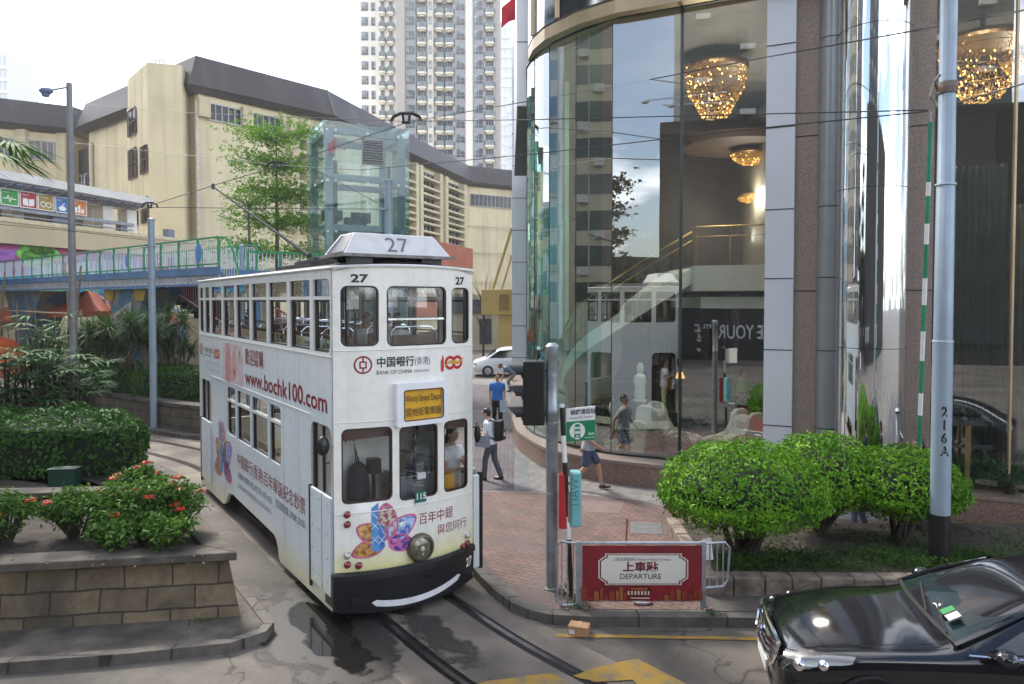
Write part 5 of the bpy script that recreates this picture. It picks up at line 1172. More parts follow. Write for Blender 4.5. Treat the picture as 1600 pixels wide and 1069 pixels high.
text_mb('27', .17, lambda u, v, w: (.83 + u, bb(.83 + u) - .03, .39 + v + u * .06), .72, .004).build('bumper_number', M('white_print', (.8, .8, .8), .5), bump_)
# lettering on the front
def ftext(name, s, x0, x1, z0, h, mat, bold=.0, d=.004, fit=True, cjk=False):
    probe = text_mb(s, h, lambda u, v, w: (u, v, 0))
    k = (x1 - x0) / max(probe.w, 1e-3) if fit else 1
    return text_mb(s, h, lambda u, v, w: fd(d)(x0 + u, z0 + v, 0), k, bold).build(name, mat, tram)
ftext('route_number', '27', -.81, -.61, 4.335, .14, m_ink, .005)
ftext('route_number', '27', .69, .84, 4.325, .14, m_ink, .005)
def disc(c, r0, r1, mapf, n=32):
    mb = MB(); vs = []
    for j in range(n):
        t = 2 * math.pi * j / n; vs += [mapf(c[0] + r0 * math.cos(t), c[1] + r0 * math.sin(t), 0), mapf(c[0] + r1 * math.cos(t), c[1] + r1 * math.sin(t), 0)]
    return mb.add(vs, [(2 * j, (2 * j + 2) % (2 * n), (2 * j + 3) % (2 * n), 2 * j + 1) for j in range(n)])
def flat(pts, mapf, mb=None, m=0):
    mb = mb or MB(); return mb.add([mapf(p[0], p[1], 0) for p in pts], [tuple(range(len(pts)))], m)
def bank_logo(c, r, mapf, kx=1.0):
    mp = lambda u, v, w: mapf(c[0] + u * kx, c[1] + v, w)
    mb = disc((0, 0), r * .82, r, mp)
    a, b = .40 * r, .24 * r
    for q in ((-a, a, b * 1.0, a), (-a, a, -a, -b * 1.0), (-a, -b, -b, b), (b, a, -b, b), (-.08 * r, .08 * r, a, .83 * r), (-.08 * r, .08 * r, -.83 * r, -a)):
        flat([(q[0], q[2]), (q[1], q[2]), (q[1], q[3]), (q[0], q[3])], mp, mb)
    return mb
bank_logo((-.665, 3.285), .115, fd(.004)).build('bank_emblem', m_red, tram)
ftext('bank_name', '中国銀行', -.5, .0, 3.26, .14, m_ink, .003)
ftext('bank_name_suffix', '(香港)', .02, .25, 3.27, .11, m_blueprint)
ftext('bank_name_english', 'BANK OF CHINA', -.5, -.02, 3.155, .075, m_ink)
ftext('bank_name_english_suffix', '(HONG KONG)', .01, .24, 3.16, .05, m_blueprint)
def hundred(mapf, kx=1.0, parent=tram):
    mp = lambda u, v, w: mapf(u * kx, v, w)
    a = disc((.16, 0), .055, .095, mp, 24); b = disc((.29, 0), .055, .095, mp, 24); a.add(b.v, b.f); 
    flat([(.0, -.11), (.05, -.11), (.05, .06), (.03, .13), (.02, .06), (.0, .03)], mp, a)
    o = a.build('centenary_emblem', m_brightred, parent)
    mp2 = lambda u, v, w: mapf(u * kx, v, w + .001)
    g = MB(); k = 16
    c = [(.05 + .37 * i / k, -.06 + .13 * (i / k) ** 1.0 + .035 * math.sin(i / k * 6.28)) for i in range(k + 1)]
    vs = [mp2(x, y - .025 * math.sin(math.pi * (i + .3) / (k + .6)), -.002) for i, (x, y) in enumerate(c)] + [mp2(x, y + .025 * math.sin(math.pi * (i + .3) / (k + .6)), -.002) for i, (x, y) in enumerate(c)]
    g.add(vs, [(i, i + 1, k + 2 + i, k + 1 + i) for i in range(k)])
    flat([(.005, -.10), (.02, -.10), (.02, .02)], mp2, g); flat([(.03, -.05), (.045, -.05), (.04, .07)], mp2, g)
    g.build('gold_ribbon', m_gold, o)
hundred(lambda u, v, w: (.43 + u, bow(.43 + u) - .004 + w, 3.255 + v))
# destination box
db = MB(); a = rr(-.27, .48, 2.47, 3.03, .01); 
panel(db, a, [rr(-.165, .415, 2.545, 2.935, .035)], lambda u, v, w: (u, -.255 + (u - .1) * .04 + w, v), .10)
dbo = db.build('destination_box', M('box_white', (.82, .83, .84), .4, var=.03), tram, bevel=.006)
MB().quad((-.18, -.235, 2.53), (.43, -.21, 2.53), (.43, -.21, 2.95), (-.18, -.235, 2.95)).build('blind', M('blind_yellow', (.68, .36, .012), .5, var=.1, scale=8), dbo)
def dt(s, x0, x1, z, h, b=0.): 
    probe = text_mb(s, h, lambda u, v, w: (u, v, 0)); k = (x1 - x0) / probe.w
    text_mb(s, h, lambda u, v, w: (x0 + u, -.243 + (x0 + u - .1) * .04, z + v), k, b).build('blind_lettering', m_ink, dbo)
dt('Whitty Street Depot', -.145, .40, 2.785, .125, .0)
dt('屈地街電車廠', -.14, .39, 2.605, .12)
ringframe(-.175, .425, 2.535, 2.945, .04, .014, lambda u, v, w: (u, -.262 + (u - .1) * .04 + w, v), .012).build('blind_rim', M('rim_red', (.12, .03, .02), .5), dbo)
# plate
MB().obox((.10, bow(.1) - .012, 1.50), (.082, .004, 0), (0, .006, 0), (0, 0, .075)).build('fleet_plate', [M('plate_green', (.015, .13, .09), .4)], tram)
text_mb('115', .11, lambda u, v, w: (.10 + u, bow(.1) - .022 + u * .04, 1.475 + v), 1.0, .002, 'CENTER').build('fleet_number', M('white_print', (.8, .8, .8)), tram)
MB().obox((.10, bow(.1) - .014, 1.418), (.085, .004, 0), (0, .006, 0), (0, 0, .012)).build('plate_rim', m_white, tram)
# slogan
ftext('slogan', '百年中銀', .07, .62, 1.14, .17, m_red, .0)
ftext('slogan', '與您同行', .36, .88, .945, .15, m_red, .0)
# lamps
m_lred = M('lamp_red', (.22, .012, .012), .15, var=.2, coat=.8)
m_lclear = M('lamp_clear', (.5, .5, .48), .12, .3, var=.2, coat=.8)
def lamp(x, z, r, mat, nm='tail_lamp'):
    y = bow(x); mb = MB(); mb.lathe([(r * 1.12, 0), (r * 1.12, .018), (r, .022), (r * .9, .04), (r * .55, .055), (0, .06)], 16, (x, y, z), (0, -1, 0))
    o = mb.build(nm, mat, tram, smooth=True)
    MB().lathe([(r * 1.2, 0), (r * 1.2, .014), (r * 1.05, .014)], 16, (x, y + .002, z), (0, -1, 0)).build('lamp_rim', m_chrome, o)
for x, z in ((-.87, 1.395), (-.87, 1.27), (-.87, .755), (-.735, .73), (.81, .665), (.895, .69)): lamp(x, z, .042, m_lred)
for x, z in ((-.87, .87), (.90, .80)): lamp(x, z, .042, m_lclear, 'indicator_lamp')
y = bow(.09)
hlm = MB().lathe([(.19, 0), (.19, .05), (.175, .075), (.15, .08), (.14, .05)], 32, (.09, y, .83), (0, -1, 0)).build('headlamp', M('lamp_rim_brass', (.17, .15, .12), .35, .8, var=.2), tram, smooth=True)
MB().lathe([(.148, 0), (.145, .02), (.10, .042), (.05, .052), (0, .055)], 32, (.09, y - .03, .83), (0, -1, 0)).build('headlamp_lens', M('lens_glass', (.16, .15, .10), .08, .2, var=.3, scale=14, coat=1), hlm, smooth=True)
MB().ell((.09, y - .085, .83), .03, .02, .035).tube([(.09, y - .07, .83), (.1, y - .07, .74)], .012).build('headlamp_bulb', M('bulb_pale', (.5, .48, .36), .2), hlm, smooth=True)
# petals of the flower picture: each printed with its own little scene
def petal(name, c, L, wd, ang, mapf, c1, c2, sc, parent=tram, kx=1.0):
    mb = MB(); n = 20; rim = []; ca, sa = math.cos(R(ang)), math.sin(R(ang))
    def loop(k):
        o = []
        for i in range(n):
            t = 2 * math.pi * i / n; a = math.cos(t); b = math.sin(t) * (1 - .25 * a) * (1 if a > -.9 else .6)
            x, y_ = (L * .5 * (1 + a * k)) , wd * .5 * b * k
            o.append((c[0] + kx * (x * ca - y_ * sa), c[1] + x * sa + y_ * ca))
        return o
    A, B = loop(1.0), loop(.86)
    mb.add([mapf(*p, 0) for p in A] + [mapf(*p, 0) for p in B], [(i, (i + 1) % n, n + (i + 1) % n, n + i) for i in range(n)], 0)
    mb.add([mapf(*p, 0) for p in B], [tuple(range(n))], 1)
    return mb.build(name, [M('petal_rim_pink', (.62, .13, .30), .4, var=.3, scale=6), M('print_' + name + '_%d' % sc, c1, .4, c2=c2, scale=sc, lo=.42, hi=.58)], parent)
def flower(org, k, mapf, kx=1.0, mapf2=None):
    o = lambda a, b: (org[0] + a * k * kx, org[1] + b * k)
    mapf2 = mapf2 or mapf
    petal('petal_bridge', o(-.02, .02), .50 * k, .34 * k, 150, mapf, (.36, .14, .04), (.75, .5, .18), 14, kx=kx)
    petal('petal_harbour', o(-.02, -.0), .54 * k, .30 * k, 198, mapf, (.30, .10, .03), (.62, .33, .10), 17, kx=kx)
    petal('petal_people', o(.0, .0), .60 * k, .40 * k, 90, mapf, (.75, .62, .55), (.30, .09, .08), 20, kx=kx)
    petal('petal_blossom', o(.02, .02), .58 * k, .36 * k, 32, mapf, (.10, .16, .5), (.45, .60, .85), 13, kx=kx)
    petal('petal_fireworks', o(.03, -.01), .50 * k, .28 * k, -16, mapf, (.07, .05, .30), (.6, .18, .38), 18, kx=kx)
    d = lambda u, v, w: mapf2(*o(u, v), 0)
    t = flat([(-.23, -.12), (-.12, -.16), (-.12, .62), (-.23, .54)], d); flat([(-.12, -.16), (-.02, -.10), (-.02, .22), (-.12, .30)], d, t, 1)
    t.build('tower_picture', [M('print_blue_tower', (.10, .30, .62), .4, var=.2, scale=12), M('print_blue_tower_shade', (.06, .20, .50), .4, var=.2, scale=12)], tram)
    w_ = MB()
    for (a, b, c_, e) in ((-.23, .1, -.12, -.02), (-.23, -.02, -.12, .1), (-.23, .32, -.12, .2), (-.23, .2, -.12, .32), (-.12, .08, -.02, -.03), (-.12, -.04, -.02, .08), (-.12, .3, -.02, .1), (-.23, .48, -.12, .36)):
        dx, dz = c_ - a, e - b; ln_ = math.hypot(dx, dz); px_, pz_ = -dz / ln_ * .004, dx / ln_ * .004
        w_.add([mapf2(*o(a + px_, b + pz_), .002), mapf2(*o(c_ + px_, e + pz_), .002), mapf2(*o(c_ - px_, e - pz_), .002), mapf2(*o(a - px_, b - pz_), .002)], [(0, 1, 2, 3)])
    w_.build('tower_bracing_picture', M('print_white', (.8, .82, .85)), tram)
flower((-.385, 1.0), .82, fd(.004), 1.0, lambda u, v, w: (u, bow(u) - .006 - w, v))
# near side: lettering runs from rear to front
def smap(s0, z0, d=.004): return lambda u, v, w: (-HW - d, s0 - u, z0 + v)
def stext(name, t, s_rear, s_front, z0, h, mat, bold=0., slope=0.):
    probe = text_mb(t, h, lambda u, v, w: (u, v, 0)); k = (s_rear - s_front) / probe.w
    return text_mb(t, h, lambda u, v, w: (-HW - .004, s_rear - u, z0 + v + slope * u), k, bold).build(name, mat, tram)
stext('web_address', 'www.bochk100.com', 4.22, .22, 2.665, .36, m_red, .006)
stext('welcome_line', '歡迎認購', 4.22, 3.1, 3.03, .30, m_red, .002)
stext('banknote_line', '中國銀行(香港)百年華誕紀念鈔票', 4.85, 1.12, 1.14, .26, m_red)
stext('date_line', '認購申請期:9月28日至10月16日', 4.8, 2.72, .91, .13, m_blueprint)
stext('hotline_line', '查詢熱線:3988 2100', 2.5, 1.12, .93, .15, m_blueprint)
stext('small_print', '公開發售結果將於稍後在香港公佈,請留意報章廣告', 4.8, 2.72, .73, .10, M('grey_print', (.22, .27, .33), .4))
bank_logo((0, 0), .12, smap(7.8, 3.07), 1.2).build('bank_emblem', m_red, tram)
stext('bank_name', '中国銀行(香港)', 7.5, 6.75, 3.03, .13, m_ink)
stext('bank_name_english', 'BANK OF CHINA', 7.5, 6.9, 2.95, .06, m_ink)
hundred(lambda u, v, w: (-HW - .004 + w, 6.62 - u * 1.3, 3.05 + v), 1.0)
stext('faint_line', '香港 紀念鈔票', 7.3, 6.2, 2.8, .09, M('faint_print', (.52, .58, .64), .4)); stext('faint_line', '發行量有限 先到先得', 7.4, 6.1, 2.68, .06, M('faint_print', (.5, .5, .5)))
nt = MB(); d = smap(5.82, 2.58, .003); flat([(0, 0), (1.42, 0), (1.42, .73), (0, .73)], d, nt, 0)
d = smap(5.82, 2.58, .005); flat([(.2, .0), (.52, .0), (.62, .3), (.5, .73), (.25, .73), (.15, .3)], d, nt, 1); flat([(.7, .1), (.95, .1), (.95, .6), (.7, .6)], d, nt, 2)
nt.build('banknote_picture', [M('note_pink', (.72, .5, .52), .4, c2=(.72, .64, .68), scale=5), M('note_rose', (.6, .22, .27), .4, c2=(.7, .42, .45), scale=7), M('note_orange', (.72, .45, .36), .4, c2=(.7, .36, .34), scale=14)], tram)
text_mb('100', .16, lambda u, v, w: (-HW - .007, 5.82 - .72 - u, 2.74 + v)).build('banknote_number', m_brightred, tram)
text_mb('香港', .14, lambda u, v, w: (-HW - .007, 5.82 - 1.15 - v * .0 - u * .5, 3.1 + v)).build('banknote_name', m_red, tram)
flower((5.95, .95), 1.35, lambda u, v, w: (-HW - .003, 11.9 - u, v), 1.0, lambda u, v, w: (-HW - .005 - w, 11.9 - u, v))
# mirrors, wiper
mi = MB().ell((-HW - .10, .10, 2.27), .085, .06, .125).tube([(-HW - .02, .1, 2.05), (-HW - .09, .1, 2.05), (-HW - .09, .1, 2.2)], .014)
mi.build('wing_mirror', m_black, tram, smooth=True)
MB().ell((HW + .1, .03, 2.2), .05, .05, .13).tube([(HW, .03, 2.3), (HW + .1, .03, 2.3)], .012).build('wing_mirror', m_black, tram, smooth=True)
MB().box(.06, .16, bow(.1) - .03, bow(.1) + .03, 2.40, 2.47).bar((.11, bow(.1) - .02, 2.43), (-.02, bow(0) - .015, 2.15), .018).bar((-.02, bow(0) - .012, 2.2), (-.10, bow(-.1) - .006, 1.95), .012).build('wiper', m_black, tram)
# roof sign
rs = MB(); y0 = .05
bot = [(-.92, -.12), (.62, -.12), (.62, .62), (-.92, .62)]; top = [(-.72, .03), (.42, .03), (.42, .5), (-.72, .5)]
rs.add([(x, y_, 4.68) for x, y_ in bot] + [(x, y_, 4.97) for x, y_ in top], [(0, 1, 5, 4), (1, 2, 6, 5), (2, 3, 7, 6), (3, 0, 4, 7), (4, 5, 6, 7)])
rso = rs.build('roof_sign', M('sign_white', (.62, .61, .60), .45, var=.1, scale=5), tram, bevel=.012)
rn = text_mb('27', .27, lambda u, v, w: (-.33 + u, -.12 + .15 * ((.055 + v) / .29) - .006, 4.735 + v), 1.25, .0).build('roof_number', M('number_grey', (.13, .14, .17), .5), rso)
rb = MB()
for k in range(8):
    t = k / 8; a = Vector((-.92 + .015, -.06 + .60 * t, 4.70)); b = Vector((-.72 - .012, .06 + .36 * t, 4.94)); rb.tube([a, b], .026, 6)
rb.build('sign_ribs', M('sign_grey', (.24, .24, .25), .5), rso, smooth=True)
MB().box(-.96, .66, -.16, -.10, 4.655, 4.695).box(-.96, .66, .6, .66, 4.655, 4.695).box(-.96, -.9, -.1, .6, 4.655, 4.695).build('sign_base', M('weathered_grey', (.20, .19, .18), .6, var=.3, scale=9), rso)
MB().box(-.8, -.5, -.05, .1, 4.56, 4.66).box(.2, .5, -.05, .1, 4.56, 4.66).box(-.8, .5, .4, .5, 4.6, 4.66).build('sign_feet', m_black, rso)
# trolley pole
P0 = Vector((-.15, 3.4, 4.86))
bpy.context.view_layer.update()
tip = tram.matrix_world.inverted() @ at(333, 292, 18.5)
tp = MB().tube([P0, P0 + (tip - P0) * .12, tip], [.045, .03, .018], 8).build('trolley_pole', M('pole_grey', (.06, .06, .065), .9, spec=.1), tram, smooth=True)
MB().lathe([(.03, -.04), (.055, -.03), (.055, .03), (.03, .04)], 10, tip + Vector((0, 0, .03)), (1, 0, 0)).box(tip.x - .03, tip.x + .03, tip.y - .06, tip.y + .06, tip.z - .06, tip.z + .02).build('trolley_wheel', m_black, tp)
tb = MB().box(-.55, .3, 2.2, 3.9, 4.62, 4.68).bar((-.15, 3.6, 4.74), (-.15, 1.9, 4.80), .10, .10).bar((-.35, 3.5, 4.72), (-.35, 2.5, 4.76), .05).bar((.05, 3.5, 4.72), (.05, 2.5, 4.76), .05).lathe([(.16, 0), (.16, .1), (.08, .14)], 14, (-.15, 3.4, 4.66)).tube([(-.15, 2.1, 4.78), (-.15, 1.4, 4.84)], [.05, .015], 8)
tb.build('trolley_base', m_black, tram)
# underframe and wheels
uf = MB().box(-.8, .8, 2.2, 5.8, .38, .62).box(-.9, .9, .15, 2.2, .25, .6).box(-.9, .9, 5.9, 7.9, .25, .6)
uf.box(-.86, -.8, 2.6, 5.4, .14, .26).box(.8, .86, 2.6, 5.4, .14, .26).box(-.95, -.9, 3.4, 4.6, .30, .33)
uf.build('underframe', M('grime_black', (.015, .013, .012), .8, var=.4), tram)
for s_ in (2.95, 5.05):
    for x in (-.55, .55):
        MB().lathe([(.12, -.06), (.34, -.06), (.36, -.05), (.36, -.03), (.335, -.02), (.335, .06), (.10, .06)], 20, (x, s_, .345), (1 if x > 0 else -1, 0, 0)).build('wheel', M('wheel_steel', (.06, .05, .045), .5, .6), tram, smooth=True)
# --- inside, upper deck
m_seat = M('seat_brown', (.16, .075, .045), .45, var=.2)
def seat(x, s_, wd, z0):
    o = MB().box(x - wd / 2, x + wd / 2, s_ - .02, s_ + .38, z0 + .40, z0 + .46).obox((x, s_ + .42, z0 + .66), (wd / 2, 0, 0), (0, .02, 0), (0, .05, .22)).box(x - .04, x + .04, s_ + .1, s_ + .2, z0, z0 + .4).build('seat', m_seat, tram, bevel=.015)
    MB().tube([(x - wd / 2, s_ + .44, z0 + .5), (x - wd / 2, s_ + .49, z0 + .93), (x - wd / 2 + .08, s_ + .5, z0 + 1.0), (x + wd / 2 - .08, s_ + .5, z0 + 1.0), (x + wd / 2, s_ + .49, z0 + .93), (x + wd / 2, s_ + .44, z0 + .5)], .014, 6).build('grab_rail', m_chrome, o, smooth=True)
for k in range(8):
    s_ = .35 + k * .86
    seat(-.62, s_, .48, 2.72); seat(.52, s_, .72, 2.72)
for k in (0, 2, 4, 6):
    MB().tube([(-.2, .6 + k * .86, 2.72), (-.2, .6 + k * .86, 4.4)], .016, 6).build('grab_pole', m_dark, tram, smooth=True)
MB().tube([(-.75, .2, 2.72), (-.75, .2, 4.4)], .03, 6).tube([(-.64, .2, 2.72), (-.64, .2, 4.4)], .02, 6).build('grab_pole', m_dark, tram)
# --- inside, driver's platform
MB().box(-.94, -.3, .60, .64, .68, 2.56).box(-.95, .15, 1.0, 1.04, .68, 2.56).box(-.3, .12, .62, .65, .68, 2.5).build('cab_partition', M('partition_grey', (.78, .78, .74), .5, var=.06), tram)
MB().box(-.9, .9, -.02, .06, 2.33, 2.56).build('cab_header', M('header_maroon', (.07, .018, .018), .4), tram)
MB().box(-.15, .42, .02, .55, .68, 1.72).box(-.12, .38, .0, .5, 1.725, 1.75).box(.1, .26, .02, .2, 1.75, 1.9).build('controller_desk', [M('desk_grey', (.14, .15, .16), .5)], tram, bevel=.01)
MB().box(.12, .25, -.06, .0, 1.70, 1.79).build('ticket_tray', m_white, tram, bevel=.01)
MB().bar((-.15, .2, 2.1), (.45, -.03, 1.95), .03).bar((.12, .02, 1.7), (.12, .02, 2.4), .03).build('cab_stanchion', m_dark, tram)
hb = MB()
for x in (-.75, -.63, -.51): hb.ell((x, .59, 2.2), .015, .02, .015, 8, 6)
hb.box(-.45, -.33, .58, .60, 2.30, 2.33).build('coat_hooks', m_dark, tram)
bgm = MB().lathe([(.15, 0), (.16, .06), (.15, .3), (.12, .5), (.03, .58)], 12, (-.52, .42, 1.36)).tube([(-.54, .44, 1.9), (-.52, .56, 2.16), (-.5, .44, 1.9)], .012, 6)
bgm.build('work_bag', M('bag_navy', (.012, .014, .022), .7), tram, smooth=True)
MB().box(-.42, -.26, .25, .4, 1.78, 1.98).tube([(-.34, .33, .7), (-.34, .33, 1.78)], .03).tube([(-.3, .2, 1.62), (-.15, .1, 1.66)], .02).build('brake_handle', m_black, tram, bevel=.01)
MB().box(.60, .78, .08, .24, 1.3, 1.66).build('farebox', M('farebox_yellow', (.6, .30, .02), .4), tram, bevel=.01)
# ================================================================== planting
RNG = np.random.default_rng(5)
m_bark = M('bark', (.045, .034, .026), .85, var=.35, scale=12, bump=.5); m_barkp = M('bark_pale', (.13, .105, .08), .8, var=.3, scale=14, bump=.4)
L_topi = leafmat('leaf_topiary', (.030, .12, .009), (.20, .41, .026), .35, .2, 1.8)
L_hedge = leafmat('leaf_hedge', (.018, .065, .012), (.07, .17, .03), .5, .15, 1.6)
L_hedge2 = leafmat('leaf_hedge_bright', (.022, .075, .010), (.075, .19, .02), .45, .2, 1.6)
L_flow = leafmat('leaf_flowering', (.025, .085, .014), (.15, .28, .04), .4, .3, 2.5)
L_drac = leafmat('leaf_dracaena', (.025, .065, .018), (.08, .145, .045), .6, .2, .8)
L_rhap = leafmat('leaf_lady_palm', (.025, .08, .022), (.10, .20, .07), .6, .2, .9)
L_tree = leafmat('leaf_tree', (.07, .17, .015), (.20, .38, .05), .5, .35, .5)
L_weed = leafmat('leaf_weed', (.02, .06, .01), (.08, .16, .03), .5, .2, 2)
L_cyc = leafmat('leaf_cycad', (.010, .04, .014), (.03, .085, .03), .3, .1, 1.2)
m_cored = M('foliage_inner', (.008, .016, .006), .9)  # near-black for the added solid cores: inner shade put into the colour
m_soil = M('soil', (.05, .04, .03), .95, var=.4, scale=6, bump=.6)
def lump(u):                             # smooth pseudo-noise on directions
    return .5 * np.sin(u[:, 0] * 5.1 + 1.3) * np.sin(u[:, 1] * 4.3 + .4) + .35 * np.sin(u[:, 2] * 7.7 + u[:, 0] * 3.1) + .25 * np.sin(u[:, 1] * 9.3 - u[:, 2] * 5)
def dome(name, loc, rx, ry, zb, zt, n, leaf, mat, trunks, lab, cat='tree', group=None, seed=1, lift=.0):
    """clipped mushroom crown over several leaning stems"""
    rng = np.random.default_rng(seed); t = thing(name, loc, label=lab, cat=cat, group=group)
    u = rng.normal(0, 1, (n, 3)); u /= np.linalg.norm(u, axis=1)[:, None]
    low = u[:, 2] < -.15; u[low, 2] *= .45
    u /= np.linalg.norm(u, axis=1)[:, None]; zc = zb + (zt - zb) * .42
    rad = (1 + .065 * lump(u * 1.6) + .035 * lump(u * 3.7 + 2) + .07 * (rng.random(n) < .05)) * (1 - .34 * rng.random(n) ** 2.4)
    rz = np.where(u[:, 2] > 0, zt - zc, zc - zb)
    c = np.stack([u[:, 0] * rx * rad, u[:, 1] * ry * rad, zc + u[:, 2] * rz * rad], 1)
    nn = u * np.array([1 / rx, 1 / ry, 1.0]); nn /= np.linalg.norm(nn, axis=1)[:, None]; nn[:, 2] += .25
    v, f = leaves(c, nn, leaf, .42, .55, rng); leaf_obj('crown', v, f, mat, t)
    co = MB().ell((0, 0, zc + .02), rx * .80, ry * .80, (zt - zb) * .36, 18, 10); co.build('dark_core', m_cored, t, smooth=2)  # solid core added inside the crown to block see-through
    rnd = random.Random(seed); tr = MB()
    for k in range(trunks):
        a = rnd.uniform(0, 6.28); q = rnd.uniform(.35, .75); b0 = Vector((rnd.uniform(-.12, .12), rnd.uniform(-.1, .1), -.02))
        e = Vector((math.cos(a) * rx * q, math.sin(a) * ry * q, zc)); mdl = b0.lerp(e, .5) + Vector((0, 0, .05))
        tr.tube([b0, mdl, e], [.055, .04, .02], 7)
        for w in range(2): e2 = mdl + Vector((rnd.uniform(-.4, .4), rnd.uniform(-.3, .3), rnd.uniform(.2, .4))); tr.tube([mdl, e2], [.022, .01], 5)
    tr.build('trunk', m_bark, t, smooth=True); return t
Z_BED = .36
p = W(1193, 876, Z_BED); c1_ = at(1150, 760, 10.3)
dome('clipped_tree', (p.x - .28, 10.35, Z_BED), 1.20, 1.05, .42, 1.72, 12500, .072, L_topi, 8, 'largest bright green clipped dome tree, right of the red departure banner', group='clipped dome trees on the kerb bed', seed=1)
dome('clipped_tree', (4.98, 11.45, Z_BED), .90, .9, .38, 1.63, 6500, .08, L_topi, 7, 'darker green clipped dome tree between the largest and the one behind the lamp post', group='clipped dome trees on the kerb bed', seed=2)
dome('clipped_tree', (5.98, 11.05, Z_BED), .92, .85, .38, 1.50, 6500, .08, L_topi, 7, 'bright green clipped dome tree immediately left of the numbered lamp post', group='clipped dome trees on the kerb bed', seed=3)
dome('clipped_tree', (6.80, 11.75, Z_BED), .62, .7, .25, 1.18, 3500, .08, L_topi, 5, 'small low clipped dome tree half hidden by the numbered lamp post', group='clipped dome trees on the kerb bed', seed=4)
# granite kerb bed
kb = thing('kerb_planter', (2.6, 9.6, 0), rz=-.015, label='raised kerb bed edged with rough granite blocks under the clipped trees', cat='planter')
m_kblk = M('granite_block', (.19, .15, .115), .85, var=.4, scale=5, bump=.8, bscale=14, stain=((.06, .05, .04), 3, .5)); rnd = random.Random(3)
x = 0
while x < 9:
    w_ = rnd.uniform(.36, .46); MB().box(x + .008, x + w_ - .008, -.01 - rnd.random() * .02, .22, .12, .385 - rnd.random() * .012).build('granite_block', m_kblk, kb, bevel=.02); x += w_
y = .23
while y < 2.4: w_ = rnd.uniform(.36, .46); MB().box(0, .2, y, y + w_ - .012, .12, .38 - rnd.random() * .012).build('granite_block', m_kblk, kb, bevel=.02); y += w_
MB().box(.2, 9, .22, 2.5, .12, Z_BED - .01).box(.18, 9, .02, .24, .12, .25).build('soil', m_soil, kb)
MB().box(-.1, 9.2, -.5, -.02, .119, .135).build('bed_apron', M('apron_grime', (.07, .06, .052), .9, var=.4, scale=4, bump=.3), kb)
rng = RNG; n = 16000
c = np.stack([rng.uniform(2.85, 11, n), rng.uniform(9.86, 10.55, n) , np.zeros(n)], 1); den = np.sin(c[:, 0] * 2.3) * .5 + np.sin(c[:, 0] * 5.1 + c[:, 1] * 6) * .4; c = c[(den + rng.random(n) * 1.8) > .55]
c[:, 2] = Z_BED + rng.random(len(c)) ** 1.5 * .16
v, f = leaves(c, np.tile([0, -.3, 1.], (len(c), 1)), .055, .4, .7, rng); leaf_obj('ground_cover', v, f, L_weed, kind='stuff')
n = 5000; c = np.stack([rng.uniform(2.85, 11, n), rng.uniform(10.5, 12.0, n), np.zeros(n)], 1); den = np.sin(c[:, 0] * 3.1 + 2) * np.sin(c[:, 1] * 4.1); c = c[(den + rng.random(len(c))) > .55]; c[:, 2] = Z_BED + rng.random(len(c)) ** 2 * .15
v, f = leaves(c, np.tile([0, -.3, 1.], (len(c), 1)), .06, .35, .8, rng); leaf_obj('bed_weeds', v, f, L_weed, kind='stuff')
# small weeds on the kerb
c = []
for px, py, z, k, s in ((880, 930, .13, 90, .14), (905, 950, .13, 40, .08), (905, 940, .13, 30, .1), (1115, 962, .13, 25, .06), (205, 1020, .02, 25, .07), (310, 975, .2, 30, .07), (280, 1010, .05, 30, .08)):
    p = W(px, py, z)
    for _ in range(k): c.append((p.x + random.gauss(0, s), p.y + random.gauss(0, s * .6), z + random.random() * s))
c = np.array(c); v, f = leaves(c, np.tile([0, -.2, 1.], (len(c), 1)), .05, .3, .9, rng); leaf_obj('kerb_weeds', v, f, L_weed, kind='stuff')
# ---- left planter: stepped stone bed beside the track
ln0, ln1 = Vector((-12.5, 7.58)), Vector((-3.40, 8.98))          # foot of the front wall
lr0, lr1 = Vector((-3.50, 9.05)), Vector((-9.6, 17.4))           # along the track
dF = (ln1 - ln0).normalized(); dT = (lr1 - lr0).normalized()
m_wallL = blocks('stone_blocks', (.215, .158, .092), (.14, .106, .066), (.055, .044, .032), .56, .275, (dF.x, dF.y), .014, .55, .9, stain=((.030, .027, .023), 1.1, .8), nscale=4.5)
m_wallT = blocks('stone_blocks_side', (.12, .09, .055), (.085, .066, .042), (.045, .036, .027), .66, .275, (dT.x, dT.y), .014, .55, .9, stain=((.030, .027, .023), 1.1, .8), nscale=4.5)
m_cop = M('coping_concrete', (.088, .075, .060), .9, var=.5, scale=2.2, bump=.5, bscale=25, stain=((.025, .025, .018), 3, .6), detail=9)
bedw = thing('stone_planter', (ln1.x, ln1.y, 0), label='large stone block planter with sloping sides at bottom left, beside the track', cat='planter')
def B3(p, z): return (p[0] - ln1.x, p[1] - ln1.y, z)
nF = Vector((-dF.y, dF.x)); nT = Vector((-dT.y, dT.x)) if (-dT.y) < 0 else Vector((dT.y, -dT.x))
ti = nF * .09 + nT * .0; c_in = Vector((-3.62, 9.10))
MB().add([B3(ln0, 0), B3(ln1, 0), B3(c_in, .83), B3(ln0 + nF * .1, .83)], [(0, 1, 2, 3)]).build('front_wall', m_wallL, bedw)
MB().add([B3(ln1, 0), B3(lr1 + Vector((.12, .09)), 0), B3(lr1, .83), B3(c_in, .83)], [(0, 1, 2, 3)]).build('track_wall', m_wallT, bedw)
cb = MB(); o0, o1, o2 = ln0 - nF * .02, c_in + Vector((.16, -.12)), lr1 + Vector((.10, .08))
i1 = c_in + nF * .42 + nT * .42; i0 = ln0 + nF * .45; i2 = lr1 + nT * .45
for a, b, c_, d in ((o0, o1, i1, i0), (o1, o2, i2, i1)): cb.prism([B3(q, 0)[:2] for q in (a, b, c_, d)], .83, .935)
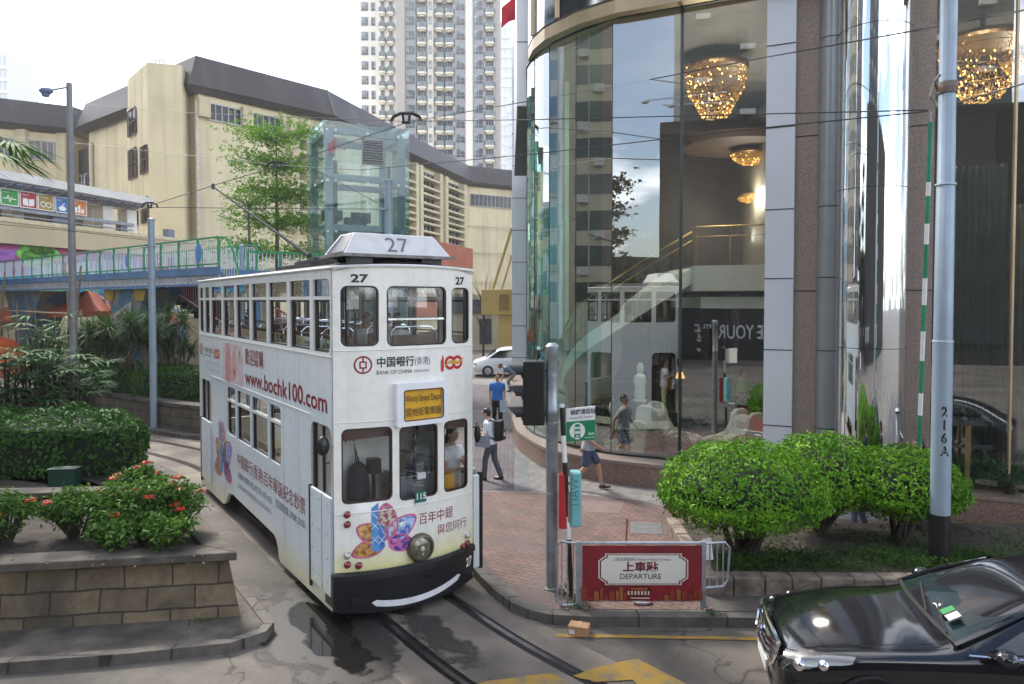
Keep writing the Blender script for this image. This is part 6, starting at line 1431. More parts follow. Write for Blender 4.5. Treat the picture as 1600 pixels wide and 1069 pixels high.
cb.build('coping', m_cop, bedw, bevel=.015)
MB().prism([B3(q, 0)[:2] for q in (i0, i1, i2, Vector((-16, 17)), Vector((-16, 8.6)))], .1, .86).build('soil', m_soil, bedw)
# second step
s0_, s1_ = W(-120, 775, 1.12), W(205, 768, 1.12); q0, q1 = Vector(s0_[:2]), Vector(s1_[:2]); dS = (q1 - q0).normalized(); nS = Vector((-dS.y, dS.x))
far_c = q1 + dT * 4.6
MB().prism([B3(q, 0)[:2] for q in (q0, q1, far_c, far_c + Vector((-7, 0)), q0 + Vector((-2, 4)))], .5, 1.06).build('upper_step', m_soil, bedw)
MB().prism([B3(q, 0)[:2] for q in (q0 - nS * .05, q1 - nS * .05 + dS * .05, q1 + nS * .3, q0 + nS * .3)], 1.06, 1.14).build('step_coping', m_cop, bedw, bevel=.01)
# kerb apron round the planter
ap = [(-12, 7.15)] + [tuple(W(x, y, .1)[:2]) for x, y in ((0, 1040), (200, 1025), (360, 1008), (415, 990), (428, 975), (405, 945), (380, 915))]
ap2 = ap + [tuple(lr0 + dT * 2.2), tuple(c_in + nT * .5 + nF * .4), tuple(ln0 + nF * .3)]
MB().prism(ap2, 0, .115).build('planter_kerb', m_cop, kind='structure')
strip(MB(), [(p[0], p[1], 0) for p in ap], -.005, .12, 0, .13).build('kerb', MATS['kerb_granite'], kind='structure')
# the far strip of ground between planter and track stays concrete
# hedges
def hedge(name, c, rz, L, D, H, n, leaf, mat, lab, seed=1, z0=0., cat='hedge', group=None, shear=0.):
    rng = np.random.default_rng(seed); t = thing(name, (c[0], c[1], z0), rz, label=lab, cat=cat, group=group)
    # points on a rounded box surface, bulging unevenly
    A = np.array([L * H, L * H, D * H, D * H, L * D * 1.3]); A = A / A.sum(); k = rng.choice(5, n, p=A); a, b = rng.uniform(-1, 1, n), rng.uniform(0, 1, n)
    P = np.zeros((n, 3)); N = np.zeros((n, 3))
    for q, (fx, fy) in enumerate(((0, -1), (0, 1), (-1, 0), (1, 0))):
        s = k == q
        if q < 2: P[s] = np.stack([a[s] * L / 2, np.full(s.sum(), fy * D / 2), b[s] * H], 1)
        else: P[s] = np.stack([np.full(s.sum(), fx * L / 2), a[s] * D / 2, b[s] * H], 1)
        N[s] = (fx, fy, .25)
    s = k == 4; P[s] = np.stack([a[s] * L / 2, (b[s] * 2 - 1) * D / 2, np.full(s.sum(), H)], 1); N[s] = (0, 0, 1)
    u = P.copy(); bulge = .10 * lump(u * 1.1) + .06 * lump(u * 2.7 + 1)
    cx = np.clip(P[:, 2] / H, 0, 1); rnd_ = (np.abs(P[:, 0]) / (L / 2)) ** 6 * .5 + (np.abs(P[:, 1]) / (D / 2)) ** 6 * .5
    P[:, 2] -= rnd_ * cx ** 4 * .14 * H
    P += N * (bulge - .10 * rng.random(n) ** 2)[:, None]; P[:, 2] = np.maximum(P[:, 2], .03)
    P[:, 0] += shear * P[:, 1]
    v, f = leaves(P, N, leaf, .5, .6, rng); leaf_obj('leaves', v, f, mat, t)
    MB().prism([(a * (L / 2 - .14) + shear * b * (D / 2 - .12), b * (D / 2 - .12)) for a, b in ((-1, -1), (1, -1), (1, 1), (-1, 1))], 0, H - .13).build('dark_core', m_cored, t, bevel=.08); return t  # added solid core keeps the hedge opaque
hedge('clipped_hedge', (-9.75, 13.3), R(2), 5.4, 2.4, .95, 9500, .10, L_hedge, 'dark green clipped hedge behind the flowering shrubs', 1, 1.06, shear=-.7)
p = W(268, 622, .9); hedge('clipped_hedge', (p.x + .2, 24.0), R(-12), 2.7, 1.5, .95, 3800, .09, L_hedge2, 'lighter green clipped hedge touching the rear of the tram', 2, .9)
p = W(185, 620, .9); hedge('clipped_hedge', (p.x - .3, 25.2), R(-5), 3.4, 1.5, 1.0, 3800, .10, L_hedge, 'dark hedge beneath the dracaena shrubs, left of the lighter one', 3, .9)
# curved far wall
fw = catmull([(-22, 27.8, 0), (*W(140, 655, 0)[:2], 0), (*W(220, 668, 0)[:2], 0), (*W(320, 684, 0)[:2], 0), (-5.6, 20.9, 0), (-4.2, 21.2, 0)], 5)
fwt = thing('curved_stone_wall', (fw[8].x, fw[8].y, 0), label='curved low stone retaining wall on the far side of the track', cat='wall')
fo = Vector((fw[8].x, fw[8].y, 0)); fwl = [p - fo for p in fw]
w_ = MB(); strip(w_, fwl, 0, .35, 0, .84); w_.build('wall_face', blocks('far_stone_blocks', (.15, .125, .095), (.11, .095, .072), (.045, .04, .033), .6, .28, (.95, -.3), .014, .5, .9, stain=((.06, .055, .045), 1.0, .6), nscale=3), fwt)
w_ = MB(); strip(w_, fwl, -.05, .42, .84, .95); w_.build('coping', m_cop, fwt); w_ = MB(); strip(w_, fwl, .35, 7, .0, .88); w_.build('soil', m_soil, fwt)
strip(MB(), fw, -.35, 0, 0, .12).build('kerb', MATS['kerb_granite'], kind='structure')
# flowering shrubs
m_fred = M('petal_scarlet', (.62, .06, .025), .5, var=.3, scale=20); 
def shrub(loc, r, h, lab, seed, nflow):
    t = thing('flowering_shrub', loc, label=lab, cat='shrub', group='red flowering shrubs in the front planter'); rng = np.random.default_rng(seed); rnd = random.Random(seed)
    st = MB(); C = []; N = []; fl_ = []
    for k in range(34):
        a, q = rnd.uniform(0, 6.28), rnd.random() ** .6; e = Vector((math.cos(a) * r * q, math.sin(a) * r * q * .8, h * (1.02 - .35 * q * q) * rnd.uniform(.68, 1.05))); b = Vector((e.x * .2, e.y * .2, 0)); m_ = b.lerp(e, .55) + Vector((0, 0, .06))
        st.tube([b, m_, e], [.014, .010, .005], 5)
        for j in range(46):
            s = rnd.random() ** .7; p = m_.lerp(e, s) if s > .2 else b.lerp(m_, .5 + s); d = Vector((rnd.gauss(0, 1), rnd.gauss(0, 1), rnd.gauss(.35, .6))).normalized(); q_ = p + d * rnd.uniform(.03, .15)
            C.append(q_); N.append(Vector((d.x * .6, d.y * .6, 1.0)))
        if k < nflow: fl_.append(e + Vector((0, 0, .05)))
    v, f = leaves(np.array(C), np.array(N), .085, .42, .45, rng); leaf_obj('leaves', v, f, L_flow, t); st.build('stems', m_bark, t)
    for e in fl_:
        fb = MB()
        for j in range(26): d = Vector((rnd.gauss(0, 1), rnd.gauss(0, 1), abs(rnd.gauss(0, .6)))).normalized(); p = e + Vector((d.x * .055, d.y * .055, d.z * .04)); fb.obox(p, (.013, rnd.uniform(-.006, .006), 0), (rnd.uniform(-.006, .006), .013, 0), (0, 0, .006))
        fb.build('blossom', m_fred, t)
labs = ['flowering shrub at the corner of the planter nearest the tram, two red blooms on top', 'flowering shrub second from the planter corner with orange red blooms', 'middle flowering shrub carrying one low red bloom', 'flowering shrub behind the middle one with a row of red blooms', 'flowering shrub left of the middle one in front of the green box', 'flowering shrub cut by the left picture edge', 'low flowering shrub close behind the coping', 'short leafy flowering shrub on the bare soil left of the corner one']
for (px, py, r, h, nf, sd), lb in zip(((274, 838, .42, .72, 4, 1), (228, 842, .56, .82, 3, 2), (165, 845, .56, .78, 3, 3), (215, 800, .5, .72, 6, 4), (120, 838, .45, .62, 1, 5), (8, 850, .5, .68, 2, 6), (180, 862, .3, .45, 1, 7), (255, 862, .36, .46, 0, 8)), labs): p = W(px, py, .87); shrub((p.x, p.y, .86), r, h, lb, sd, nf)
c = []
for _ in range(60): p = W(random.uniform(20, 320), random.uniform(855, 885), .9); c.append((p.x, p.y, .88 + random.random() * .06))
c = np.array(c); v, f = leaves(c, np.tile([0, 0, 1.], (len(c), 1)), .06, .5, .5, RNG); leaf_obj('fallen_leaves', v, f, M('dead_leaf', (.16, .10, .05), .8, var=.4, scale=30), kind='stuff')
gb_ = thing('green_box', (*W(107, 750, 1.1)[:2], 1.06), rz=R(4), label='small dark green metal utility box below the dark hedge', cat='utility box')
p = W(107, 752, 1.1); gb_.location = (p.x, p.y - .1, 1.06); MB().box(-.21, .21, -.10, .10, 0, .27).build('case', M('box_green', (.010, .055, .035), .5, var=.15), gb_, bevel=.01); MB().box(-.225, .225, -.115, .115, .271, .29).build('lid', M('box_green', (.018, .09, .055)), gb_)
# strap-leaved plants
def blades(mbv, mbf, base, d, L, w, droop, segs=4, side=None):
    d = Vector(d).normalized(); s = d.cross(Vector((0, 0, 1)));
    if s.length < .05: s = Vector((1, 0, 0))
    s.normalize(); p = Vector(base); b0 = len(mbv)
    for i in range(segs + 1):
        t = i / segs; ww = w * (math.sin(math.pi * min(1, .18 + t * .82)) ** .7) * .5 if i < segs else .001
        mbv += [tuple(p - s * ww), tuple(p + s * ww)]
        dd = (d + Vector((0, 0, -droop * t * 1.4))).normalized(); p = p + dd * (L / segs)
    for i in range(segs): a = b0 + 2 * i; mbf.append((a, a + 1, a + 3, a + 2))
def dracaena(loc, h, heads, lab, seed, rl=.78):
    rnd = random.Random(seed); t = thing('dracaena', loc, label=lab, cat='shrub', group='dracaena shrubs behind the far wall'); st = MB(); v, f = [], []
    for k in range(heads):
        a = rnd.uniform(0, 6.28); q = rnd.uniform(.1, .75); e = Vector((math.cos(a) * q, math.sin(a) * q * .7, h * rnd.uniform(.55, 1.0))); b = Vector((rnd.uniform(-.15, .15), rnd.uniform(-.15, .15), 0)); st.tube([b, b.lerp(e, .5) + Vector((rnd.uniform(-.1, .1), 0, .1)), e], [.045, .035, .022], 6)
        for j in range(58):
            ph = rnd.uniform(0, 6.28); th = rnd.uniform(-.35, 1.35); d = (math.cos(ph) * math.cos(th), math.sin(ph) * math.cos(th), math.sin(th)); blades(v, f, e + Vector((0, 0, rnd.uniform(-.18, .1))), d, rl * rnd.uniform(.7, 1.1), .045, rnd.uniform(.3, .8), 3)
    MB().add(v, f).build('leaves', L_drac, t); st.build('stems', m_barkp, t); return t
dl = ['dracaena shrub furthest left, thin and dark before the low wall', 'dracaena shrub just left of the tall grey lamp post', 'dracaena shrub directly behind the tall grey lamp post', 'dense dracaena with pale leaves between the two poles', 'broad dracaena clump left of the short tram pole', 'dracaena with bare pale stems below the tram pole', 'tall dracaena right of the tram pole, its tuft standing highest', 'dracaena nearest the tram, dark and leaning']
for (px, D, h, hd, sd), lb in zip(((78, 26.5, 1.9, 5, 1), (105, 26, 2.1, 6, 2), (140, 26.5, 2.1, 5, 3), (165, 25.2, 2.5, 9, 4), (195, 24.8, 2.45, 10, 5), (228, 24.4, 2.5, 9, 6), (262, 25, 2.7, 8, 7), (283, 25.6, 2.2, 6, 8)), dl): dracaena(((px - 800) / FPX * D, D, .86), h, hd, lb, sd)
def lady_palm(loc, h, n_, lab, seed, L=.52, spread=.55):
    rnd = random.Random(seed); t = thing('lady_palm', loc, label=lab, cat='palm', group='lady palms behind the dark hedge'); st = MB(); v, f = [], []
    for k in range(n_):
        a = rnd.uniform(0, 6.28); q = rnd.uniform(.05, 1) * spread; z = h * rnd.uniform(.45, 1.0); b = Vector((math.cos(a) * q * .35, math.sin(a) * q * .35, 0)); c0 = Vector((b.x * 1.3, b.y * 1.3, z * .75)); e = Vector((math.cos(a) * q, math.sin(a) * q, z)); st.tube([b, c0, e], [.016, .012, .006], 5)
        out = (Vector((math.cos(a), math.sin(a), rnd.uniform(.1, .7)))).normalized(); sd_ = out.cross(Vector((0, 0, 1))).normalized()
        for j in range(9): th = (j - 4) * .36; d = out * math.cos(th) + sd_ * math.sin(th); blades(v, f, e, d, L * rnd.uniform(.8, 1.1) * (1 - .05 * abs(j - 4)), .062, rnd.uniform(.35, .75), 4)
    MB().add(v, f).build('fronds', L_rhap, t); st.build('stems', m_bark, t); return t
ll = ['lady palm at the left edge spilling over the dark hedge', 'lady palm with silvery fans left of the green box', 'lady palm behind the middle of the dark hedge', 'tall lady palm with the brightest top beside the orange vehicle', 'lady palm at the right end of the dark hedge', 'small lady palm behind the hedge corner nearest the track']
for (px, D, h, n_, sd), lb in zip(((5, 14.9, 1.9, 28, 1), (42, 15.2, 2.0, 30, 2), (80, 15.6, 2.05, 32, 3), (62, 16.8, 2.7, 30, 4), (112, 16.3, 1.9, 28, 5), (134, 17.2, 1.6, 16, 6)), ll): lady_palm(((px - 800) / FPX * D, D, 1.06), h, n_, lb, sd)
# fan palm whose fronds reach in at the left edge
fpm = thing('fan_palm', (-9.9, 12.4, .86), label='fan palm at the left edge with hanging green frond tips', cat='palm'); rnd = random.Random(3); v, f = [], []; st = MB().tube([(0, 0, 0), (.05, 0, 3), (0, 0, 5.3)], [.16, .13, .12], 10)
for a, z, q in ((-.15, 5.35, 1.25), (.5, 5.7, 1.1), (-.8, 5.2, 1.1), (2.4, 5.6, 1.2), (3.6, 5.3, 1.2), (1.4, 5.9, 1.0), (4.6, 5.5, 1.1)):
    e = Vector((math.cos(a) * q, math.sin(a) * q, z + .35)); st.tube([(0, 0, 5.2), (math.cos(a) * q * .5, math.sin(a) * q * .5, z + .3), e], [.03, .02, .012], 5); out = Vector((math.cos(a), math.sin(a), -.12)).normalized(); sd_ = out.cross(Vector((0, 0, 1))).normalized()
    for j in range(25): th = (j - 12) * .14; d = out * math.cos(th) + sd_ * math.sin(th) + Vector((0, 0, rnd.uniform(-.1, .1))); blades(v, f, e, d, rnd.uniform(.8, 1.05), .06, rnd.uniform(.3, .75), 5)
MB().add(v, f).build('fronds', leafmat('leaf_fan_palm', (.02, .07, .012), (.07, .17, .03), .6, .25, .8), fpm); st.build('trunk', m_barkp, fpm, smooth=True)
# tiered light green street tree
def tree(name, loc, h, tiers, lab, mat, leaf, seed, spread, cat='tree', nl=220, group=None, lean=0.):
    rnd = random.Random(seed); rng = np.random.default_rng(seed); t = thing(name, loc, label=lab, cat=cat, group=group); st = MB().tube([(0, 0, 0), (lean * .4, 0, h * .5), (lean, 0, h)], [.16, .11, .03], 9); C = []
    for k in range(tiers):
        z = h * (.42 + .58 * k / max(1, tiers - 1)); r = spread * (1 - .55 * (k / tiers) ** 1.5) * rnd.uniform(.8, 1.15)
        for b in range(7):
            a = b * .9 + rnd.uniform(-.3, .3) + k; e = Vector((lean * z / h + math.cos(a) * r * rnd.uniform(.6, 1), math.sin(a) * r * rnd.uniform(.6, 1), z + rnd.uniform(-.1, .35))); b0 = Vector((lean * z / h, 0, z - .25)); st.tube([b0, b0.lerp(e, .5) + Vector((0, 0, .1)), e], [.04, .025, .008], 5)
            for j in range(nl // 7):
                s = rnd.uniform(.3, 1.08); p = b0.lerp(e, s) + Vector((rnd.gauss(0, .36), rnd.gauss(0, .36), rnd.gauss(.05, .17))) * (spread / 2.2)
                for _ in range(5): C.append((p.x + rnd.gauss(0, .09), p.y + rnd.gauss(0, .09), p.z + rnd.gauss(0, .04)))
    C = np.array(C); v, f = leaves(C, np.tile([0, 0, 1.], (len(C), 1)), leaf, .5, .55, rng); leaf_obj('crown', v, f, mat, t); st.build('trunk', m_barkp, t, smooth=True); return t
tree('street_tree', (-11.7, 36.0, 0), 12.2, 6, 'slender light green street tree with layered branches left of the glass lift', L_tree, .16, 3, 3.3, nl=620)
tree('street_tree', (-12.0, 33.0, 0), 8.6, 3, 'small pale tree top behind the landing railing', L_tree, .14, 8, 1.2, nl=120)
# bare twigs near the yellow box
bt = thing('bare_tree', (-1.75, 44, 0), label='small leafless tree beside the yellow louvred box', cat='tree'); rnd = random.Random(4); st = MB().tube([(0, 0, 0), (0, 0, 4)], [.08, .05], 6); tw = MB()
for k in range(26): z = rnd.uniform(2.5, 5); a = rnd.uniform(0, 6.28); e = Vector((math.cos(a) * .7, math.sin(a) * .7, z + rnd.uniform(.3, 1.2))); tw.tube([(0, 0, z - .8), (e.x * .5, e.y * .5, z), e], [.025, .015, .006], 4)
st.build('trunk', m_bark, bt); tw.build('twigs', m_bark, bt)
# cycads inside the hotel glass and along the plinth
def cycad(loc, L, n_, lab, seed):
    rnd = random.Random(seed); t = thing('cycad', loc, label=lab, cat='plant', group='dark cycads and ferns along the hotel glass'); v, f = [], []
    for k in range(n_):
        a = rnd.uniform(0, 6.28); el = rnd.uniform(.15, 1.2); d = Vector((math.cos(a) * math.cos(el), math.sin(a) * math.cos(el), math.sin(el))); p = Vector((0, 0, .15)); s = d.cross(Vector((0, 0, 1))).normalized()
        for i in range(12):
            tt = i / 11; p = p + (d + Vector((0, 0, -1.1 * tt * tt))).normalized() * L / 12; ln = L * .26 * math.sin(math.pi * (.15 + .8 * tt))
            for sg in (-1, 1): blades(v, f, p, s * sg + d * .5 + Vector((0, 0, .15)), ln, .022, .1, 2)
    MB().add(v, f).build('fronds', L_cyc, t); MB().lathe([(.1, 0), (.12, .1), (.06, .2)], 8).build('stem', m_bark, t); return t
cl_ = ['cycad with arching fronds in front of the tall white armchair', 'dark fern plant left of the low white armchair, at the glass bend', 'cycad right of the dark glazing bar', 'cycad below the white armchair that faces left', 'leafy plant beside the pale pillar base', 'cycad behind the lamp post at the right hand pane', 'cycad at the far right under the gilded console']
for (px, D, L, n_, sd), lb in zip(((1030, 16.45, .75, 26, 1), (935, 17.2, .8, 24, 2), (1085, 16.1, .7, 24, 3), (1135, 15.95, .6, 24, 4), (1175, 15.6, .55, 18, 5), (1520, 13.3, .7, 26, 6), (1585, 12.9, .8, 26, 7)), cl_): cycad(((px - 800) / FPX * D, D, .6), L, n_, lb, sd)
for i, (px, D, h, lb) in enumerate(((1000, 17.0, .5, 'low bushy planting at the foot of the glass beside the dark fern'), (1060, 17.9, 1.1, 'tall dark shrub behind the tall white armchair'), (1120, 18.4, 1.2, 'tall dark shrub in the lobby under the mezzanine'), (1165, 18.0, 1.1, 'dark shrub in front of the person in lime green'), (960, 18.0, 1.1, 'dark shrub at the bend of the glass front'))):
    hedge('indoor_shrub', ((px - 800) / FPX * D, D), 0, 1.0, .6, h, 900, .12, L_cyc, lb, 20 + i, .576, 'shrub', 'indoor shrubs in the lobby')
# ================================================================== street furniture
m_galv = M('galvanised', (.33, .36, .39), .42, .55, var=.18, scale=6, stain=((.24, .23, .21), 6, .5)); m_pblue = M('pole_blue_grey', (.29, .36, .43), .4, .2, var=.06, scale=3); m_blk = M('black_paint', (.012, .012, .013), .35, var=.2, scale=6); m_wpt = M('white_paint', (.72, .72, .70), .45, var=.06, scale=8)
m_signg = M('sign_green', (.01, .20, .085), .35, var=.05); m_ltr = M('letter_black', (.012, .012, .012), .6); m_wl = M('letter_white', (.8, .8, .8), .5)
ZP = .12
# traffic signal
p = W(862, 920, ZP); ts = thing('traffic_signal', (p.x, p.y, ZP), label='grey pole carrying a black traffic signal turned away to the left', cat='traffic light')
pm = MB().lathe([(.095, 0), (.095, .02), (.082, .03), (.082, 2.42), (.088, 2.43), (.088, 2.5), (.082, 2.51), (.082, 3.22), (.09, 3.23), (.09, 3.36), (.05, 3.40), (0, 3.40)], 20); pm.build('pole', m_galv, ts, smooth=True)
for z in (1.32, 2.3, 2.95): MB().lathe([(.088, 0), (.088, .03)], 20, (0, 0, z)).build('clamp_band', m_galv, ts)
hd = MB().box(-.40, -.10, -.10, .16, 2.28, 3.16).box(-.12, -.08, -.03, .05, 2.4, 2.45).box(-.12, -.08, -.03, .05, 3.0, 3.05); hdo = hd.build('signal_head', m_blk, ts, bevel=.02)
for k, c in enumerate(((.10, .005, .004), (.10, .05, .004), (.004, .07, .035))):
    z = 3.0 - k * .29; hb = MB(); n = 14
    vs = []
    for j in range(n): a = R(-15 + 210 * j / (n - 1)); y, zz = .03 + .105 * math.cos(a), z + .105 * math.sin(a); vs += [(-.40, y, zz), (-.40 - .10 - .12 * max(0, math.sin(a)), y, zz)]
    hb.add(vs, [(2 * j, 2 * j + 2, 2 * j + 3, 2 * j + 1) for j in range(n - 1)]); h_ = hb.build('visor', m_blk, hdo); h_.modifiers.new('thickness', 'SOLIDIFY').thickness = .008
    MB().lathe([(.095, 0), (.09, .02), (.05, .035), (0, .04)], 18, (-.395, .03, z), (-1, 0, 0)).build('lens', M('lens_%d' % k, c, .15, coat=.5), hdo, smooth=True)
MB().tube([(-.2, .03, 3.16), (-.19, .03, 3.26), (-.08, .03, 3.34), (.05, .02, 3.3), (.09, .02, 3.1)], .012, 6).build('signal_cable', m_blk, ts, smooth=True)
# tram stop sign
p = W(893, 932, ZP); q = at(878, 632, p.y); tsn = thing('tram_stop_sign', (p.x, p.y, ZP), label='black and white banded pole with a green and white tram terminus sign', cat='sign')
tip_ = Vector((q.x - p.x, 0, q.z - ZP)); L_ = lambda t: tip_ * t
for a, b, m_ in ((0, .30, m_blk), (.30, .42, m_wpt), (.42, .70, m_blk), (.70, .84, m_wpt), (.84, .985, m_blk), (.985, 1.0, m_wpt)):
    MB().tube([L_(a), L_(b)], .034, 14).build('pole_band', m_, tsn, smooth=True)
ub = L_(.9); sgx, sgz0, sgz1 = ub.x + .045, 2.10, 2.56
sb = MB().extr([(sgx, -.02, sgz0), (sgx + .38, -.05, sgz0 + .03), (sgx + .38, -.05, sgz1 + .02), (sgx, -.02, sgz1 - .02)], (.001, .025, 0)); sbo = sb.build('sign_board', m_wpt, tsn)
F = lambda u, v, w: (sgx + u * .38, -.024 - u * .03 - w, sgz0 + .03 * u + v * (sgz1 - sgz0 - .02 + u * .01))
MB().add([F(0, 0, .002), F(1, 0, .002), F(1, .60, .002), F(0, .60, .002)], [(0, 1, 2, 3)]).build('green_field', m_signg, sbo)
k = 26; MB().add([F(.38 + .27 * math.cos(6.2832 * j / k), .30 + .25 * math.sin(6.2832 * j / k), .004) for j in range(k)], [tuple(range(k))]).build('roundel', m_wpt, sbo)
ti_ = MB(); rc = lambda a, b, c_, d, w=.006, m=0: ti_.add([F(a, c_, w), F(b, c_, w), F(b, d, w), F(a, d, w)], [(0, 1, 2, 3)], m)
rc(.28, .48, .10, .47); rc(.31, .45, .47, .51); rc(.25, .29, .07, .12); rc(.47, .51, .07, .12); rc(.30, .37, .36, .43, .008, 1); rc(.39, .46, .36, .43, .008, 1); rc(.30, .46, .22, .30, .008, 1); rc(.34, .42, .13, .17, .008, 1)
ti_.build('tram_pictogram', [m_signg, m_wpt], sbo)
text_mb('銅鑼灣總站', .075, lambda u, v, w: F(.14 + u / .38, .81 + v / .46, .003), .88, .001).build('sign_lettering', m_ltr, sbo)
text_mb('Causeway Bay Terminus', .038, lambda u, v, w: F(.08 + u / .38, .68 + v / .46, .003), .84).build('sign_lettering', m_ltr, sbo)
text_mb('路線', .04, lambda u, v, w: F(.76 + u / .38, .16 + v / .46, .003)).build('sign_lettering', m_wl, sbo); text_mb('Hong Kong', .028, lambda u, v, w: F(.64 + u / .38, .07 + v / .46, .003)).build('sign_lettering', m_wl, sbo)
mid_ = L_(.52)
MB().prism(rr(-.17, -.055, -.03, .16, .02), .92, 1.66).build('red_notice_panel', M('panel_red', (.42, .02, .025), .4), tsn, bevel=.015)
tp_ = MB().prism(rr(-.015, .125, -.05, .18, .03), .95, 1.68); tpo = tp_.build('teal_notice_panel', M('panel_teal', (.16, .40, .42), .4, var=.08, scale=8), tsn, bevel=.02)
text_mb('WAIT', .16, lambda u, v, w: (.085 - v, -.053, 1.62 - u)).build('panel_lettering', M('panel_teal_dark', (.06, .20, .22), .5), tpo)
MB().box(-.055, -.018, -.04, .04, 1.02, 1.4).build('panel_bracket', M('bracket_taupe', (.22, .18, .15), .5), tsn)
# crowd barrier with banner
bx0, bx1, bxe = W(908, 950, ZP), W(1094, 950, ZP), W(1138, 905, ZP + .25)
bar_ = thing('crowd_barrier', (bx0.x, bx0.y, ZP), math.atan2(bx1.y - bx0.y, bx1.x - bx0.x), label='steel crowd barrier hung with a dark red departure banner', cat='barrier')
BW_ = (bx1 - bx0).length; fr = MB()
for x in (-.03, BW_ + .03): fr.box(x - .038, x + .038, -.025, .025, 0, .87)
fr.tube([(-.03, 0, .85), (BW_ + .03, 0, .85)], .02, 8).tube([(-.03, 0, .10), (BW_ + .03, 0, .10)], .018, 8)
fr.build('frame', m_galv, bar_)
wg = MB(); wg.tube([(-.03, .0, .84), (-.26, .03, .86), (-.31, .04, .80), (-.31, .04, .08), (-.26, .03, .02), (-.03, 0, .04)], .016, 7)
for x in (-.10, -.18, -.25): wg.tube([(x, .02, .03), (x, .02, .85)], .008, 6)
wg.build('wing_left_end', m_galv, bar_, smooth=True)['label'] = 'short end loop beside the stop sign pole'
wg = MB(); e = BW_ + .03; wg.tube([(e, .0, .84), (e + .30, .06, .84), (e + .37, .08, .76), (e + .35, .08, .34), (e + .28, .06, .26), (e, 0, .26)], .016, 7)
for x in (.10, .2, .28): wg.tube([(e + x, .03 + x * .1, .27), (e + x, .03 + x * .1, .83)], .010, 6)
wg.build('wing_end', m_galv, bar_, smooth=True)
m_ban = M('banner_red', (.17, .010, .018), .45, var=.25, scale=1.5, c2=(.24, .012, .02))
bz0, bz1 = .11, .83
bn = MB(); nx = 14; vs = []
for i in range(nx + 1):
    x = BW_ * i / nx; y = -.035 - .006 * math.sin(i * 1.7); vs += [(x + .01, y, bz0), (x + .01, y - .004, (bz0 + bz1) / 2), (x + .01, y, bz1)]
bn.add(vs, [(3 * i + k, 3 * i + 3 + k, 3 * i + 4 + k, 3 * i + 1 + k) for i in range(nx) for k in range(2)]); bno = bn.build('banner', m_ban, bar_, smooth=2)
BF = lambda u, v, d=0: (u * BW_, -.048 - d, bz0 + v * (bz1 - bz0))
def plaque(s, d, mat, nm):
    cx_, cy_, hw_, hh, c_ = .515, .575, .375 * s[0], .285 * s[1], .055; o = []
    for sx_, sy_ in ((1, 1), (-1, 1), (-1, -1), (1, -1)):
        seq = [(hw_, hh * .55), (hw_ - .04, hh * .78), (hw_ - .055, hh * .80), (hw_ - .055, hh)]
        if sx_ * sy_ < 0: seq = seq[::-1]
        o += [(cx_ + sx_ * a, cy_ + sy_ * b) for a, b in seq]
    return MB().add([BF(a, b, d) for a, b in o], [tuple(range(len(o)))]).build(nm, mat, bno)
m_cream3 = M('plaque_cream', (.66, .62, .54), .5, var=.04); m_mar = M('plaque_maroon', (.14, .012, .02), .5)
plaque((1.0, 1.0), .001, m_cream3, 'plaque_edge'); plaque((.972, .95), .003, m_mar, 'plaque_line'); plaque((.94, .90), .005, m_cream3, 'plaque_field')
def btext(t, u0, u1, v, h, mat, bold=.0, nm='banner_lettering'):
    pr_ = text_mb(t, h, lambda u, v_, w: (u, v_, 0)); k_ = (u1 - u0) * BW_ / pr_.w
    text_mb(t, h, lambda u, v_, w: (u0 * BW_ + u * k_, -.048 - .008, bz0 + v * (bz1 - bz0) + v_), 1, bold).build(nm, mat, bno)
btext('上車點', .34, .63, .555, .135, m_mar, .004); btext('DEPARTURE', .315, .66, .405, .10, m_ltr); btext('上環(西港城)總站 Western Market Terminus', .26, .74, .735, .05, M('letter_grey', (.12, .12, .12), .6))
dk = MB(); rnd = random.Random(6); x = .0
while x < .99:
    w_ = rnd.uniform(.02, .05)
    if not .37 < x < .6: h = rnd.uniform(.06, .30); dk.add([BF(x, .02, .001), BF(x + w_, .02, .001), BF(x + w_, h, .001), BF(x, h, .001)], [(0, 1, 2, 3)], rnd.choice((0, 0, 1)))
    x += w_ * 1.2
dk.build('skyline_print', [M('banner_skyline', (.24, .035, .02), .5), M('banner_skyline_gold', (.30, .10, .03), .5)], bno)
hs = MB(); f4 = lambda a, b, c_, d, m, e=.003: hs.add([BF(a, c_, e), BF(b, c_, e), BF(b, d, e), BF(a, d, e)], [(0, 1, 2, 3)], m)
f4(.38, .58, .10, .20, 0); f4(.41, .55, .20, .24, 1); f4(.43, .53, .24, .27, 0); f4(.41, .57, .045, .065, 2); f4(.56, .575, .1, .26, 0)
for k in range(7): f4(.385 + k * .028, .40 + k * .028, .115, .185, 2, .005)
hs.build('market_house_print', [M('print_maroon', (.10, .012, .012), .5), M('print_orange', (.36, .07, .02), .5), M('print_cream', (.6, .5, .38), .5)], bno)
pp = thing('paper_sheet', (*W(1108, 880, ZP + .3)[:2], 0), label='white paper sheet taped to the right end loop of the barrier', cat='paper'); p = at(1100, 842, 9.66); pp.location = p
MB().add([(-.02, .0, 0), (.10, .02, .01), (.13, .0, -.28), (.0, -.02, -.29)], [(0, 1, 2, 3)]).build('sheet', M('paper', (.7, .7, .68), .8), pp).modifiers.new('t', 'SOLIDIFY').thickness = .002
ms = thing('marker_stick', (*W(978, 850, ZP)[:2], ZP), label='thin rusty orange stick standing on the pavement behind the barrier', cat='stick'); MB().tube([(0, 0, 0), (.02, 0, .42)], .014, 6).build('rod', M('rust_orange', (.30, .09, .03), .7), ms)
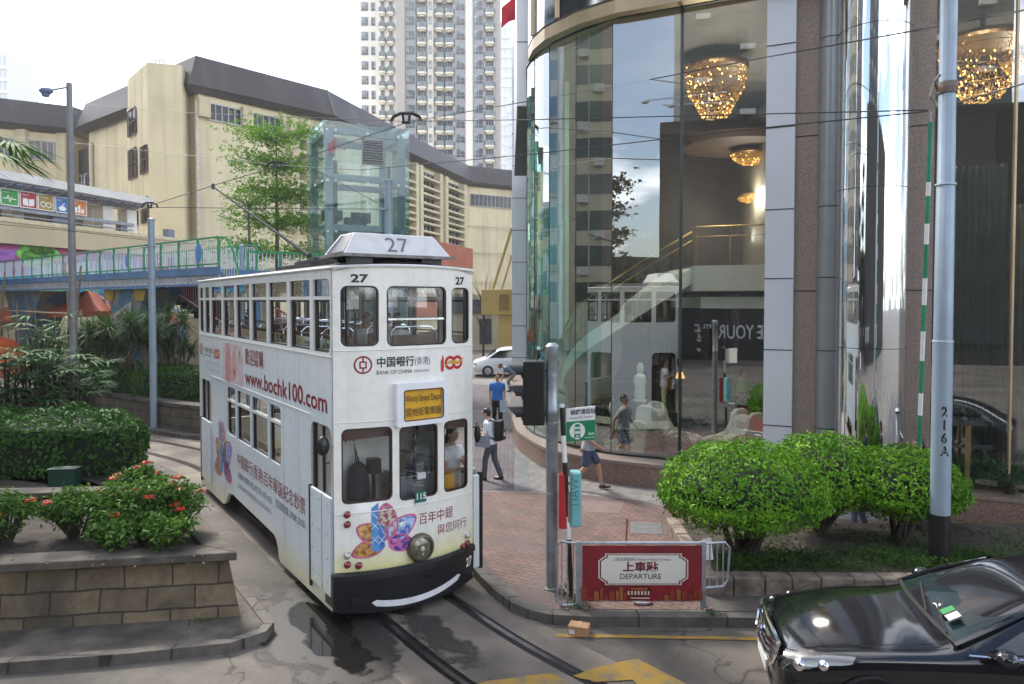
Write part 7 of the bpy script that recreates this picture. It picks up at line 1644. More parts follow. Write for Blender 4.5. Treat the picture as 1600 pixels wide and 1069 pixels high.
lt_ = thing('litter_bag', (*W(1003, 944, ZP)[:2], ZP), label='crumpled white plastic bag under the barrier banner', cat='litter'); MB().ell((0, 0, .03), .13, .06, .035, 9, 5).ell((.08, .02, .03), .07, .05, .03, 7, 5).build('bag', M('bag_white', (.6, .6, .6), .4, bump=.8, bscale=30), lt_)
wr = thing('litter_wrapper', (*W(1107, 953, ZP)[:2], ZP), label='small pink wrapper on the paving right of the barrier', cat='litter'); MB().box(-.06, .06, -.025, .025, .004, .012).add([(-.06, 0, .012), (.05, 0, .012), (.06, .02, .04)], [(0, 1, 2)]).build('wrapper', M('wrapper_pink', (.55, .3, .3), .5), wr)
# cardboard box on the road
p = W(905, 990, 0); cbx = thing('cardboard_box', (p.x, p.y, .002), R(-18), label='small brown cardboard box lying on the road by the kerb', cat='box')
MB().box(-.125, .125, -.085, .085, 0, .115).build('carton', M('cardboard', (.36, .20, .10), .8, var=.15), cbx, bevel=.006); MB().box(-.11, -.04, -.088, -.085, .02, .07).build('paper_label', M('label_pale', (.55, .6, .65), .7), cbx); MB().box(-.02, .02, -.086, .086, .114, .117).build('packing_tape', M('tape_tan', (.40, .27, .14), .3), cbx)
# numbered lamp post
p = W(1467, 893, ZP + .12); lpz = 8.6; lp = thing('lamp_post', (p.x, p.y, ZP), label='thick pale blue grey lamp post with a black foot, numbered 216A', cat='lamp post')
MB().lathe([(.135, .0), (.135, .95)], 24).build('black_foot', m_blk, lp, smooth=True); MB().lathe([(.131, .95), (.129, 3.4), (.129, 3.405), (.122, 3.41), (.117, 5.6), (.111, 5.61), (.106, lpz), (0, lpz + .05)], 24).build('shaft', m_pblue, lp, smooth=True)
for z in (3.4, 5.6): MB().lathe([(.135, z), (.135, z + .02)], 24).build('shaft_band', M('band_pale', (.55, .60, .64), .4), lp)
mb = MB()
for k, ch in enumerate('216A'):
    w_ = text_mb(ch, .19, lambda u, v, w: (.1325 * math.sin((u - .045) / .13 - .22), -.1325 * math.cos((u - .045) / .13 - .22), 2.36 - k * .185 + v), .8, .006); mb.add(w_.v, w_.f)
mb.build('post_number', m_ltr, lp)
MB().lathe([(.125, -.08), (.135, 0), (.125, .08)], 20, (0, 0, 6.95)).tube([(-.15, -.05, 6.9), (-.24, -.1, 7.02), (-.18, -.12, 7.1)], .025, 6).tube([(-.24, -.1, 7.02), (-.3, -.1, 6.8), (-.22, -.1, 6.7)], .012, 5).build('wire_bracket', M('bracket_rust', (.16, .12, .10), .6), lp)
# banded guy guard
a, b = at(1452, 175, 11.0), W(1437, 700, .3); a = Vector((a.x, 10.95, a.z)); b = at(1436, 698, 11.6)
gg_ = thing('guy_wire_guard', (b.x, b.y, b.z), label='slanting guy wire tube banded green and white beside the numbered lamp post', cat='guy wire'); d = a - b; z = 0; k = 0
segs = [0, .10, .17, .27, .36, .44, .52, .62, .68, .76, .80, .97]
for i, (s, e) in enumerate(zip(segs, segs[1:])): MB().tube([d * s, d * e], .034, 10).build('tube_band', [M('band_green', (.02, .22, .12), .45), m_wpt][i % 2], gg_)
MB().tube([d * .97, d], .008, 5).tube([(0, 0, 0), Vector((-.02, .1, -1.0))], .03, 8).build('guy_wire', m_galv, gg_)
# left street lamp, tram poles
D = 23.2; p = at(116, 590, D); lz = at(108, 130, D).z; sl = thing('street_lamp', (p.x, D, 0), label='tall thin grey street lamp with one short arm left of the footbridge stairs', cat='street lamp')
dx = at(108, 130, D).x - p.x
MB().tube([(0, 0, 0), (dx * .5, 0, lz * .5), (dx, 0, lz)], [.125, .11, .085], 12).build('pole', M('pole_taupe_grey', (.22, .215, .225), .5, .3, var=.08), sl, smooth=True)
MB().tube([(dx, 0, lz - .12), (dx - .5, -.1, lz - .25)], .03, 6).build('lamp_arm', m_galv, sl); MB().ell((dx - .66, -.12, lz - .28), .22, .14, .12, 12, 8).lathe([(.10, -.1), (.13, 0)], 12, (dx - .68, -.12, lz - .36)).build('lamp_head', M('lamp_head_blue', (.16, .2, .34), .35), sl, smooth=True)
def tpole(px, D, ytop, lab, grp='short grey overhead wire poles', r=.12, cap=True):
    z = at(px, ytop, D).z; t = thing('wire_pole', ((px - 800) / FPX * D, D, 0), label=lab, cat='pole', group=grp); MB().lathe([(r, 0), (r * .95, z - .06), (r * 1.05, z - .05), (r * 1.05, z), (0, z + .03)], 16).build('shaft', m_pblue, t, smooth=True)
    MB().lathe([(r * 1.15, 0), (r * 1.15, .06)], 14, (0, 0, z - .9)).tube([(-r, 0, z - .88), (-r - .2, 0, z - .88)], .03, 6).build('clamp', m_galv, t); return t
tpole(238, 22.5, 342, 'short grey wire pole in front of the footbridge, between two dracaena shrubs', r=.105); tpole(608, 22.0, 282, 'short grey wire pole rising in front of the glass lift, behind the tram sign', r=.125)
tpole(379, 27.0, 383, 'thin grey post on the stair landing behind the tram', r=.09); 
# yellow louvred box on the gantry beside the column, and low building at the end of the lane
yb = thing('yellow_plant_box', (-1.0, 42, 0), label='yellow louvred equipment box with a slanting yellow strut beside the pale column', cat='equipment box')
m_ybx = M('box_yellow', (.40, .285, .085), .5, var=.08, scale=1); x0, x1 = (752 - 800) / FPX * 42 + 1, (806 - 800) / FPX * 42 + 1; z0, z1 = at(752, 492, 42).z, at(752, 452, 42).z
MB().box(x0, x1, 0, 2, z0, z1).build('case', m_ybx, yb, bevel=.05); lv = MB()
for k in range(8): lv.box((780 - 800) / FPX * 42 + 1, (796 - 800) / FPX * 42 + 1, -.06, .02, z0 + .28 + k * .12, z0 + .33 + k * .12)
lv.build('louvre', M('louvre_ochre', (.22, .15, .05), .5), yb); st = MB(); st.bar(((770 - 800) / FPX * 42 + 1, .5, z1), ((800 - 800) / FPX * 42 + 1, .5, z1 + 3.6), .16).bar(((784 - 800) / FPX * 42 + 1, .6, z1), ((800 - 800) / FPX * 42 + 1, .6, z1 + 2.0), .10); st.box(.2, 1.0, .3, 1.4, 0, z0); st.build('strut', m_ybx, yb)
lb_ = thing('lane_end_building', (-.5, 60, 0), label='low beige building front with dark windows closing the lane behind the white van', cat='building')
MB().box(-5.5, 4.5, 0, 6, 0, 4.6).build('wall', M('beige_front', (.36, .30, .20), .8, var=.1, scale=.4), lb_); MB().box(-5.6, 4.6, -.3, .0, 3.1, 4.2).build('dark_canopy', M('canopy_dark', (.05, .045, .05), .6), lb_)
for a, b, z0, z1, c in ((-2.2, -1.2, .5, 2.6, (.03, .03, .035)), (-.6, 1.6, .2, 2.2, (.04, .04, .045)), (-3.6, -2.8, .3, 2.4, (.28, .08, .04)), (.9, 2.0, 2.3, 3.0, (.5, .42, .03))): MB().box(a, b, -.06, .02, z0, z1).build('shop_opening', M('shop_%d' % (a * 10), c, .4, var=.3), lb_)
# white people carrier
def wheel_mb(c, r, w, ax=(0, 1, 0)): return MB().lathe([(r * .6, -w / 2), (r * .93, -w / 2), (r, -w * .35), (r, w * .35), (r * .93, w / 2), (r * .6, w / 2)], 24, c, ax)
def car_shell(stations, name, mat, parent, smooth=True, sub=1):
    """stations along x: list of (x, [(y, z) half section from sill to roof centre])"""
    mb = MB(); n = len(stations[0][1]); vs = []
    for x, s in stations:
        full = [(x if not isinstance(x, tuple) else x[0], y, z) for y, z in s] + [(x if not isinstance(x, tuple) else x[0], -y, z) for y, z in reversed(s[:-1])]
        vs += full
    k = 2 * n - 1
    fs = [(i * k + j, (i + 1) * k + j, (i + 1) * k + j + 1, i * k + j + 1) for i in range(len(stations) - 1) for j in range(k - 1)]
    fs += [tuple(range(k)), tuple(reversed(range((len(stations) - 1) * k, len(stations) * k)))]
    mb.add(vs, fs); o = mb.build(name, mat, parent, smooth=2)
    if sub: sm_ = o.modifiers.new('sub', 'SUBSURF'); sm_.levels = sub; sm_.render_levels = sub
    return o
m_vw = M('van_white', (.72, .74, .76), .25, coat=.6, var=.03); m_tyre = M('tyre', (.015, .015, .016), .8); m_rimm = M('alloy', (.45, .45, .47), .3, .8); m_cgl = M('car_glass', (.012, .014, .016), .05, var=.2, coat=.6)
p = W(786, 585, ZP * 0); van = thing('white_van', (.05, 39.5, 0), R(180), label='white people carrier parked across the end of the lane', cat='van')
def sec(w, zs, wt): return [(w * .96, .22), (w, .45), (w, zs * .58), (w * .97, zs * .62), (wt, zs * .95), (wt * .7, zs), (0, zs * 1.01)]
car_shell([(-2.1, sec(.78, 1.2, .6)), (-2.05, sec(.86, 1.55, .68)), (-.8, sec(.88, 1.62, .70)), (.5, sec(.88, 1.60, .69)), (.9, sec(.88, 1.45, .66)), (1.5, sec(.87, 1.0, .72)), (2.05, sec(.82, .92, .62)), (2.2, sec(.72, .78, .5))], 'body', m_vw, van)
for s in (-1, 1):
    MB().add([(1.3, s * .80, 1.02), (.75, s * .76, 1.40), (-.1, s * .765, 1.46), (-.1, s * .875, 1.02)], [(0, 1, 2, 3)]).build('side_window', m_cgl, van); MB().add([(-.2, s * .875, 1.02), (-.2, s * .77, 1.46), (-1.8, s * .76, 1.44), (-1.9, s * .86, 1.02)], [(0, 1, 2, 3)]).build('side_window', m_cgl, van)
    for x in (1.35, -1.35): w_ = wheel_mb((x, s * .80, .31), .31, .2); w_.build('wheel', m_tyre, van, smooth=True); MB().lathe([(.19, 0), (.17, .02), (0, .02)], 18, (x, s * .90, .31), (0, s, 0)).build('hubcap', m_rimm, van)
    MB().ell((2.05, s * .62, .72), .12, .14, .07, 10, 6).build('headlight', M('headlight', (.6, .62, .64), .08, coat=1), van)
MB().add([(1.52, .60, 1.03), (1.52, -.60, 1.03), (.93, -.56, 1.44), (.93, .56, 1.44)], [(0, 1, 2, 3)]).build('windscreen', m_cgl, van)
# orange taxi-like vehicle at the far left
ot = thing('orange_van', (-26.8, 35.5, 0), R(-8), label='orange vehicle cut by the left edge, seen above the lady palms', cat='van'); m_or = M('van_orange', (.50, .085, .02), .3, coat=.5, var=.05)
def sec2(w, zs): return [(w, .3), (w, 1.0), (w * .98, 1.05), (w * .92, zs * .93), (w * .8, zs), (0, zs * 1.02)]
car_shell([(-3, sec2(.9, 2.1)), (-2.9, sec2(.95, 2.35)), (1.55, sec2(.95, 2.38)), (1.95, sec2(.95, 2.2)), (2.4, sec2(.94, 1.3)), (2.7, sec2(.9, 1.1))], 'body', m_or, ot)
for a, b in ((-2.6, -1.1), (-.95, .5), (.65, 1.85)): MB().add([(a, -.965, 1.2), (b + (.35 if b > 1 else 0), -.965, 1.2), (b, -.935, 1.98), (a, -.935, 1.98)], [(0, 1, 2, 3)]).build('side_window', m_cgl, ot)
for x in (-1.9, 1.7): wheel_mb((x, -.9, .34), .34, .22).build('wheel', m_tyre, ot, smooth=True)
# ================================================================== black saloon at bottom right
CAR_D = Vector((-.982, .187)); car = thing('black_saloon', (4.66, 7.08, 0), math.atan2(CAR_D.y, CAR_D.x), label='glossy black saloon car at bottom right with chrome grille bars', cat='car')
# local +x = forward; right side (local -y) is the far side, left side (+y) faces the camera
m_cb = M('car_black', (.006, .006, .008), .10, coat=.5, var=.1, spec=.5); m_chr = M('car_chrome', (.8, .8, .82), .08, 1.0, var=.03)
def cs(w, zb, zw, zt, wt, crown=.0): return [(w * .93, zb), (w, zb + .12), (w * 1.005, zw * .72), (w * .97, zw), (wt + (w - wt) * .30, zw + (zt - zw) * .55 if zt > zw + .1 else zw + .025), (wt, zt - .02 if zt > zw + .1 else zw + .045), (wt * .55, zt + crown), (0, zt + crown * 1.4)]
st_ = [(2.02, cs(.50, .26, .50, .56, .42)), (1.98, cs(.72, .22, .62, .68, .55, .01)), (1.80, cs(.82, .20, .74, .80, .64, .02)), (1.35, cs(.88, .20, .83, .89, .70, .03)), (.85, cs(.895, .20, .88, .95, .72, .03)), (.52, cs(.90, .20, .90, .98, .72, .035)),
       (-.05, cs(.90, .20, .92, 1.30, .62, .02)), (-.42, cs(.90, .20, .93, 1.46, .62, .03)), (-1.2, cs(.90, .20, .94, 1.50, .62, .025)), (-2.0, cs(.90, .20, .95, 1.40, .58, .015)), (-2.5, cs(.88, .22, .95, 1.06, .66, .02)), (-2.85, cs(.82, .26, .88, .96, .6, .0))]
car_shell(st_, 'body', m_cb, car, sub=2)
ws = MB(); vs = []; n = 8
for j in range(n + 1):
    y = -.70 + 1.40 * j / n; c = 1 - (y / .8) ** 2; k = y / .70
    vs += [(.50 + .10 * c - .08, y * 1.02, .975 + .035 * c), (-.34 + .06 * c, k * .55, 1.335 + .035 * c)]
m_ws = M('windscreen_tinted', (.010, .022, .024), .03, var=.5, scale=1.5, coat=.3, spec=.5)
ws.add([(x + .045, y, z + .02) for x, y, z in vs], [(2 * j, 2 * j + 2, 2 * j + 3, 2 * j + 1) for j in range(n)]); wso = ws.build('windscreen', m_ws, car, smooth=2)
tr = MB().tube([(.50, -.74, 1.0), (.56, -.4, 1.025), (.58, 0, 1.035), (.56, .4, 1.025), (.50, .74, 1.0)], .022, 6); tr.build('cowl', M('cowl_black', (.01, .01, .01), .6), car, smooth=True)
for s in (1, -1): MB().tube([(.52, s * .76, .99), (.1, s * .70, 1.19), (-.30, s * .59, 1.35)], .024, 6).build('windscreen_pillar', m_cb, car, smooth=True)
wp = MB().tube([(.55, .15, 1.04), (.40, -.45, 1.10)], .009, 5).tube([(.54, .62, 1.03), (.42, .02, 1.12)], .009, 5); wp.build('wipers', m_blk, car)
ds_ = MB().box(.02, .12, .30, .47, 1.23, 1.29); 
for nm, y0, y1, x_, c in (('permit_sticker', .40, .52, .02, (.75, .85, .8)), ('permit_sticker', .27, .37, .10, (.02, .40, .08))):
    f = lambda y, t: ((.50 + .02) + (-.42 - .5) * t + .10, y * (1 - .2 * t), .975 + .43 * t + .055)
    MB().add([f(y0, .16), f(y1, .16), f(y1, .28), f(y0, .28)], [(0, 1, 2, 3)]).build(nm, M('sticker_%d' % (c[0] * 100), [q * .55 for q in c], .5), wso)
for s in (1, -1):
    MB().add([(.28, s * .862, .985), (-.30, s * .72, 1.335), (-.75, s * .705, 1.365), (-.75, s * .872, .99)], [(0, 1, 2, 3)] if s < 0 else [(3, 2, 1, 0)]).build('side_window', m_cgl, car)
    MB().add([(-.82, s * .872, .99), (-.82, s * .705, 1.367), (-1.7, s * .70, 1.34), (-1.85, s * .868, 1.0)], [(0, 1, 2, 3)] if s < 0 else [(3, 2, 1, 0)]).build('side_window', m_cgl, car)
    MB().tube([(.45, s * .882, .955), (-.7, s * .905, .965), (-2.0, s * .90, .975)], .011, 5).build('window_trim', m_chr, car)
    hl_ = MB(); n = 8; vs = []
    for j in range(n + 1):
        t = j / n; x = 1.97 - .58 * t; y = (.66 + .245 * t ** .6); vs += [(x + .03, s * (y + .012), .57 + .23 * t), (x + .015, s * (y - .005), .69 + .14 * t), (x - .05, s * (y - .10 - .05 * (1 - t)), .725 + .13 * t)]
    hl_.add(vs, [(3 * j + k, 3 * j + 3 + k, 3 * j + 4 + k, 3 * j + 1 + k) for j in range(n) for k in range(2)])
    ho = hl_.build('headlight', glass('headlamp_clear', (.75, .78, .8), .10, 0, .6), car, smooth=2)
    for x, y, r in ((1.80, .70, .065), (1.60, .785, .055)): MB().lathe([(r, 0), (r * .9, .02), (r * .4, .045), (0, .05)], 16, (x + .05, s * (y + .035), .67 + (1.8 - x) * .25), (.7, s * .6, .25)).build('headlight_bulb', m_chr, ho, smooth=True)
    ho_m = MB().ell((.20, s * 1.0, 1.0), .10, .09, .075, 12, 8).tube([(.28, s * .86, .97), (.22, s * .95, .98)], .025, 6); ho_m.build('wing_mirror', m_cb, car, smooth=True)
    for x in (1.22, -1.75):
        MB().lathe([(.36, -.03), (.36, .03)], 26, (x, s * .885, .33), (0, 1, 0)).build('wheel_arch', M('arch_black', (.004, .004, .004), .9), car); w_ = wheel_mb((x, s * .82, .32), .32, .21).build('wheel', m_tyre, car, smooth=True)
        rm = MB().lathe([(.21, 0), (.215, .02), (.19, .03)], 24, (x, s * .915, .32), (0, s, 0))
        for k in range(7): a = k * .8976; rm.bar((x, s * .93, .32), (x + .2 * math.cos(a), s * .93, .32 + .2 * math.sin(a)), .04, .015)
        rm.build('wheel_rim', m_rimm, w_)
gr = MB(); gr.add([(2.045, -.42, .52), (2.045, .42, .52), (1.985, .50, .74), (1.985, -.50, .74)], [(0, 1, 2, 3)]); gro = gr.build('grille', m_blk, car)
gb2 = MB()
for k in range(4): z = .54 + k * .055; x = 2.085 - (z - .5) * .22; gb2.tube([(x - .06, -.45, z), (x, -.25, z), (x + .01, 0, z), (x, .25, z), (x - .06, .45, z)], .017, 6)
gb2.tube([(2.06, -.46, .50), (2.02, -.53, .66), (1.99, -.52, .755), (2.01, 0, .775), (1.99, .52, .755), (2.02, .53, .66), (2.06, .46, .50)], .02, 6); gb2.build('grille_bars', m_chr, gro, smooth=True)
MB().lathe([(.055, 0), (.055, .02), (.04, .02)], 18, (2.08, 0, .665), (1, 0, .2)).build('grille_badge', m_chr, gro)
MB().box(2.05, 2.075, -.26, .26, .34, .46).build('number_plate', M('plate_white', (.6, .6, .58), .5), car, bevel=.004)
MB().box(1.9, 2.03, -.62, .62, .22, .30).build('lower_intake', m_blk, car, bevel=.02)
MB().tube([(1.30, .71, .885), (.9, .735, .945), (.55, .74, .985)], .004, 4).tube([(1.30, -.71, .885), (.9, -.735, .945), (.55, -.74, .985)], .004, 4).build('bonnet_seam', m_blk, car)
# ================================================================== people
m_skin = M('skin', (.42, .24, .16), .5, var=.06, scale=20); m_hair = M('hair_black', (.010, .009, .009), .4, var=.2, scale=40)
def remeshed(mb, name, mat, parent, vox=.013, smooth=3):
    me = bpy.data.meshes.new(name); me.from_pydata(mb.v, [], mb.f); o = bpy.data.objects.new(name, me); COL.objects.link(o)
    r = o.modifiers.new('r', 'REMESH'); r.mode = 'VOXEL'; r.voxel_size = vox; s = o.modifiers.new('s', 'SMOOTH'); s.iterations = smooth; s.factor = .5
    bpy.context.view_layer.update(); dg = bpy.context.evaluated_depsgraph_get(); m2 = bpy.data.meshes.new_from_object(o.evaluated_get(dg)); m2.name = name
    bpy.data.objects.remove(o); bpy.data.meshes.remove(me); m2.materials.clear(); m2.materials.append(mat); m2.polygons.foreach_set('material_index', [0] * len(m2.polygons)); m2.polygons.foreach_set('use_smooth', [True] * len(m2.polygons))
    o = bpy.data.objects.new(name, m2); COL.objects.link(o); o.parent = parent; return o
def limb(mb, pts, rs, n=10):             # closed tube with rounded ends
    P = [Vector(p) for p in pts]; a = (P[0] - P[1]).normalized() * rs[0] * .6; b = (P[-1] - P[-2]).normalized() * rs[-1] * .6
    mb.tube([P[0] + a] + P + [P[-1] + b], [rs[0] * .5] + list(rs) + [rs[-1] * .5], n)
def loft(mb, secs, n=18):                # secs: (centre, rx, ry, right axis, fwd axis)
    vs = []; b = len(secs)
    for c, rx, ry, ax, ay in secs:
        for j in range(n): t = 2 * math.pi * j / n; vs.append(c + ax * rx * math.cos(t) + ay * ry * math.sin(t))
    fs = [(i * n + j, i * n + (j + 1) % n, (i + 1) * n + (j + 1) % n, (i + 1) * n + j) for i in range(b - 1) for j in range(n)] + [tuple(reversed(range(n))), tuple((b - 1) * n + j for j in range(n))]
    mb.add(vs, fs)
def person(loc, face, lab, H=1.70, hips=None, chest=None, head=None, legs=None, arms=None, top=None, bottom=None, shoes=None, shorts=False, sleeve=.55, hair=m_hair, hairlen=0, skin=m_skin, skirt=None, group=None, headdir=0.):
    """local frame: +y is where the figure faces, +x its right hand side"""
    t = thing('person', loc, face, label=lab, cat='person', group=group); k = H / 1.70; V = Vector
    hips = V(hips or (0, 0, .90)) * k; chest = V(chest or (0, .01, 1.30)) * k; head = V(head or (0, .04, 1.59)) * k
    up = (chest - hips).normalized(); X = V((1, 0, 0)); Y = up.cross(X) * -1; Y = X.cross(up) * -1 if False else up.cross(X).normalized()
    body = MB()
    T = lambda f: hips + (chest - hips) * f
    secs = [(T(-.22), .12, .10), (T(-.08), .165, .115), (T(.15), .155, .105), (T(.42), .135, .092), (T(.75), .155, .105), (T(1.0), .165, .105), (T(1.22), .15, .085), (T(1.36), .075, .06)]
    loft(body, [(c, rx * k, ry * k, X, Y) for c, rx, ry in secs])
    limb(body, [T(1.25), T(1.25).lerp(head, .55), head - V((0, 0, .04)) * k], [.058 * k, .052 * k, .05 * k])
    # head with brow, nose, jaw, ears
    hr = Matrix.Rotation(headdir, 3, 'Z'); hv = lambda x, y, z: head + hr @ (V((x, y, z)) * k)
    body.ell(head, .075 * k, .092 * k, .105 * k, 16, 12); body.ell(hv(0, .022, -.06), .052 * k, .062 * k, .055 * k, 12, 8); body.ell(hv(0, .098, -.012), .013 * k, .02 * k, .024 * k, 8, 6); body.ell(hv(0, .075, .03), .055 * k, .022 * k, .018 * k, 10, 6); body.ell(hv(0, .082, -.055), .026 * k, .016 * k, .012 * k, 8, 5)
    for s in (-1, 1): body.ell(hv(s * .076, -.008, -.01), .012 * k, .02 * k, .03 * k, 8, 6)
    legs = legs or [((-.09, 0, .48), (-.09, -.02, .07), (-.09, .12, .03)), ((.09, 0, .48), (.09, -.02, .07), (.09, .12, .03))]
    arms = arms or [((-.22, -.03, 1.10), (-.23, .02, .86)), ((.22, -.03, 1.10), (.23, .02, .86))]
    pants = MB(); hs = []
    for i, (kn, an, toe) in enumerate(legs):
        s = -1 if i == 0 else 1; kn, an, toe = V(kn) * k, V(an) * k, V(toe) * k; hp = T(-.05) + X * s * .085 * k
        limb(body, [hp, hp.lerp(kn, .5), kn, kn.lerp(an, .35), an], [.082 * k, .072 * k, .052 * k, .053 * k, .036 * k]); limb(body, [an + V((0, -.03, -.03)) * k, toe], [.035 * k, .03 * k], 8)
        if shorts: e = hp.lerp(kn, .86); limb(pants, [hp, hp.lerp(e, .5), e], [.098 * k, .095 * k, .092 * k], 12)
        elif not skirt: limb(pants, [hp, hp.lerp(kn, .5), kn, kn.lerp(an, .45), an.lerp(kn, .04)], [.098 * k, .088 * k, .072 * k, .066 * k, .062 * k], 12)
        sh = MB(); d = (toe - an); d.z = 0; d.normalize(); sd = V((d.y, -d.x, 0)); b0 = an + V((0, 0, -.045 * k)) - d * .06 * k; e0 = toe + d * .05 * k; e0.z = toe.z - .005 * k
        loft(sh, [(b0, .03 * k, .03 * k, sd, V((0, 0, 1))), (b0 + d * .03 * k + V((0, 0, .01)), .04 * k, .048 * k, sd, V((0, 0, 1))), (b0.lerp(e0, .55), .045 * k, .04 * k, sd, V((0, 0, 1))), (b0.lerp(e0, .85), .044 * k, .03 * k, sd, V((0, 0, 1))), (e0, .025 * k, .02 * k, sd, V((0, 0, 1)))], 12)
        hs.append(sh)
    shirt = MB(); loft(shirt, [(T(f), rx * 1.13 * k, ry * 1.18 * k, X, Y) for f, rx, ry in ((-.14, .17, .12), (.0, .168, .12), (.25, .155, .108), (.5, .15, .105), (.8, .162, .112), (1.02, .17, .112), (1.2, .155, .095), (1.31, .085, .07))])
    for i, (el, wr) in enumerate(arms):
        s = -1 if i == 0 else 1; el, wr = V(el) * k, V(wr) * k; shd = T(1.10) + X * s * .185 * k
        limb(body, [T(1.1) + X * s * .12 * k, shd, shd.lerp(el, .5), el, el.lerp(wr, .4), wr], [.055 * k, .056 * k, .046 * k, .037 * k, .036 * k, .025 * k])
        d = (wr - el).normalized(); sd = d.cross(V((0, 0, 1)));
        if sd.length < .2: sd = V((0, 1, 0))
        sd.normalize(); pc = wr + d * .05 * k; nrm_ = d.cross(sd)
        limb(body, [wr, pc], [.024 * k, .030 * k], 8)
        for j, L in enumerate((.062, .072, .068, .054)):
            b0 = pc + sd * (j - 1.5) * .017 * k + d * .02 * k; b1 = b0 + (d * .9 + nrm_ * .25) * L * .55 * k; b2 = b1 + (d * .6 + nrm_ * .7) * L * .45 * k; limb(body, [b0, b1, b2], [.0095 * k, .0088 * k, .0075 * k], 6)
        limb(body, [wr + d * .02 * k - sd * .022 * k, wr + d * .055 * k - sd * .05 * k, wr + d * .085 * k - sd * .055 * k + nrm_ * .01], [.012 * k, .0105 * k, .009 * k], 6)
        if sleeve > 0:
            e = shd.lerp(el, min(1, sleeve)) if sleeve <= 1 else el; pts = [T(1.1) + X * s * .11 * k, shd, e] if sleeve <= 1 else [T(1.1) + X * s * .11 * k, shd, el, el.lerp(wr, .85)]
            limb(shirt, pts, [.066 * k, .070 * k, .064 * k] if sleeve <= 1 else [.066 * k, .07 * k, .055 * k, .042 * k], 12)
    remeshed(body, 'body', skin, t, .010 * k, 2)
    if skirt: loft(pants, [(T(.2), .16 * k, .115 * k, X, Y), (T(-.1), .185 * k, .14 * k, X, Y), (hips + V((0, .01, -.45)) * k, .26 * k, .22 * k, V((1, 0, 0)), V((0, 1, 0)))])
    else: loft(pants, [(T(.12), .168 * k, .118 * k, X, Y), (T(-.02), .178 * k, .128 * k, X, Y), (T(-.2), .15 * k, .12 * k, X, Y)])
    remeshed(pants, 'skirt' if skirt else ('shorts' if shorts else 'trousers'), bottom, t, .013 * k); remeshed(shirt, 'shirt', top, t, .013 * k)
    for sh in hs: sh.build('shoe', shoes or m_blk, t, smooth=2)
    hm = MB(); hm.ell(hv(0, -.014, .028), .083 * k, .095 * k, .098 * k, 16, 10); hm.ell(hv(0, -.05, -.02), .074 * k, .058 * k, .07 * k, 12, 8)
    if hairlen: limb(hm, [hv(0, -.07, -.02), hv(0, -.085, -.05 - hairlen * .5), hv(0, -.07, -.05 - hairlen)], [.06 * k, .055 * k, .035 * k])
    ho = remeshed(hm, 'hair', hair, t, .012 * k)
    ey = MB()
    for s in (-1, 1): ey.ell(hv(s * .030, .083, .012), .011 * k, .007 * k, .006 * k, 8, 5)
    ey.build('eyes', M('eye_dark', (.02, .015, .012), .2), t); MB().ell(hv(0, .094, -.052), .020 * k, .006 * k, .004 * k, 8, 4).build('mouth', M('lips', (.30, .12, .10), .5), t)
    return t
cl = lambda n, c, **q: M('cloth_' + n, c, .85, var=.12, scale=9, bump=.35, bscale=14, **q)
p = W(777, 667, ZP); blue = person((p.x, p.y, ZP), R(187), 'man in bright blue polo shirt and black trousers walking towards the tram', 1.70, top=cl('blue', (.035, .16, .50)), bottom=cl('black', (.012, .012, .014)), shoes=cl('tan', (.40, .20, .09)), legs=[((-.09, .10, .50), (-.09, .10, .09), (-.09, .22, .04)), ((.09, .02, .48), (.10, -.14, .10), (.10, -.02, .03))], arms=[((-.23, -.02, 1.08), (-.22, .12, .86)), ((.23, -.05, 1.08), (.22, .06, .84))])
pb = thing('paper_bag', (p.x + .18, p.y - .17, ZP + .50), label='pale paper bag hanging from the hand of the man in blue', cat='bag'); MB().box(-.10, .10, -.05, .05, 0, .36).tube([(-.06, 0, .36), (0, 0, .46), (.06, 0, .36)], .006, 5).build('sack', M('bag_pale_blue', (.42, .5, .6), .7), pb)
p = W(768, 750, ZP); boy = person((p.x, p.y, ZP), R(70), 'student in white shirt and grey trousers with a black backpack looking down at a phone', 1.62, hips=(0, 0, .90), chest=(0, .05, 1.30), head=(0, .13, 1.56), top=cl('white', (.72, .73, .75)), bottom=cl('grey', (.085, .085, .10)), shoes=m_blk, legs=[((-.09, .12, .50), (-.10, .14, .08), (-.10, .27, .03)), ((.09, -.04, .49), (.10, -.20, .09), (.10, -.07, .03))], arms=[((-.22, .06, 1.06), (-.10, .30, 1.16)), ((.22, .06, 1.06), (.10, .30, 1.14))], sleeve=.75)
def attach(nm, own, off, lab, cat):
    o = thing(nm, own.location + Matrix.Rotation(own.rotation_euler.z, 3, 'Z') @ Vector(off), own.rotation_euler.z, label=lab, cat=cat); return o
bp_ = attach('backpack', boy, (0, -.16, 1.02), 'black backpack with a small white patch on the back of the student', 'backpack'); MB().prism(rr(-.15, .15, -.10, .06, .06), -.12, .32).prism(rr(-.11, .11, -.15, -.09, .03), -.10, .10).build('pack', m_blk, bp_, bevel=.03)
MB().box(-.05, .03, -.16, -.149, -.02, .06).build('white_patch', m_wpt, bp_); sps = MB()
for s in (-1, 1): sps.tube([(s * .11, .02, .30), (s * .12, .14, .34), (s * .13, .27, .22), (s * .14, .22, .0), (s * .14, .05, -.08)], .018, 6)
sps.build('strap', m_blk, bp_, smooth=True)
sb_ = attach('shoulder_bag', boy, (-.25, .12, .86), 'soft grey shoulder bag held at the side of the student', 'bag'); MB().prism(rr(-.07, .07, -.17, .17, .05), -.08, .18).tube([(0, -.14, .17), (.02, -.08, .34), (.05, -.0, .42), (.02, .1, .33), (0, .14, .17)], .012, 6).build('tote', cl('bag_grey', (.24, .25, .28)), sb_, bevel=.03)
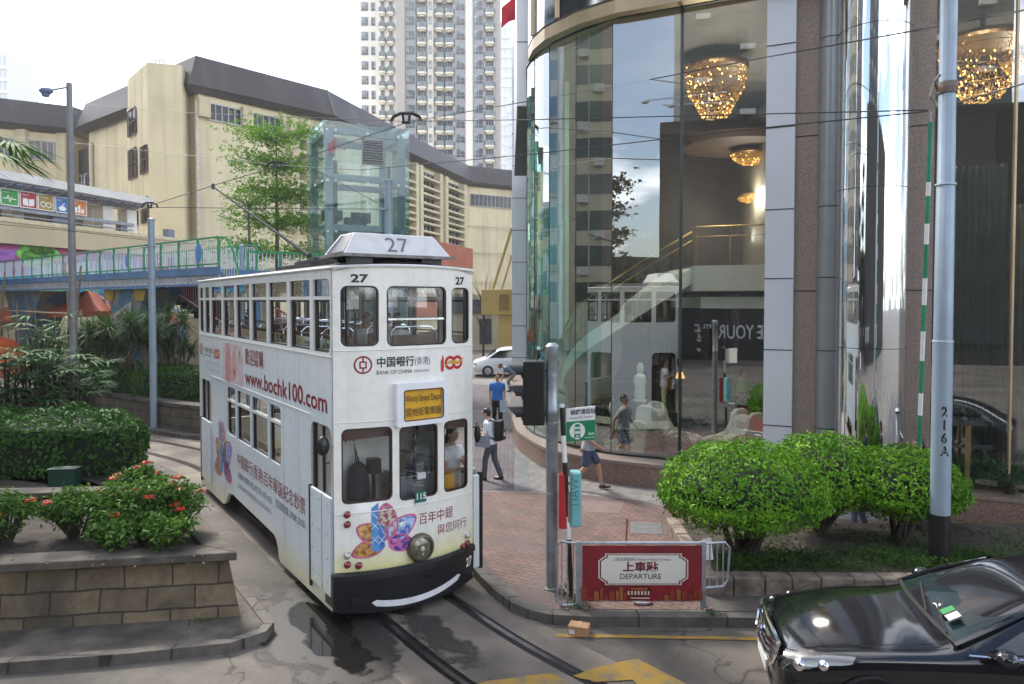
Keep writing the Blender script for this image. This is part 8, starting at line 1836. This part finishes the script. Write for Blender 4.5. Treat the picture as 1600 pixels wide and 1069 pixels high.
ph = attach('phone', boy, (-.0, .36, 1.19), 'dark phone in the hands of the student', 'phone'); MB().box(-.035, .035, -.006, .006, -.06, .07).build('case', m_blk, ph, bevel=.004)
p = W(786, 612, ZP); crouch = person((p.x + .3, p.y, ZP), R(90), 'man in grey blue shirt bending forward beside the pale column', 1.68, hips=(0, -.18, .80), chest=(0, .16, 1.02), head=(0, .44, 1.14), top=cl('slate', (.13, .17, .24)), bottom=cl('khaki', (.24, .20, .15)), legs=[((-.11, .06, .46), (-.11, -.06, .08), (-.11, .08, .03)), ((.11, .10, .46), (.11, -.02, .08), (.11, .12, .03))], arms=[((-.2, .26, .80), (-.14, .34, .58)), ((.2, .26, .80), (.14, .36, .60))], hair=M('hair_grey', (.10, .09, .085), .6))
p = W(915, 764, ZP); gman = person((p.x + .05, p.y, ZP), R(-105), 'walking man in grey T-shirt, denim shorts and sandals, face hidden by the stop sign', 1.70, chest=(0, .05, 1.30), top=cl('light_grey', (.33, .33, .35)), bottom=cl('denim', (.05, .075, .13)), shoes=cl('sandal', (.06, .045, .035)), shorts=True, legs=[((-.09, .20, .52), (-.09, .28, .09), (-.09, .42, .06)), ((.09, -.04, .48), (.09, -.34, .16), (.09, -.25, .05))], arms=[((-.22, -.14, 1.08), (-.20, -.16, .84)), ((.22, .08, 1.07), (.15, .28, .92))], sleeve=.6)
p = W(1432, 833, ZP); hw = person((p.x + .1, p.y + .1, ZP), R(95), 'black haired person in dark clothes and white shoes passing behind the clipped trees', 1.62, top=cl('charcoal', (.03, .03, .035)), bottom=cl('black', (.012, .012, .014)), shoes=m_wpt, hairlen=.12, legs=[((-.09, .16, .50), (-.09, .2, .09), (-.09, .34, .04)), ((.09, 0, .48), (.09, -.22, .10), (.09, -.1, .03))])
p = W(1345, 828, ZP); hj = person((p.x, p.y + .1, ZP), R(80), 'person in blue jeans whose legs show between two clipped tree trunks', 1.55, top=cl('navy', (.03, .04, .08)), bottom=cl('jeans', (.13, .17, .24)), shoes=m_blk, legs=[((-.09, .08, .50), (-.09, .10, .09), (-.09, .22, .04)), ((.09, 0, .48), (.09, -.15, .10), (.09, -.02, .03))])
p = at(1158, 650, 20.0); person((p.x, 20.0, .576), R(-90), 'person in lime green shirt standing inside the lobby', 1.62, top=cl('lime', (.20, .50, .04)), bottom=cl('black', (.012, .012, .014)), sleeve=2)
# passengers
def tloc(x, s, z): return Vector((TO.x + x * .824 - s * .566, TO.y + x * .566 + s * .824, z))
sit = dict(hips=(0, 0, .50), chest=(0, .02, .90), head=(0, .06, 1.19), legs=[((-.09, .40, .50), (-.09, .42, .08), (-.09, .55, .04)), ((.09, .40, .50), (.09, .42, .08), (.09, .55, .04))], arms=[((-.22, .04, .70), (-.12, .28, .62)), ((.22, .04, .70), (.12, .28, .62))])
for x, s, lab, hl_ in ((.38, 2.28, 'schoolgirl in white blouse with long black hair seated upstairs in the tram', .28), (.70, 2.20, 'passenger in white shirt seated at the far window upstairs in the tram', .0), (.52, 1.42, 'passenger in white top seated upstairs nearest the tram front', .12)):
    person(tloc(x, s, 2.72), TRZ + math.pi, lab, 1.56, top=cl('white', (.72, .73, .75)), bottom=cl('skirt_blue', (.10, .14, .22)), hairlen=hl_, **sit)
wm = person(tloc(.90, .42, .62), TRZ + R(200), 'passenger with a zebra striped bag standing inside the tram front exit', 1.66, top=cl('white', (.72, .73, .75)), bottom=cl('cream', (.6, .55, .35)), hairlen=.2, sleeve=.4, arms=[((-.22, .10, 1.10), (.02, .24, 1.22)), ((.22, .10, 1.08), (.05, .26, 1.10))])
zb = attach('striped_bag', wm, (-.04, .30, .78), 'black and white zebra striped handbag held at the tram exit', 'bag')
def zebra():
    m, n, l, p = nodes_of('zebra'); t = n.new('ShaderNodeTexCoord'); w = n.new('ShaderNodeTexWave'); w.inputs['Scale'].default_value = 9; w.inputs['Distortion'].default_value = 2; l.new(t.outputs['Object'], w.inputs['Vector'])
    c = n.new('ShaderNodeValToRGB'); c.color_ramp.interpolation = 'CONSTANT'; c.color_ramp.elements[1].position = .5; c.color_ramp.elements[0].color = (.02, .02, .02, 1); c.color_ramp.elements[1].color = (.65, .65, .65, 1); l.new(w.outputs[0], c.inputs[0]); l.new(c.outputs[0], p.inputs['Base Color']); return m
MB().prism(rr(-.13, .13, -.05, .05, .03), -.0, .28).tube([(-.08, 0, .28), (-.04, 0, .42), (.04, 0, .42), (.08, 0, .28)], .01, 6).build('handbag', zebra(), zb, bevel=.02)
# ================================================================== overhead wires
m_wire = M('wire_dark', (.04, .04, .045), .5)
def wire(name, pts, lab, r=.016, sag=.0, grp='overhead tram wires'):
    P = [at(*q) for q in pts]; out = []
    for a, b in zip(P, P[1:]):
        for k in range(6): t = k / 6; q = a.lerp(b, t); q.z -= sag * 4 * t * (1 - t); out.append(q)
    out.append(P[-1]); o = thing(name, P[0], label=lab, cat='wire', group=grp); MB().tube([q - P[0] for q in out], r * .8, 5).build('cable', m_wire, o); return o
wire('overhead_wire', [(1450, 172, 11.0), (830, 187, 17), (637, 190, 24), (300, 177, 34), (125, 162, 42)], 'span wire running from the numbered lamp post across the lift top to the far left', .014)
wire('overhead_wire', [(1450, 174, 11.0), (1200, 199, 13), (830, 241, 17), (562, 266, 23), (430, 258, 28), (160, 228, 40), (-10, 210, 48)], 'sagging wire from the numbered lamp post past the small hanger to the wing at left', .014)
wire('overhead_wire', [(1620, 12, 9.0), (1440, 46, 11), (1195, 90, 13.5), (950, 137, 17), (640, 190, 24), (473, 248, 22), (333, 290, 18.5), (232, 322, 22.4)], 'contact wire dropping from top right to the tip of the trolley pole', .015)
wire('overhead_wire', [(486, 262, 24), (545, 293, 23), (606, 326, 22)], 'short wire slanting down to the pole before the glass lift', .014)
wire('overhead_wire', [(236, 324, 22.5), (420, 326, 22.2), (606, 327, 22)], 'level wire between the two short grey poles', .013)
wire('overhead_wire', [(-10, 350, 24), (120, 362, 23), (234, 376, 22.5)], 'lower wire crossing the mural wall to the short pole', .012)
wire('overhead_wire', [(-10, 296, 25), (60, 304, 24.5), (236, 322, 22.5)], 'thin wire crossing below the posters to the short pole', .010)
wire('overhead_wire', [(1470, 170, 11.0), (1480, 165, 10.8), (1620, 125, 8.5)], 'wire leaving the numbered lamp post towards the right edge', .016)
for px, py, D, s, lab in ((635, 187, 24, 1.0, 'dark curved wire hanger above the corner of the glass lift'), (432, 259, 28, .75, 'small dark wire hanger above the light green tree'), (234, 322, 22.4, .5, 'dark wire clamp at the top of the short pole by the footbridge')):
    p = at(px, py, D); h = thing('wire_hanger', p, label=lab, cat='wire hanger', group='wire hangers')
    MB().tube([(-.5 * s, 0, -.05), (-.42 * s, 0, .10 * s), (-.2 * s, 0, .2 * s), (.2 * s, 0, .2 * s), (.42 * s, 0, .10 * s), (.5 * s, 0, -.05)], .055 * s, 6).tube([(-.12 * s, 0, .2 * s), (-.08 * s, 0, -.12 * s)], .05 * s, 6).tube([(.12 * s, 0, .2 * s), (.08 * s, 0, -.12 * s)], .05 * s, 6).box(-.15 * s, .15 * s, -.04, .04, -.14 * s, -.06 * s).build('bracket', m_blk, h)
# ================================================================== what stands across the road, seen only in the glass
m_rb = M('block_beige', (.44, .38, .27), .85, var=.06, scale=.2, stain=((.28, .24, .17), .6, .4)); m_rd = M('block_dark', (.018, .016, .016), .8, var=.15, scale=.3); m_rw = M('block_blue_white', (.62, .66, .70), .6, var=.05)
def block(lab, c, w, d, h, rz, mat, cols, rows, z0=4.0, wm=None, side='y', grp='buildings across the road'):
    t = thing('apartment_block', (c[0], c[1], 0), rz, label=lab, cat='building', group=grp); MB().box(-w / 2, w / 2, -d / 2, d / 2, 0, h).build('wall', mat, t)
    for k in range(cols):
        x = -w / 2 + w * (k + .5) / cols; wn_ = MB(); lg_ = MB()
        for r_ in range(rows):
            z = z0 + (h - z0 - 1) * r_ / rows; wn_.box(x - w / cols * .3, x + w / cols * .3, d / 2 - .1, d / 2 + .06, z, z + (h - z0 - 1) / rows * .55)
            if (r_ + k) % 2: lg_.box(x - w / cols * .22, x + w / cols * .1, d / 2 + .06, d / 2 + .6, z - .7, z - .1)
        o = wn_.build('window_column', wm or m_win, t)
        if lg_.v: lg_.build('cooling_units', m_wfr, o)
    return t
block('beige apartment block with rows of windows, mirrored in the curved glass', (-46, 17), 22, 14, 42, R(-90), m_rb, 6, 13)
block('grey apartment block, mirrored beside the beige one', (-44, -3), 14, 12, 38, R(-75), M('block_grey', (.16, .15, .14), .8, var=.1, scale=.2), 4, 12)
block('white and blue tower, mirrored at the far bend of the glass', (-62, 42), 16, 16, 60, R(-100), m_rw, 5, 14, wm=M('blue_glass', (.12, .26, .42), .1))
block('low dark shop row across the road below the mirrored trees', (-37, -17), 34, 10, 8, R(-62), M('shop_row_dark', (.06, .055, .05), .7, var=.2, scale=.3), 8, 2, 2)
block('tall grey brown tower across the road, mirrored behind the lobby chandelier', (-29.5, -55), 34, 14, 62, R(-42), M('block_grey_brown', (.070, .078, .072), .8, var=.1, scale=.2), 7, 16)
dkb = thing('dark_hoarding_building', (-6, -21.5, 0), R(-36), label='long dark windowless building with pale lettering, mirrored in the flat glass', cat='building')
MB().box(-16.3, 30, -12, 0, 0, 16.5).build('wall', m_rd, dkb); MB().box(-16.2, 30, .0, .12, 1.3, 2.7).build('lettering_band', M('band_near_black', (.01, .01, .012), .5), dkb)
text_mb('TO DARE YOURSELF', 1.35, lambda u, v, w: (-u - 6.2, .13, 1.52 + v), .62, .01).build('band_lettering', M('letter_pale', (.55, .55, .55), .5), dkb)
MB().tube([(-13, -1, 16.5), (-13, -1, 18.6)], .08, 6).bar((-17.4, -1, 18.4), (-11.8, -1, 18.6), .08).bar((-16.2, -1, 18.0), (-11.6, -1, 17.9), .08).ell((-17.4, -1, 18.3), .3, .2, .14, 8, 5).ell((-15.6, -1, 17.9), .3, .2, .14, 8, 5).build('roof_lights', m_galv, dkb)
L_dk = leafmat('leaf_dark_tree', (.010, .022, .006), (.03, .06, .015), .5, .2, .5)
tree('street_tree', (-19.5, -5.5, 0), 11.5, 5, 'dark broad tree across the road, mirrored in the flat glass', L_dk, .30, 21, 3.4, nl=420)
tree('street_tree', (-25.5, -3.0, 0), 9.5, 4, 'dark tree across the road beside the broad one, mirrored in the curved glass', L_dk, .30, 22, 3.0, nl=320)
# ================================================================== warm city haze: one even volume round the whole place
hz = bpy.data.materials.new('haze_air'); hz.use_nodes = True; hn, hl_ = hz.node_tree.nodes, hz.node_tree.links
hn.remove(hn['Principled BSDF']); pv = hn.new('ShaderNodeVolumePrincipled'); pv.inputs['Color'].default_value = (.94, .95, .97, 1); pv.inputs['Density'].default_value = .0005; pv.inputs['Anisotropy'].default_value = .3
hl_.new(pv.outputs[0], hn['Material Output'].inputs['Volume'])
MB().box(-402, 402, -302, 502, -1, 90).build('haze', hz, kind='stuff')
